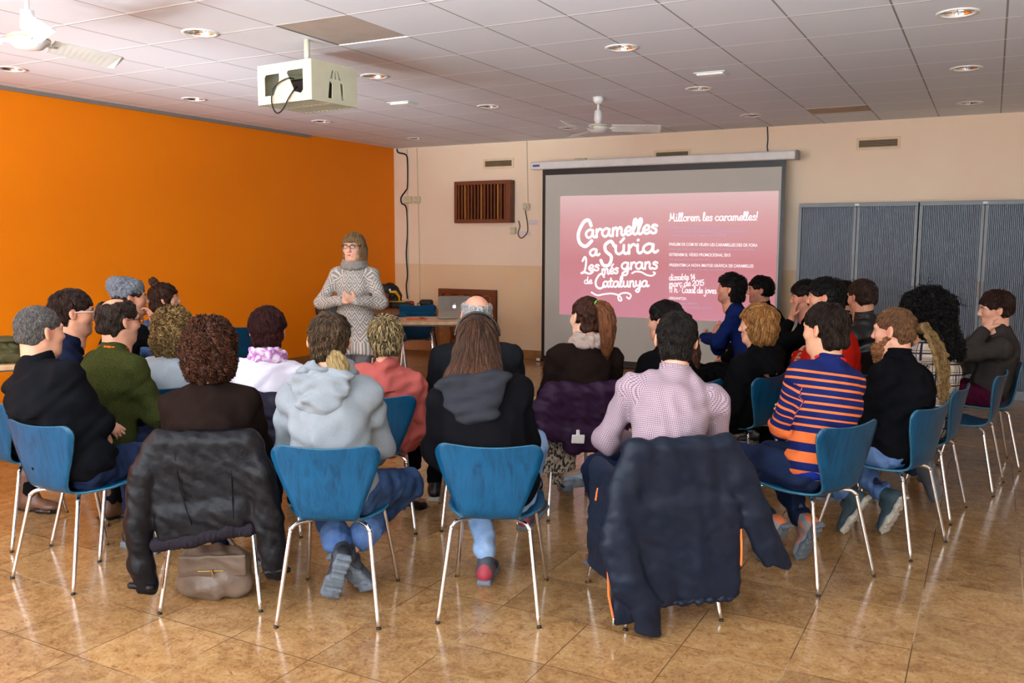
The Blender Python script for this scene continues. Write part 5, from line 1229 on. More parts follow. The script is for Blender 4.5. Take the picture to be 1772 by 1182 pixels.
ORB = C('orange knit band', (198, 92, 24)); REDB = C('red collar band', (206, 40, 34)); LEATH = plain('black leather', (20, 19, 22), 0.34, var=0.15, vs=10, bmp=0.004, bs=18)
M_FRAMEB = plain('black spectacle frame', (12, 12, 14), 0.3); M_FRAMEW = plain('white spectacle frame', (220, 222, 226), 0.3)
JK = dict(m=SHB, s=RUB)
CR = {1: dict(w=(-0.08, 0.17, -0.27), p=(1, -0.2, -0.8), c=0.5, d=(-1, -0.1, 0.15), n=(0, -1, 0)), -1: dict(w=(0.05, 0.21, -0.24), p=(-1, -0.2, -0.8), c=0.5, d=(1, -0.3, 0.0), n=(0, -1, 0))}
NUM = {}
# --- front arc, left to right
person('person', 'grey-haired man in a black fleece with folded arms at the left end', (-3.82, 2.71), 2, (-3.943, 2.595, 1.175), -6, -4, 0, (206, 150, 122),
    hair=dict(k='short', c=(66, 62, 60), c2=(124, 120, 116), t=0.0060, n=7500, ln=0.014, lift=0.0012, rad=0.0009, nape=-0.06, spread=0.20, mix=0.8, amp=0.001), top=dict(n='fleece_jacket', m=C('black fleece', (15, 16, 20)), b=0.030, collar=True, ch=0.035, cm=C('black fleece', (15, 16, 20)), amp=0.005), legs=dict(m=DEND), shoes=JK, girth=1.28, chub=0.9, S=1.04, sh=0.185,
    arms={1: dict(w=(0.02, 0.33, -0.32), p=(1, -0.3, -0.7), c=0.5, d=(0.5, 0.5, -0.5), n=(-0.8, 0.1, -0.6)), -1: dict(w=(0.05, 0.27, -0.36), p=(-1, -0.2, -0.8), c=0.6, d=(1, 0.1, -0.3), n=(0, -0.6, -0.6))}, seed=1)
person('person', 'woman with curly reddish brown hair in a dark brown sweater above the leather jacket', (-3.035, 2.835), 32, (-3.036, 2.785, 1.122), 44, -3, 0, (222, 176, 148), fem=1,
    hair=dict(k='bob', c=(50, 24, 15), c2=(112, 66, 42), t=0.016, bl=0.060, w=0.002, n=3750, ln=0.085, curl=0.010, lift=0.010, amp=0.009, wl=0.045, spread=0.48, rad=0.0015, noface=False), top=dict(m=BROWNK, b=0.022, neck=0), legs=dict(m=NAVY), shoes=JK, girth=1.3, S=0.95, sh=0.175, seed=2)
person('person', 'man with a low blond ponytail in a light grey hooded sweatshirt, seen from behind', (-2.47, 2.97), 27, (-2.529, 2.995, 1.172), 35, -4, 4, (212, 162, 130),
    hair=dict(k='short', c=(50, 36, 25), c2=(110, 86, 60), t=0.0087, n=4500, ln=0.045, lift=0.003, nape=-0.085, spread=0.12, sb=0.01), top=dict(n='hoodie', m=GREYH, b=0.024, hood=1, amp=0.006), legs=dict(m=DEN, turn=DENM, len=0.78, b=0.016), socks=(206, 160, 130), shoes=dict(m=SHG, s=RUB, m2=SHBK), girth=1.1, sh=0.18,
    feet={-1: dict(a=(0.0, 0.03, 0.215), t=(-0.35, 0.38, -0.85), n=(-0.1, 0.85, 0.45), p=(-0.45, 1, 0.4)), 1: dict(a=(0.02, 0.11, 0.205), t=(0.55, 0.35, -0.75), n=(0.25, 0.85, 0.45), p=(0.7, 1, 0.4))},
    extras=[tress('ponytail', [(0.035, -0.088, -0.062), (0.045, -0.12, -0.075), (0.06, -0.13, -0.115), (0.065, -0.12, -0.155)], [0.020, 0.030, 0.034, 0.015], (112, 92, 56), (176, 152, 104), 0.004, 700, 0.05, lab='short blond ponytail'), blob('hair_tie', lambda q, S: q.cap(S['HP'](0.03, -0.104, -0.085), S['HP'](0.062, -0.104, -0.062), 0.008, None, 0.003).cap(S['HP'](0.03, -0.125, -0.092), S['HP'](0.062, -0.128, -0.068), 0.008, None, 0.003), M_BLACK, 0.004)], seed=3)
person('person', 'woman with long straight brown hair and a black hairband in a dark hooded coat', (-1.88, 3.325), 23, (-1.979, 3.337, 1.159), 30, -4, 0, (220, 176, 150), fem=1,
    hair=dict(k='long', c=(40, 25, 18), c2=(104, 68, 46), t=0.010, l=0.185, n=7500, ln=0.15, lift=0.004, amp=0.0025, wl=0.05, spread=0.05, tip=(92, 58, 40)), top=dict(n='coat', m=C('black coat cloth', (14, 14, 18)), b=0.040, hood=1.15, hm=C('washed grey hood jersey', (44, 46, 52)), amp=0.007, arm=0.008, wl=0.13), legs=dict(m=DENL, len=0.9), socks=(70, 56, 92), shoes=dict(m=SHG, s=RUB, m2=SHR), girth=1.1, sh=0.170, S=0.97,
    feet={1: dict(a=(0.10, 0.52, 0.28), t=(0.4, 1, 0.3)), -1: dict(a=(-0.07, 0.24, 0.095), t=(0.05, 1, 0))},
    extras=[blob('hairband', lambda q, S: [q.cap(S['HP'](0.098*math.sin(a), -0.004-0.03*math.cos(a)*0, 0.028+0.108*math.cos(a)), S['HP'](0.098*math.sin(a+0.2), -0.004, 0.028+0.108*math.cos(a+0.2)), 0.006, None, 0.004) for a in [-1.5+0.2*i for i in range(15)]], M_BLACK, 0.004)], seed=4)
person('person', 'man with short dark hair in a pale dotted shirt above the navy jacket', (-1.265, 3.66), 38, (-1.211, 3.77, 1.176), 19, -4, 3, (222, 170, 140), brow=(30, 22, 18),
    hair=dict(k='short', c=(14, 11, 10), c2=(48, 40, 34), t=0.0074, n=5250, ln=0.03, lift=0.003, nape=-0.085, spread=0.24, sb=0.008), top=dict(n='shirt', m=DOTS, b=0.020, collar=1, ch=0.034, amp=0.0045), legs=dict(m=DEND), socks=(150, 170, 200), shoes=dict(m=SHT, s=RUB), girth=1.08, sh=0.190, twist=-14, S=1.03,
    arms={-1: dict(w=(-0.16, 0.30, -0.38), p=(-1, -0.6, -0.8)), 1: dict(w=(0.08, 0.33, -0.40))}, feet={1: dict(a=(-0.13, 0.44, 0.53), t=(-0.9, 0.30, -0.20), n=(0.1, 0.75, 0.6), p=(1, 0.4, 0.4))}, seed=5)
person('person', 'dark-haired man in a blue and orange striped sweater, right of the navy jacket', (-0.75, 4.39), 63, (-0.693, 4.467, 1.189), 66, -6, 0, (214, 160, 128), brow=(36, 26, 20),
    hair=dict(k='short', c=(20, 13, 10), c2=(62, 44, 33), t=0.0099, n=5750, ln=0.05, lift=0.004, nape=-0.095, spread=0.16), top=dict(m=STRIPE, b=0.024, ring=REDB, hem=0.43, amp=0.004), legs=dict(m=DEND, b=0.016), socks=(60, 80, 130), shoes=dict(m=SHM, s=RUB, m2=SHO), girth=1.08, sh=0.18, twist=-8,
    arms=CR, feet={-1: dict(a=(-0.05, 0.16, 0.205), t=(0.0, 0.55, -0.83), n=(0, 0.83, 0.55), p=(-0.3, 1, 0.2)), 1: dict(a=(0.10, 0.07, 0.205), t=(0.15, 0.5, -0.85), n=(0.1, 0.85, 0.5), p=(0.3, 1, 0.2))},
    extras=[blob('hem_rib', lambda q, S: q.ell(S['pel']+v3(0, 0.0, 0.0), (0.182, 0.142, 0.065), np.eye(3), 0.02), C('blue knit rib', (22, 44, 132)), 0.008)], seed=6)
person('person', 'bearded man with long blond dreadlocks down his back in a black jacket', (-0.455, 5.06), 71, (-0.44, 5.101, 1.142), 78, -8, 0, (220, 164, 138), brow=(110, 76, 46),
    hair=dict(k='short', c=(88, 60, 40), c2=(140, 102, 68), t=0.0050, n=4500, ln=0.03, lift=0.002, nape=-0.07, spread=0.16), top=dict(n='jacket', m=C('black jacket cloth', (13, 14, 18)), b=0.034, collar=True, ch=0.05, amp=0.006), legs=dict(m=DENM, len=0.86, b=0.02), socks=(24, 30, 62), shoes=dict(m=SHTE, s=RUBW), girth=1.15, sh=0.18,
    feet={-1: dict(a=(-0.04, 0.17, 0.205), t=(0, 0.5, -0.86), n=(-0.1, 0.86, 0.5), p=(-0.3, 1, 0.2)), 1: dict(a=(0.12, 0.03, 0.205), t=(0.1, 0.45, -0.88), n=(0.1, 0.88, 0.45), p=(0.3, 1, 0.2))},
    extras=[blob('beard', lambda q, S: q.ell(S['HP'](0, 0.062, -0.092), (0.060, 0.058, 0.050), S['Mh'], 0.03).cap(S['HP'](-0.058, 0.015, -0.035), S['HP'](-0.03, 0.07, -0.09), 0.018, 0.026, 0.02).cap(S['HP'](0.058, 0.015, -0.035), S['HP'](0.03, 0.07, -0.09), 0.018, 0.026, 0.02).ell(S['HP'](0, 0.088, -0.140), (0.034, 0.030, 0.052), S['Mh'], 0.03).ell(S['HP'](0, 0.085, -0.05), (0.040, 0.030, 0.028), S['Mh'], 0.004, -1), plain('ginger beard', (128, 82, 44), 0.8, vs=60, var=0.3, bmp=0.006, bs=150), 0.005, wrinkle(5, 0.004, 0.022))]
        + [tress('dreadlock', [(0.035+0.006*i, -0.085, 0.03-0.008*i), (0.04+0.010*i, -0.118, -0.01)]+[(0.01+0.02*i, -0.14, 0.01), (0.015+0.027*i, -0.182-0.004*i, -0.10), (0.02+0.03*i, -0.198-0.004*i, -0.23), (0.02+0.032*i, -0.192, -0.37-0.03*(i % 3))], [0.011, 0.010, 0.0105, 0.010, 0.009, 0.006], (86, 64, 36), (158, 130, 84), 0.003, 120, 0.04, seed=20+i) for i in range(5)], seed=7)
person('person', 'person with long curly black hair in a cream plaid shirt, behind the bearded man', (-0.35, 5.77), 80, (-0.331, 5.811, 1.18), 66, -4, 0, (204, 152, 120), brow=(20, 16, 14),
    hair=dict(k='long', c=(10, 9, 9), c2=(34, 30, 30), t=0.032, w=0.018, l=0.27, n=4250, ln=0.11, curl=0.011, lift=0.010, amp=0.010, wl=0.04, spread=0.56, rad=0.0015), top=dict(n='shirt', m=PLAID, b=0.028, neck=0, amp=0.005), legs=dict(m=DEND), shoes=dict(m=SHG, s=RUB), girth=1.12, sh=0.18,
    feet={1: dict(a=(0.13, 0.0, 0.20), t=(0.1, -0.2, -0.97), n=(0.1, 0.97, -0.2), p=(0.3, 1, 0.2))}, extras=[glasses(M_FRAMEB)], seed=8)
person('person', 'young man in a charcoal cardigan resting his cheek on his fist at the right edge', (-0.04, 7.26), 100, (0.042, 7.14, 1.148), 104, -10, -6, (220, 166, 140), brow=(50, 34, 26),
    hair=dict(k='short', c=(42, 26, 20), c2=(84, 56, 44), t=0.0124, n=4000, ln=0.045, lift=0.006, nape=-0.05, spread=0.20), top=dict(n='cardigan', m=CARD, b=0.026, collar=True, ch=0.03, amp=0.005), legs=dict(m=WINE, b=0.014), shoes=JK, sh=0.165, twist=6,
    arms={-1: dict(wh=(-0.055, 0.085, -0.135), p=(-0.2, 0.8, -1), c=1.5, dh=(-0.045, 0.04, -0.045), n=(0.4, -1, 0)), 1: dict(w=(0.0, 0.36, -0.34), p=(1, -0.4, -0.6), c=0.7, d=(-0.6, 0.8, -0.1))}, seed=9)
# --- second arc, left to right
person('person', 'man with brown hair and white-armed glasses in a navy jacket, behind the grey-haired man', (-4.56, 2.94), -6, (-4.377, 3.076, 1.216), -32, -6, 0, (210, 150, 120), brow=(40, 26, 20), chub=0.6,
    hair=dict(k='short', c=(34, 22, 18), c2=(78, 52, 42), t=0.0099, n=3750, ln=0.05, lift=0.004, nape=-0.07, spread=0.20), top=dict(n='jacket', m=NAVY, b=0.026, collar=True, ch=0.035), legs=dict(m=BLACK), shoes=dict(k='boot', m=SHBR, s=SHB), girth=1.2, stubble=0.35, twist=-14,
    feet={-1: dict(a=(-0.42, 0.16, 0.10), t=(1, 0.35, 0), p=(-1, 1, 0.6))}, extras=[glasses(M_FRAMEW)], seed=10)
person('person', 'balding man with glasses in a dark green sweater with an orange neckline', (-4.053, 3.062, 0.74)[:2], -4, (-4.046, 3.105, 1.184), -10, -6, 0, (204, 148, 120), brow=(40, 30, 24),
    hair=dict(k='bald', c=(34, 24, 20), c2=(84, 64, 52), t=0.010, by=-0.035, bx=0.052, bl=0.085, n=3000, ln=0.03, lift=0.002, nape=-0.075, spread=0.16, sb=0.015), top=dict(m=GREENK, b=0.026, ring=ORB, amp=0.004), legs=dict(m=DEND), shoes=JK, girth=1.15, stubble=0.25, extras=[glasses(M_FRAMEB)], seed=11)
person('person', 'man in a grey knitted beanie with his hand to his chin, by the orange wall', (-5.137, 3.983, 0.892)[:2], -10, (-5.148, 4.05, 1.218), -34, -2, 0, (196, 138, 110), brow=(40, 28, 22), near=0,
    hair=dict(k='short', c=(44, 30, 22), t=0.0062, n=900, ln=0.03, nape=-0.07), top=dict(m=BLACK, b=0.02), legs=dict(m=BLACK), shoes=JK, stubble=0.4, sh=0.165,
    arms={1: dict(wh=(0.055, 0.150, -0.165), p=(0.8, 0.4, -1), c=0.9, dh=(0.02, 0.112, -0.09), n=(-0.3, -1, 0)), -1: dict(w=(0.1, 0.25, -0.3), p=(-1, 0, -1))},
    extras=[blob('beanie', lambda q, S: q.ell(S['HP'](0, -0.022, 0.055), (0.094, 0.112, 0.080), S['Mh']@rotx(0.25), 0.02).ell(S['HP'](0, -0.085, 0.095), (0.075, 0.070, 0.052), S['Mh'], 0.04).ell(S['HP'](0, 0.13, -0.02), (0.085, 0.085, 0.085), S['Mh'], 0.006, -1).box(S['HP'](0, 0, -0.05), (0.15, 0.2, 0.06), S['Mh']@rotx(0.28), 0.01, 0.006, -1), C('grey beanie knit', (108, 112, 120), var=0.35, weave=120), 0.006, wrinkle(3, 0.004, 0.03))], seed=12)
person('person', 'woman with a small top bun and fringe in a denim jacket, by the orange wall', (-5.846, 4.856, 0.761)[:2], -20, (-5.812, 4.897, 1.142), -44, 2, 0, (200, 146, 120), fem=1, brow=(40, 26, 18), near=0,
    hair=dict(k='bob', c=(34, 18, 12), c2=(92, 54, 36), t=0.016, bl=0.035, n=2000, ln=0.06, fz=0.032, spread=0.08), top=dict(n='denim_jacket', m=DEN, b=0.022, collar=True, ch=0.045), legs=dict(m=BLACK), shoes=JK, S=0.95, sh=0.16,
    extras=[tress('hair_bun', [(0.0, -0.055, 0.115), (0.005, -0.075, 0.135), (0.0, -0.085, 0.150)], [0.022, 0.028, 0.020], (36, 20, 14), (84, 50, 34), 0.004, 160, 0.03)], seed=13)
person('person', 'woman with curly blonde hair in a pale grey-blue sweater, between the green and brown sweaters', (-4.278, 3.645, 0.626)[:2], 22, (-4.26, 3.634, 1.072), 36, -3, 0, (218, 172, 146), fem=1,
    hair=dict(k='bob', c=(96, 66, 30), c2=(204, 170, 112), t=0.018, bl=0.088, w=0.006, n=3750, ln=0.085, curl=0.009, lift=0.009, amp=0.008, wl=0.04, spread=0.40, rad=0.0016, mix=1.0), top=dict(m=PALEB, b=0.022, collar=True, ch=0.03), legs=dict(m=NAVY), shoes=JK, girth=1.12, S=0.95, sh=0.168, seed=14)
person('person', 'woman with short dark auburn hair in a white sweater and purple scarf', (-3.55, 3.645), 35, (-3.485, 3.613, 1.117), 38, -3, 0, (218, 168, 142), fem=1,
    hair=dict(k='short', c=(36, 12, 14), c2=(84, 32, 30), t=0.0136, w=0.004, n=3750, ln=0.05, lift=0.005, nape=-0.085, spread=0.16), top=dict(m=WHITEK, b=0.022, scarf=SCARF), legs=dict(m=NAVY), shoes=JK, girth=1.15, S=0.96, sh=0.175, seed=15)
person('person', 'woman with short streaked hair in a salmon jacket, seated right of the hooded grey sweatshirt', (-3.04, 3.99), 36, (-2.932, 3.951, 1.07), 32, -3, -3, (214, 160, 134), fem=1,
    hair=dict(k='short', c=(54, 40, 27), c2=(204, 180, 128), t=0.0124, n=4250, ln=0.05, lift=0.006, nape=-0.085, spread=0.24, mix=0.9, rad=0.0016), top=dict(n='salmon_jacket', m=SALM, b=0.026, skirt=0.55, hem=0.36, arm=0.004, amp=0.006), legs=dict(m=BLACK, len=0.55), shoes=dict(k='pump', m=SHB, s=SHB), girth=1.15, S=0.96, sh=0.178, socks=(150, 112, 96),
    feet={1: dict(a=(0.20, 0.16, 0.11), t=(0.75, 0.7, -0.25), n=(0.2, 0.2, 1))}, seed=16)
person('person', 'elderly man with a bald crown and white hair in a charcoal suit jacket', (-2.58, 4.35), 34, (-2.607, 4.383, 1.182), 42, -3, 0, (222, 158, 132),
    hair=dict(k='bald', c=(146, 144, 142), c2=(206, 204, 200), t=0.010, by=-0.035, bx=0.100, bl=0.13, n=2375, ln=0.03, lift=0.002, nape=-0.075, spread=0.16, mix=1), top=dict(n='suit_jacket', m=SUIT, b=0.034, arm=0.006, amp=0.004), legs=dict(m=BLACK), shoes=dict(m=SHB, s=RUBW), girth=1.3, sh=0.20, S=1.03,
    feet={-1: dict(a=(-0.24, 0.40, 0.095), t=(0.2, 1, 0))}, seed=17)
person('person', 'woman with a high brown ponytail in a green hair tie and dark brown sweater', (-2.20, 4.80), 44, (-2.066, 4.728, 1.17), 58, -3, 0, (222, 176, 150), fem=1,
    hair=dict(k='short', c=(40, 20, 13), c2=(98, 56, 36), t=0.0050, n=3500, ln=0.06, lift=0.001, nape=-0.085, spread=0.04, sb=0.01), top=dict(m=BROWNK, b=0.022, scarf=TAUPE), legs=dict(m=BLACK), shoes=JK, girth=1.25, S=1.0, sh=0.182,
    extras=[tress('ponytail', [(0.02, -0.085, 0.070), (0.035, -0.125, 0.055), (0.045, -0.145, 0.0), (0.05, -0.145, -0.08), (0.05, -0.135, -0.16), (0.05, -0.125, -0.215)], [0.020, 0.034, 0.042, 0.040, 0.030, 0.010], (58, 30, 18), (132, 82, 50), 0.003, 1500, 0.13, lab='long brown ponytail'),
            blob('hair_tie', lambda q, S: [q.cap(S['HP'](0.022+0.026*math.cos(a), -0.098, 0.070+0.026*math.sin(a)), S['HP'](0.022+0.026*math.cos(a+0.5), -0.098, 0.070+0.026*math.sin(a+0.5)), 0.007, None, 0.003) for a in [0.5*i for i in range(13)]], plain('bright green elastic', (96, 190, 40), 0.6), 0.004, None, 'bright green hair tie'),
            blob('skirt', lambda q, S: q.box((-0.13, -0.12, 0.36), (0.10, 0.09, 0.10), None, 0.03, 0.03).box((-0.10, -0.13, 0.28), (0.07, 0.06, 0.09), rotx(0.1), 0.02, 0.03), LEO, 0.009, wrinkle(8, 0.006, 0.08), 'speckled grey and beige fur skirt')], seed=18)
person('person', 'dark-haired woman with sunglasses on her head, half hidden behind the dotted shirt', (-1.729, 5.274, 0.596)[:2], 62, (-1.758, 5.233, 1.122), 80, -4, 0, (216, 164, 138), fem=1, brow=(30, 20, 16),
    hair=dict(k='short', c=(14, 11, 11), c2=(40, 30, 28), t=0.0112, n=3000, ln=0.06, lift=0.004, nape=-0.085, spread=0.10), top=dict(n='black_jacket', m=BLACK, b=0.030, collar=True, ch=0.05), legs=dict(m=BLACK), shoes=JK, girth=1.15, sh=0.175,
    extras=[tress('ponytail', [(0.0, -0.10, 0.0), (0.02, -0.135, -0.05), (0.03, -0.15, -0.14), (0.03, -0.16, -0.24), (0.03, -0.155, -0.32)], [0.035, 0.045, 0.050, 0.045, 0.015], (24, 16, 14), (92, 56, 34), 0.004, 1300, 0.12), glasses(M_FRAMEB, True, True)], seed=19)
person('person', 'woman with a ginger-blonde bob and sunglasses in her hair in a black coat', (-1.418, 5.727, 0.551)[:2], 74, (-1.283, 5.636, 1.087), 92, -4, 4, (218, 160, 130), fem=1, brow=(120, 80, 50),
    hair=dict(k='bob', c=(118, 68, 30), c2=(206, 152, 88), t=0.020, bl=0.075, w=0.004, n=3500, ln=0.09, lift=0.005, amp=0.004, spread=0.18, fz=0.030, mix=0.9), top=dict(n='black_coat', m=BLACK, b=0.038, collar=True, ch=0.035, arm=0.01, skirt=0.6, hem=0.34), legs=dict(m=BLACK), shoes=JK, girth=1.2, sh=0.178,
    extras=[glasses(M_FRAMEB, True, True)], seed=20)
person('person', 'shaggy-haired man in a blue sweater with folded arms, before the slide', (-1.79, 7.386, 0.547)[:2], 112, (-1.943, 7.503, 1.217), 92, 4, 0, (206, 146, 118), brow=(24, 18, 16), near=0,
    hair=dict(k='short', c=(14, 11, 11), c2=(40, 32, 28), t=0.0174, n=2250, ln=0.07, lift=0.01, nape=-0.10, spread=0.32), top=dict(m=ROYAL, b=0.022), legs=dict(m=BLACK), shoes=JK, arms={1: dict(w=(-0.02, 0.16, -0.24), p=(1, -0.2, -0.8), c=0.3, d=(-0.6, -0.1, 0.8), n=(0, -1, 0)), -1: dict(w=(0.10, 0.25, -0.24), p=(-1, -0.1, -0.8), c=0.5, d=(1, -0.2, 0.1), n=(0, -1, 0))}, stubble=0.4, sh=0.175, seed=21)
person('person', 'black-haired man in dark clothes just right of the blue sweater', (-1.773, 8.313, 0.432)[:2], 92, (-1.851, 8.194, 1.179), 106, -4, 0, (200, 142, 116), brow=(14, 12, 12), near=0,
    hair=dict(k='short', c=(12, 10, 10), c2=(34, 28, 26), t=0.0124, n=1875, ln=0.04, lift=0.006, nape=-0.06, spread=0.24), top=dict(n='jacket', m=BLACK, b=0.026, collar=True), legs=dict(m=BLACK), shoes=JK, girth=1.1, stubble=0.3, seed=22)
person('person', 'dark-haired person leaning a cheek on one hand, black sleeve, left of the red sweater', (-1.229, 7.297, 0.598)[:2], 100, (-1.272, 7.188, 1.186), 98, -8, 0, (196, 136, 110), brow=(20, 16, 14), near=0,
    hair=dict(k='short', c=(20, 15, 13), c2=(48, 36, 30), t=0.0149, n=1875, ln=0.05, lift=0.008, nape=-0.07, spread=0.32), top=dict(m=BLACK, b=0.024, sl=0.75), legs=dict(m=BLACK), shoes=JK,
    arms={-1: dict(wh=(-0.05, 0.11, -0.15), p=(-0.5, 0.7, -1), c=0.5, dh=(-0.05, 0.08, -0.04), n=(0.3, -1, 0.2)), 1: dict(w=(-0.05, 0.30, -0.32), p=(1, 0, -1))}, seed=23)
person('person', 'man with thick black hair in a red sweater, just behind the striped sweater', (-0.9, 6.134, 0.767)[:2], 84, (-0.959, 6.125, 1.247), 94, -3, 0, (204, 146, 118), brow=(14, 12, 12), near=0,
    hair=dict(k='short', c=(13, 10, 10), c2=(36, 30, 28), t=0.0161, n=2250, ln=0.05, lift=0.008, nape=-0.09, spread=0.24), top=dict(m=RED, b=0.026), legs=dict(m=BLACK), shoes=JK, girth=1.1, arms=CR, seed=24)
person('person', 'dark-haired person in black mostly hidden behind the man in the red sweater', (-1.027, 8.035, 0.52)[:2], 80, (-1.087, 7.926, 1.164), 60, -3, 0, (204, 148, 120), near=0,
    hair=dict(k='short', c=(16, 13, 12), c2=(40, 32, 30), t=0.0112, n=1500, ln=0.04, nape=-0.07), top=dict(n='jacket', m=BLACK, b=0.026, ring=C('white blouse', (200, 204, 206))), legs=dict(m=BLACK), shoes=JK, seed=25)
person('person', 'short-haired man in a black leather jacket looking away, in front of the grey cabinet', (-0.763, 6.908, 0.68)[:2], 62, (-0.81, 6.802, 1.221), 52, -10, 0, (212, 156, 128), brow=(50, 34, 26), near=0,
    hair=dict(k='short', c=(44, 30, 24), c2=(92, 68, 54), t=0.0087, n=2250, ln=0.03, lift=0.004, nape=-0.06, spread=0.24), top=dict(n='leather_jacket', m=LEATH, b=0.032, collar=True, ch=0.05, amp=0.006), legs=dict(m=BLACK), shoes=JK, girth=1.1, stubble=0.3, seed=26)
# --- the speaker
person('person', 'standing woman with fair hair and glasses in a grey patterned sweater dress', (-4.739, 5.942, 0.716)[:2], 208, (-4.736, 5.944, 1.56), 196, -3, 0, (222, 172, 146), fem=1, stand=True, S=0.97, sh=0.165, brow=(110, 84, 60), near=1,
    hair=dict(k='bob', c=(112, 86, 56), c2=(186, 156, 112), t=0.010, bl=0.100, w=0.004, n=2750, ln=0.16, lift=0.003, amp=0.002, spread=0.04, fz=0.045, mix=1, fx=0.002), top=dict(n='sweater_dress', m=KNIT, b=0.016, hem=0.66, skirt=0.45, arm=0.0, amp=0.003, cuff=C('grey knit rib', (142, 138, 132)), sl=0.96), legs=dict(m=GREYT, b=0.004, n='leggings'), shoes=dict(m=SHB, s=SHB), 
    arms={1: dict(w=(0.07, 0.27, -0.27), p=(1, -0.25, -0.8), c=0.7, d=(-1, 0.25, 0.12), n=(0, -0.9, -0.4)), -1: dict(w=(-0.05, 0.29, -0.27), p=(-1, -0.25, -0.8), c=0.8, d=(0.7, 0.5, 0.35), n=(0.3, -0.7, 0.5))},
    extras=[glasses(M_FRAMEB), blob('cowl_collar', lambda q, S: [q.cap(S['Nk']+S['ax']*(0.005+0.02*j-0.018*math.sin(a))+S['rt']*math.cos(a)*(0.092-0.006*j)+S['fw']*(math.sin(a)*0.078+0.012), S['Nk']+S['ax']*(0.005+0.02*j-0.018*math.sin(a+0.35))+S['rt']*math.cos(a+0.35)*(0.092-0.006*j)+S['fw']*(math.sin(a+0.35)*0.078+0.012), 0.020, None, 0.014) for j in range(3) for a in [0.35*i for i in range(18)]], C('grey knit rib', (142, 138, 132)), 0.006, wrinkle(4, 0.003, 0.05))], seed=27)
# ---------------------------------------------------------------- chairs in their places
GC = 'blue plywood chairs in the circle'
for a in [(-3.82, 2.71, 2, 'blue plywood chair under the grey-haired man in the black fleece'), (-3.035, 2.835, 32, 'blue plywood chair hidden beneath the dark leather jacket'), (-2.47, 2.97, 27, 'deep blue plywood chair of the man in the light grey hooded sweatshirt'),
          (-1.88, 3.325, 23, 'bright blue wood-grained chair of the woman with long straight hair'), (-1.265, 3.66, 41, 'blue plywood chair hidden beneath the navy rain jacket'), (-0.75, 4.39, 63, 'teal blue chair of the man in the striped sweater'),
          (-0.455, 5.06, 71, 'teal blue chair of the bearded man with dreadlocks'), (-0.35, 5.77, 81, 'teal blue chair of the person in the plaid shirt'), (-0.14, 6.53, 82, 'empty teal blue chair between the plaid shirt and the young man at the right'),
          (-0.04, 7.26, 100, 'teal blue chair of the young man in the charcoal cardigan'), (-4.56, 2.94, -6, 'pale blue chair cut by the left edge, under the man in the navy jacket'),
          (*(-4.053, 3.062, 0.74)[:2], -4, 'blue chair of the balding man in the green sweater'), (*(-5.137, 3.983, 0.892)[:2], -10, 'blue chair of the man in the grey beanie'), (*(-5.846, 4.856, 0.761)[:2], -20, 'blue chair of the woman with the top bun'),
          (*(-4.278, 3.645, 0.626)[:2], 22, 'blue chair of the curly blonde woman'), (-3.55, 3.645, 35, 'blue chair beneath the dark purple quilted coat, under the woman in white'), (-3.04, 3.99, 36, 'dark blue chair of the woman in the salmon jacket'),
          (-2.58, 4.35, 34, 'blue chair of the elderly bald man, behind the long-haired woman'), (-2.20, 4.80, 44, 'blue chair beneath the purple coat with the white tag'), (*(-1.729, 5.274, 0.596)[:2], 62, 'blue chair of the woman with sunglasses and black jacket, behind the dotted shirt'),
          (*(-1.418, 5.727, 0.551)[:2], 74, 'dark blue chair of the ginger-blonde woman in the black coat'), (*(-1.79, 7.386, 0.547)[:2], 112, 'blue chair of the man in the blue sweater'), (*(-1.773, 8.313, 0.432)[:2], 92, 'blue chair of the black-haired man right of the blue sweater'),
          (*(-1.229, 7.297, 0.598)[:2], 100, 'blue chair of the person leaning a cheek on one hand beside the red sweater'), (*(-0.9, 6.134, 0.767)[:2], 84, 'blue chair of the man in the red sweater'), (*(-1.027, 8.035, 0.52)[:2], 80, 'blue chair of the half-hidden person behind the red sweater'), (*(-0.763, 6.908, 0.68)[:2], 62, 'blue chair of the man in the black leather jacket')]:
    chair(*a, GC)
# ---------------------------------------------------------------- coats hung on chair backs, bags on the floor
def draped(name, lb, cat, x, y, h, fn, m, disp, hh=0.008, group=None, kids=()):
    r = empty(name, (x, y, 0), R(h), label=lb, cat=cat, group=group)
    q = Sculpt(); fn(q); V, F = q.mesh(hh, disp)
    if group == 'flat': V[:, 1] = np.where(V[:, 1] < -0.30, -0.30+(V[:, 1]+0.30)*0.62, V[:, 1]); del r['group']; V[:, 0] *= 0.95 if name == 'leather_jacket' else 1.0
    mesh_obj('shell', V, F, m, r, attrs={'guv': V})
    for k in kids: k(r)
    return r
def folds(seed, a1, a2, d=(1, 0.3, 0.4)):
    f, g = wrinkle(seed, a1, 0.15, d), wrinkle(seed+1, a2, 0.16, (1, 0.3, 0.5), True)
    h_ = wrinkle(seed+2, a1*0.5, 0.06, (0.6, 0.3, 1))
    return lambda X, Y, Z: f(X, Y, Z)+g(X, Y, Z)+h_(X, Y, Z)
def kid(name, fn, m, hh=0.005, disp=None, lab=None):
    def f(r):
        q = Sculpt(); fn(q); V, F = q.mesh(hh, disp); o = mesh_obj(name, V, F, m, r, attrs={'guv': V})
        if lab: o['label'] = lab
    return f
LJ = plain('dark brown leather', (8, 8, 13), 0.38, spec=0.18, var=0.15, vs=9, bmp=0.008, bs=20); RIB = C('dark ribbed knit', (34, 30, 36), weave=200)
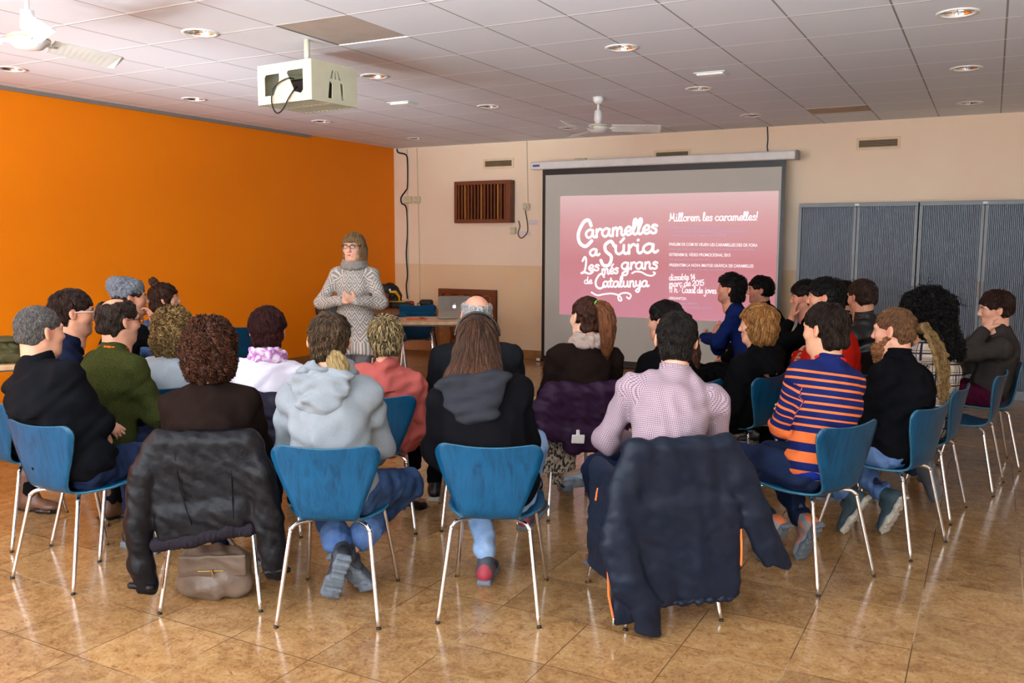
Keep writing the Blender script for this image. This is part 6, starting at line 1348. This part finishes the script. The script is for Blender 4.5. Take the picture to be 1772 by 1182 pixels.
def lj(q):
    q.box((0.0, -0.310, 0.60), (0.215, 0.030, 0.19), rotx(0.05), 0.03, 0.03); q.cap((-0.20, -0.285, 0.775), (0.20, -0.285, 0.775), 0.034, None, 0.03)
    q.box((-0.02, -0.318, 0.42), (0.190, 0.034, 0.07), rotx(0.02)@roty(-0.10), 0.03, 0.04)
    q.path([(-0.205, -0.28, 0.76), (-0.262, -0.30, 0.62), (-0.285, -0.31, 0.42), (-0.285, -0.31, 0.24), (-0.262, -0.31, 0.15)], [0.050, 0.060, 0.060, 0.056, 0.050], 0.02)
    q.path([(0.205, -0.28, 0.76), (0.258, -0.30, 0.62), (0.280, -0.30, 0.42), (0.300, -0.30, 0.27), (0.300, -0.30, 0.20)], [0.050, 0.060, 0.060, 0.056, 0.050], 0.02)
    q.box((-0.262, -0.31, 0.055), (0.09, 0.09, 0.06), roty(0.12), 0.005, 0.006, -1); q.box((0.30, -0.30, 0.105), (0.08, 0.09, 0.06), None, 0.005, 0.006, -1)
draped('leather_jacket', 'dark brown leather jacket hung over the back of a chair in the front arc', 'jacket', -3.035, 2.835, 32, lj, LJ, folds(11, 0.0034, 0.0018), 0.007, 'flat',
    kids=[kid('waistband', lambda q: q.path([(-0.20, -0.306, 0.325), (-0.05, -0.308, 0.345), (0.10, -0.306, 0.385), (0.185, -0.304, 0.385)], [0.032]*4, 0.02), RIB, 0.006, wrinkle(3, 0.002, 0.02, (1, 0, 0))),
          kid('seam', lambda q: q.path([(-0.11, -0.326, 0.76), (-0.09, -0.334, 0.58), (-0.045, -0.340, 0.42)], [0.0035]*3, 0.004).path([(0.12, -0.326, 0.76), (0.125, -0.332, 0.60), (0.13, -0.338, 0.44)], [0.0035]*3, 0.004).cap((-0.18, -0.323, 0.745), (0.19, -0.323, 0.748), 0.0035, None, 0.003), LJ, 0.004),
          kid('cuff_strap', lambda q: q.cap((-0.315, -0.312, 0.150), (-0.215, -0.328, 0.145), 0.014, None, 0.01).ell((-0.228, -0.340, 0.147), (0.012, 0.01, 0.012)), LJ, 0.005),
          kid('cuff_strap', lambda q: q.cap((0.26, -0.325, 0.20), (0.345, -0.312, 0.205), 0.014, None, 0.01), LJ, 0.005)])
NJ = plain('navy rain fabric', (17, 25, 40), 0.5, spec=0.2, var=0.08, vs=5, bmp=0.014, bs=6); ZIP = plain('orange zip tape', (236, 112, 50), 0.5)
def nj(q):
    q.box((0.0, -0.312, 0.60), (0.225, 0.032, 0.20), rotx(0.05), 0.03, 0.03); q.cap((-0.205, -0.285, 0.778), (0.20, -0.285, 0.778), 0.036, None, 0.03)
    q.box((0.01, -0.33, 0.34), (0.250, 0.034, 0.22), rotx(-0.02), 0.03, 0.05)
    q.box((-0.275, -0.17, 0.45), (0.030, 0.12, 0.24), rotz(0.15), 0.03, 0.03)
    q.path([(-0.20, -0.285, 0.76), (-0.252, -0.31, 0.60), (-0.275, -0.34, 0.40), (-0.235, -0.37, 0.24), (-0.165, -0.38, 0.13), (-0.150, -0.38, 0.03)], [0.050, 0.062, 0.070, 0.068, 0.060, 0.054], 0.02)
    q.box((-0.245, -0.32, 0.18), (0.045, 0.03, 0.13), None, 0.02, 0.03)
    q.path([(0.20, -0.285, 0.765), (0.262, -0.31, 0.64), (0.330, -0.32, 0.48), (0.395, -0.31, 0.34), (0.45, -0.30, 0.24)], [0.050, 0.062, 0.062, 0.058, 0.056], 0.02)
    q.box((-0.15, -0.38, -0.05), (0.09, 0.10, 0.07), roty(0.1), 0.005, 0.006, -1); q.box((0.475, -0.30, 0.175), (0.10, 0.10, 0.05), roty(0.45), 0.005, 0.006, -1)
draped('rain_jacket', 'long navy rain jacket with orange zips hung over a chair back', 'jacket', -1.265, 3.66, 41, nj, NJ, folds(17, 0.0034, 0.0020), 0.007, 'flat',
    kids=[kid('zip', lambda q: q.path([(-0.316, -0.322, 0.30), (-0.312, -0.324, 0.18), (-0.292, -0.326, 0.09)], [0.005]*3, 0.002), ZIP, 0.0035), kid('zip', lambda q: q.path([(0.258, -0.332, 0.42), (0.262, -0.336, 0.34), (0.262, -0.336, 0.27)], [0.005]*3, 0.002), ZIP, 0.0035),
          kid('zip', lambda q: q.path([(-0.310, -0.16, 0.58), (-0.315, -0.15, 0.53)], [0.005]*2, 0.002), ZIP, 0.0035), kid('zip_pull', lambda q: q.cap((-0.292, -0.330, 0.085), (-0.292, -0.330, 0.055), 0.006, 0.004, 0.002), M_CHROME, 0.003),
          kid('hem', lambda q: q.cap((-0.16, -0.335, 0.130), (0.22, -0.335, 0.130), 0.014, None, 0.01), NJ, 0.006, wrinkle(5, 0.004, 0.06, (1, 0, 0)))])
PC = plain('aubergine coat cloth', (38, 15, 42), 0.6, spec=0.2, var=0.12, vs=6, bmp=0.003, bs=40); QC = plain('dark purple quilted cloth', (20, 15, 34), 0.6, spec=0.2, var=0.15, vs=8, bmp=0.003, bs=40)
def pc(q):
    q.box((0.0, -0.305, 0.64), (0.235, 0.036, 0.15), rotx(0.05), 0.03, 0.03); q.cap((-0.20, -0.285, 0.775), (0.21, -0.285, 0.775), 0.036, None, 0.03)
    q.path([(-0.205, -0.28, 0.765), (-0.265, -0.28, 0.66), (-0.26, -0.30, 0.55)], [0.045, 0.055, 0.045], 0.03).path([(0.205, -0.28, 0.765), (0.265, -0.28, 0.66), (0.22, -0.30, 0.55)], [0.045, 0.055, 0.045], 0.03); q.box((0.04, -0.31, 0.47), (0.17, 0.034, 0.06), None, 0.03, 0.04)
draped('coat', 'aubergine coat with a white tag hung on a chair under the high ponytail', 'coat', -2.20, 4.80, 44, pc, PC, folds(23, 0.0050, 0.0034),
    kids=[kid('tag', lambda q: q.box((-0.075, -0.368, 0.50), (0.038, 0.006, 0.025), roty(0.08), 0.004, 0.003).box((-0.075, -0.366, 0.538), (0.010, 0.006, 0.015), None, 0.003, 0.003), plain('white tag', (206, 202, 196), 0.5), 0.003, None, 'small white rectangular tag')])
draped('coat', 'dark purple quilted coat on the chair of the woman in the white sweater', 'coat', -3.55, 3.645, 35, pc, QC, folds(29, 0.0050, 0.0034, (0.5, 0.3, 1)))
BL = plain('taupe leather', (98, 80, 66), 0.42, var=0.12, vs=12, bmp=0.003, bs=60)
def bag(q): q.box((0, 0, 0.115), (0.155, 0.045, 0.105), rotx(0.08), 0.04, 0.04); q.ell((0, 0.0, 0.07), (0.165, 0.062, 0.068), None, 0.04); q.ell((-0.02, 0.01, 0.20), (0.11, 0.045, 0.04), None, 0.04)
_b = (-2.986, 2.687)
draped('leather_bag', 'soft taupe leather shoulder bag on the floor under the leather jacket', 'bag', _b[0]-0.02, _b[1]+0.06, 34, bag, BL, wrinkle(31, 0.005, 0.09), 0.006,
    kids=[kid('flap', lambda q: q.box((0, -0.048, 0.165), (0.148, 0.008, 0.052), rotx(0.1), 0.008, 0.01), BL, 0.005, wrinkle(2, 0.002, 0.08)), kid('zip', lambda q: q.cap((-0.06, -0.060, 0.145), (0.05, -0.060, 0.145), 0.004, None, 0.002).cap((0.0, -0.066, 0.150), (0.010, -0.068, 0.118), 0.005, 0.004, 0.002), plain('brass zip', (150, 124, 70), 0.35, 0.8), 0.0035), kid('strap', lambda q: q.path([(-0.10, 0.02, 0.20), (-0.06, 0.05, 0.27), (0.04, 0.05, 0.28), (0.10, 0.02, 0.20)], [0.010]*4, 0.01), BL, 0.005)])
# ---------------------------------------------------------------- speaker's table and what lies on it
def table(name, x, y, h, w_, d_, z, lb, splay=True, m=M_BEECH):
    r = empty(name, (x, y, 0), R(h), label=lb, cat='table')
    MB().box(-w_/2, w_/2, -d_/2, d_/2, z-0.038, z, 0.006).build('table_top', m, r)
    MB().box(-w_/2+0.06, w_/2-0.06, -d_/2+0.15, -d_/2+0.17, z-0.065, z-0.038).box(-w_/2+0.06, w_/2-0.06, d_/2-0.17, d_/2-0.15, z-0.065, z-0.038).build('apron', M_GREY, r)
    for s in (-1, 1):
        if splay:
            lx = s*(w_/2-0.22); l = MB().tube([(lx, 0, z-0.028), (lx, 0, 0.26)], 0.030, 16).build('leg', M_GREY, r)
            for t in (-1, 1): MB().tube(smooth_path([(lx, 0, 0.30), (lx, t*0.06, 0.31), (lx, t*0.12, 0.27), (lx, t*0.22, 0.12), (lx, t*0.31, 0.011)], 5), 0.014, 10).build('foot', M_CHROME, l)
        else:
            for t in (-1, 1): MB().tube([(s*(w_/2-0.07), t*(d_/2-0.06), z-0.028), (s*(w_/2+0.04), t*(d_/2-0.0), 0)], [0.020, 0.015], 12).build('leg', M_GREY, r)
    return r
_t = (-5.588, 8.317, 0.708)
table('folding_table', _t[0], _t[1], 31, 1.5, 0.72, 0.74, 'beech-topped table with a grey post and chrome feet, carrying the open laptop')
def on_table(px_, dz=0): return px_
def laptop():
    p = (-5.324, 8.465, 0.787); r = empty('laptop', (p[0], p[1], 0.7405), R(36), label='open silver laptop with a glowing white emblem on its lid, on the beech-topped table', cat='laptop')
    AL = plain('brushed aluminium', (176, 172, 164), 0.32, 0.75, var=0.02)
    MB().box(-0.18, 0.18, 0, 0.25, 0.004, 0.020, 0.004).build('base', AL, r)
    MB().box(-0.16, 0.16, 0.03, 0.16, 0.020, 0.0215).build('keyboard', M_BLACK, r)
    lid = MB(); a = R(8); c_, s_ = math.cos(a), math.sin(a); W_ = 0.18; H_ = 0.245
    V = [(x, -0.002-u*s_+k*c_*0.007, 0.018+u*c_+k*s_*0.007) for k in (-1, 1) for x, u in ((-W_, 0), (W_, 0), (W_, H_-0.01), (W_-0.01, H_), (-W_+0.01, H_), (-W_, H_-0.01))]
    lo = lid.add(V, [tuple(range(6)), tuple(range(11, 5, -1))]+[(i, i+6, (i+1) % 6+6, (i+1) % 6) for i in range(6)]).build('lid', AL, r)
    m, t, b = nt('laptop display glow'); b.inputs['Emission Color'].default_value = (0.85, 0.9, 1, 1); b.inputs['Emission Strength'].default_value = 1.3
    dz = MB(); V = [(x, -0.002-u*s_+0.0076*c_, 0.018+u*c_+0.0076*s_) for x, u in ((-0.17, 0.012), (0.17, 0.012), (0.17, 0.235), (-0.17, 0.235))]; dz.add(V, [(0, 1, 2, 3)]).build('display', m, lo)
    # the lit emblem: a rounded fruit shape with a bite and a leaf
    pts = []
    for i in range(48):
        q = 2*math.pi*i/48; rr = 0.020*(1+0.05*math.cos(2*q)-0.10*max(0, math.sin(q))**6-0.07*max(0, -math.sin(q))**8); x = rr*math.cos(q)*1.0; z = rr*math.sin(q)*1.05
        dx, dzz = x-0.026, z-0.002
        if math.hypot(dx, dzz) < 0.0115: k = 0.0115/max(math.hypot(dx, dzz), 1e-4); x, z = 0.026+dx*k, 0.002+dzz*k
        pts.append((-x, z))
    f = lambda x, z: (x, -0.002-(0.128+z)*s_-0.0076*c_, 0.018+(0.128+z)*c_-0.0076*s_)
    e = MB(); e.add([f(-x, z) for x, z in pts], [tuple(range(48))]); e.add([f(0.002+0.0085*u-0.002, 0.024+0.010*u+0.004*math.sin(math.pi*u)*sg) for sg, us in ((1, (0, .5, 1)), (-1, (.5,))) for u in us][:4], [(0, 1, 2, 3)])
    e.build('emblem', m, lo)
laptop()
p = (-5.644, 8.194, 0.767)
o = MB().tube(smooth_path([(p[0]-0.12, p[1]-0.04, 0.748), (p[0]-0.03, p[1]+0.01, 0.748), (p[0]+0.05, p[1]-0.01, 0.748), (p[0]+0.10, p[1]+0.05, 0.748)], 6), 0.007, 8).build('orange_cord', plain('orange cord', (214, 84, 44), 0.5)); tag(o, 'short orange cord lying on the table left of the laptop', 'cord')
r = empty('scissors', (p[0]+0.06, p[1]+0.06, 0.741), R(40), label='black-handled scissors beside the orange cord on the table', cat='scissors')
MB().box(0, 0.11, -0.006, 0.004, 0.002, 0.006).build('blades', M_CHROME, r)
for s in (-1, 1): MB().tube([(-0.03+0.028*math.cos(q), s*0.018+0.016*math.sin(q), 0.012) for q in [2*math.pi*i/16 for i in range(17)]], 0.006, 8).build('handle', M_BLACK, r)
tag(MB().tube(smooth_path([(-5.522, 8.337, 0.69)[:2]+(0.70,), (-5.551, 8.438, 0.547)[:2]+(0.45,), (-5.659, 8.725, 0.378)[:2]+(0.15,), (-5.944, 9.256, 0.264)[:2]+(0.01,)], 6), 0.008, 8).build('power_cord', M_BLACK), 'black power cord falling from the table to the floor by the hatch', 'cord')
# bench with bags near the orange corner
_bn = (-6.693, 9.351, 0.781)
r = empty('wooden_bench', (_bn[0], _bn[1], 0), R(12), label='low brown wooden bench behind the stacked chairs, piled with bags', cat='bench')
MB().box(-0.72, 0.62, -0.22, 0.22, 0.74, 0.78, 0.004).build('bench_top', M_WOOD2, r)
MB().box(-0.70, 0.60, 0.16, 0.20, 0.2, 0.74).build('back_board', M_WOOD2, r)
for x in (-0.68, 0.56): MB().box(x, x+0.04, -0.20, 0.18, 0, 0.74).build('side_board', M_WOOD2, r)
BP = (-6.747, 9.189, 0.885)
q = Sculpt(); q.ell((0, 0, 0.13), (0.155, 0.11, 0.14), None, 0.03).ell((0, -0.04, 0.22), (0.12, 0.09, 0.09), None, 0.04).ell((0.0, 0, 0.06), (0.17, 0.12, 0.06), None, 0.03); V, F = q.mesh(0.008, wrinkle(61, 0.004, 0.08))
r = empty('backpack', (BP[0], BP[1], 0.78), R(20), label='black rounded backpack with a yellow strap and white badge on the bench', cat='backpack'); mesh_obj('shell', V, F, plain('black nylon', (20, 15, 16), 0.6), r)
kid('strap', lambda q: q.path([(0.05, -0.145, 0.20), (0.11, -0.13, 0.20), (0.15, -0.11, 0.14), (0.155, -0.10, 0.06)], [0.014, 0.018, 0.014, 0.009], 0.005), plain('yellow webbing', (224, 168, 20), 0.6), 0.005)(r)
kid('badge', lambda q: q.ell((0.035, -0.128, 0.225), (0.016, 0.008, 0.016)), plain('white badge', (226, 224, 220), 0.5), 0.004)(r)
CP = (-6.583, 9.123, 0.843)
r = empty('laptop_case', (CP[0], CP[1], 0.78), R(20), label='black case with a yellow top panel lying below the backpack', cat='case')
kid('shell', lambda q: q.box((0, 0, 0.04), (0.20, 0.10, 0.038), None, 0.02, 0.01), plain('black nylon case', (22, 18, 20), 0.6), 0.007, wrinkle(4, 0.004, 0.1))(r)
kid('panel', lambda q: q.box((-0.03, -0.01, 0.080), (0.14, 0.08, 0.006), rotx(0.0), 0.005, 0.005), plain('yellow panel', (206, 160, 24), 0.5), 0.006)(r)
kid('red_trim', lambda q: q.ell((0.19, -0.05, 0.06), (0.035, 0.03, 0.02)), plain('red trim', (190, 36, 26), 0.5), 0.006)(r)
PP_ = (-6.424, 9.539, 0.847)
r = empty('camera_pouch', (PP_[0], PP_[1], 0.78), R(25), label='small black zipped pouch at the right end of the bench', cat='pouch')
kid('shell', lambda q: q.box((0, 0, 0.045), (0.085, 0.06, 0.042), None, 0.03, 0.01), plain('black pouch', (18, 18, 20), 0.6), 0.006)(r); kid('strap', lambda q: q.path([(-0.07, 0, 0.06), (-0.12, 0, 0.03), (-0.11, 0, 0.012)], [0.006]*3, 0.004), plain('black pouch', (18, 18, 20), 0.6), 0.004)(r)
HB = (-6.624, 8.782, 0.926)
r = empty('handbag', (HB[0], HB[1], 0.78), R(30), label='reddish brown leather handbag just behind the standing woman', cat='handbag'); HBM = plain('chestnut leather', (110, 48, 24), 0.4)
kid('shell', lambda q: q.box((0, 0, 0.10), (0.13, 0.06, 0.10), None, 0.04, 0.02), HBM, 0.008, wrinkle(5, 0.004, 0.1))(r); kid('handle', lambda q: q.path([(-0.07, 0, 0.19), (-0.05, 0, 0.25), (0.05, 0, 0.25), (0.07, 0, 0.19)], [0.008]*4, 0.004), HBM, 0.005)(r)
# spare chairs
GS = 'spare blue chairs near the wall'
for a in [(*(-6.184, 8.976, 0.537)[:2], 36, 'lower blue chair of the stack behind the table'), (*(-6.259, 8.493, 0.574)[:2], 34, 'spare blue chair behind the table, just right of the standing woman'), (*(-6.69, 6.46, 0.548)[:2], 78, 'lone dark blue chair by the orange wall, behind the auburn-haired woman'), (*(-4.723, 7.661, 0.601)[:2], 62, 'light blue chair seen past the bald head, in front of the table'), (*(-5.717, 7.208, 0.589)[:2], 20, 'blue chair half hidden behind the standing woman')]:
    chair(*a, GS)
a = (-6.184, 8.976, 0.537); chair(a[0], a[1], 36, 'upper blue chair of the stack behind the table', GS, z=0.085)
r = empty('black_bag', (-6.171, 7.354, 0.737)[:2]+(0,), R(20), label='black rounded bag on the floor stool left of the standing woman', cat='bag')
kid('shell', lambda q: q.box((0, 0, 0.55), (0.15, 0.10, 0.42), None, 0.09, 0.02).ell((0, 0, 0.86), (0.17, 0.12, 0.13), None, 0.05), plain('black bag cloth', (16, 15, 18), 0.6), 0.01, wrinkle(7, 0.006, 0.12))(r)
r['label'] = 'tall black instrument bag standing left of the standing woman'
kid('base', lambda q: q.box((0, 0, 0.09), (0.16, 0.11, 0.09), None, 0.02, 0.01), plain('black bag cloth', (16, 15, 18), 0.6), 0.01)(r)
# tables at the left edge
_l = (-6.363, 3.679, 0.838)
table('side_table', _l[0], _l[1], 60, 0.95, 0.62, 0.74, 'beech-topped table cut by the left edge, carrying the olive bag', False)
_o = (-6.137, 3.765, 0.876)
r = empty('olive_bag', (_o[0], _o[1], 0.742), R(40), label='slouchy olive green bag lying on the table at the left edge', cat='bag'); OL = C('olive canvas', (82, 78, 52))
kid('shell', lambda q: q.ell((0, 0, 0.045), (0.17, 0.10, 0.045), None, 0.02).ell((-0.02, 0.01, 0.11), (0.13, 0.08, 0.055), None, 0.02), OL, 0.007, wrinkle(9, 0.006, 0.07))(r)
kid('flap', lambda q: q.ell((0.02, 0.0, 0.165), (0.13, 0.09, 0.022), None, 0.02), OL, 0.007, wrinkle(8, 0.004, 0.07))(r)
table('grey_table', -6.02, 2.55, 0, 1.72, 0.78, 0.72, 'grey-legged table outside the left edge, only one dark leg in view', False)
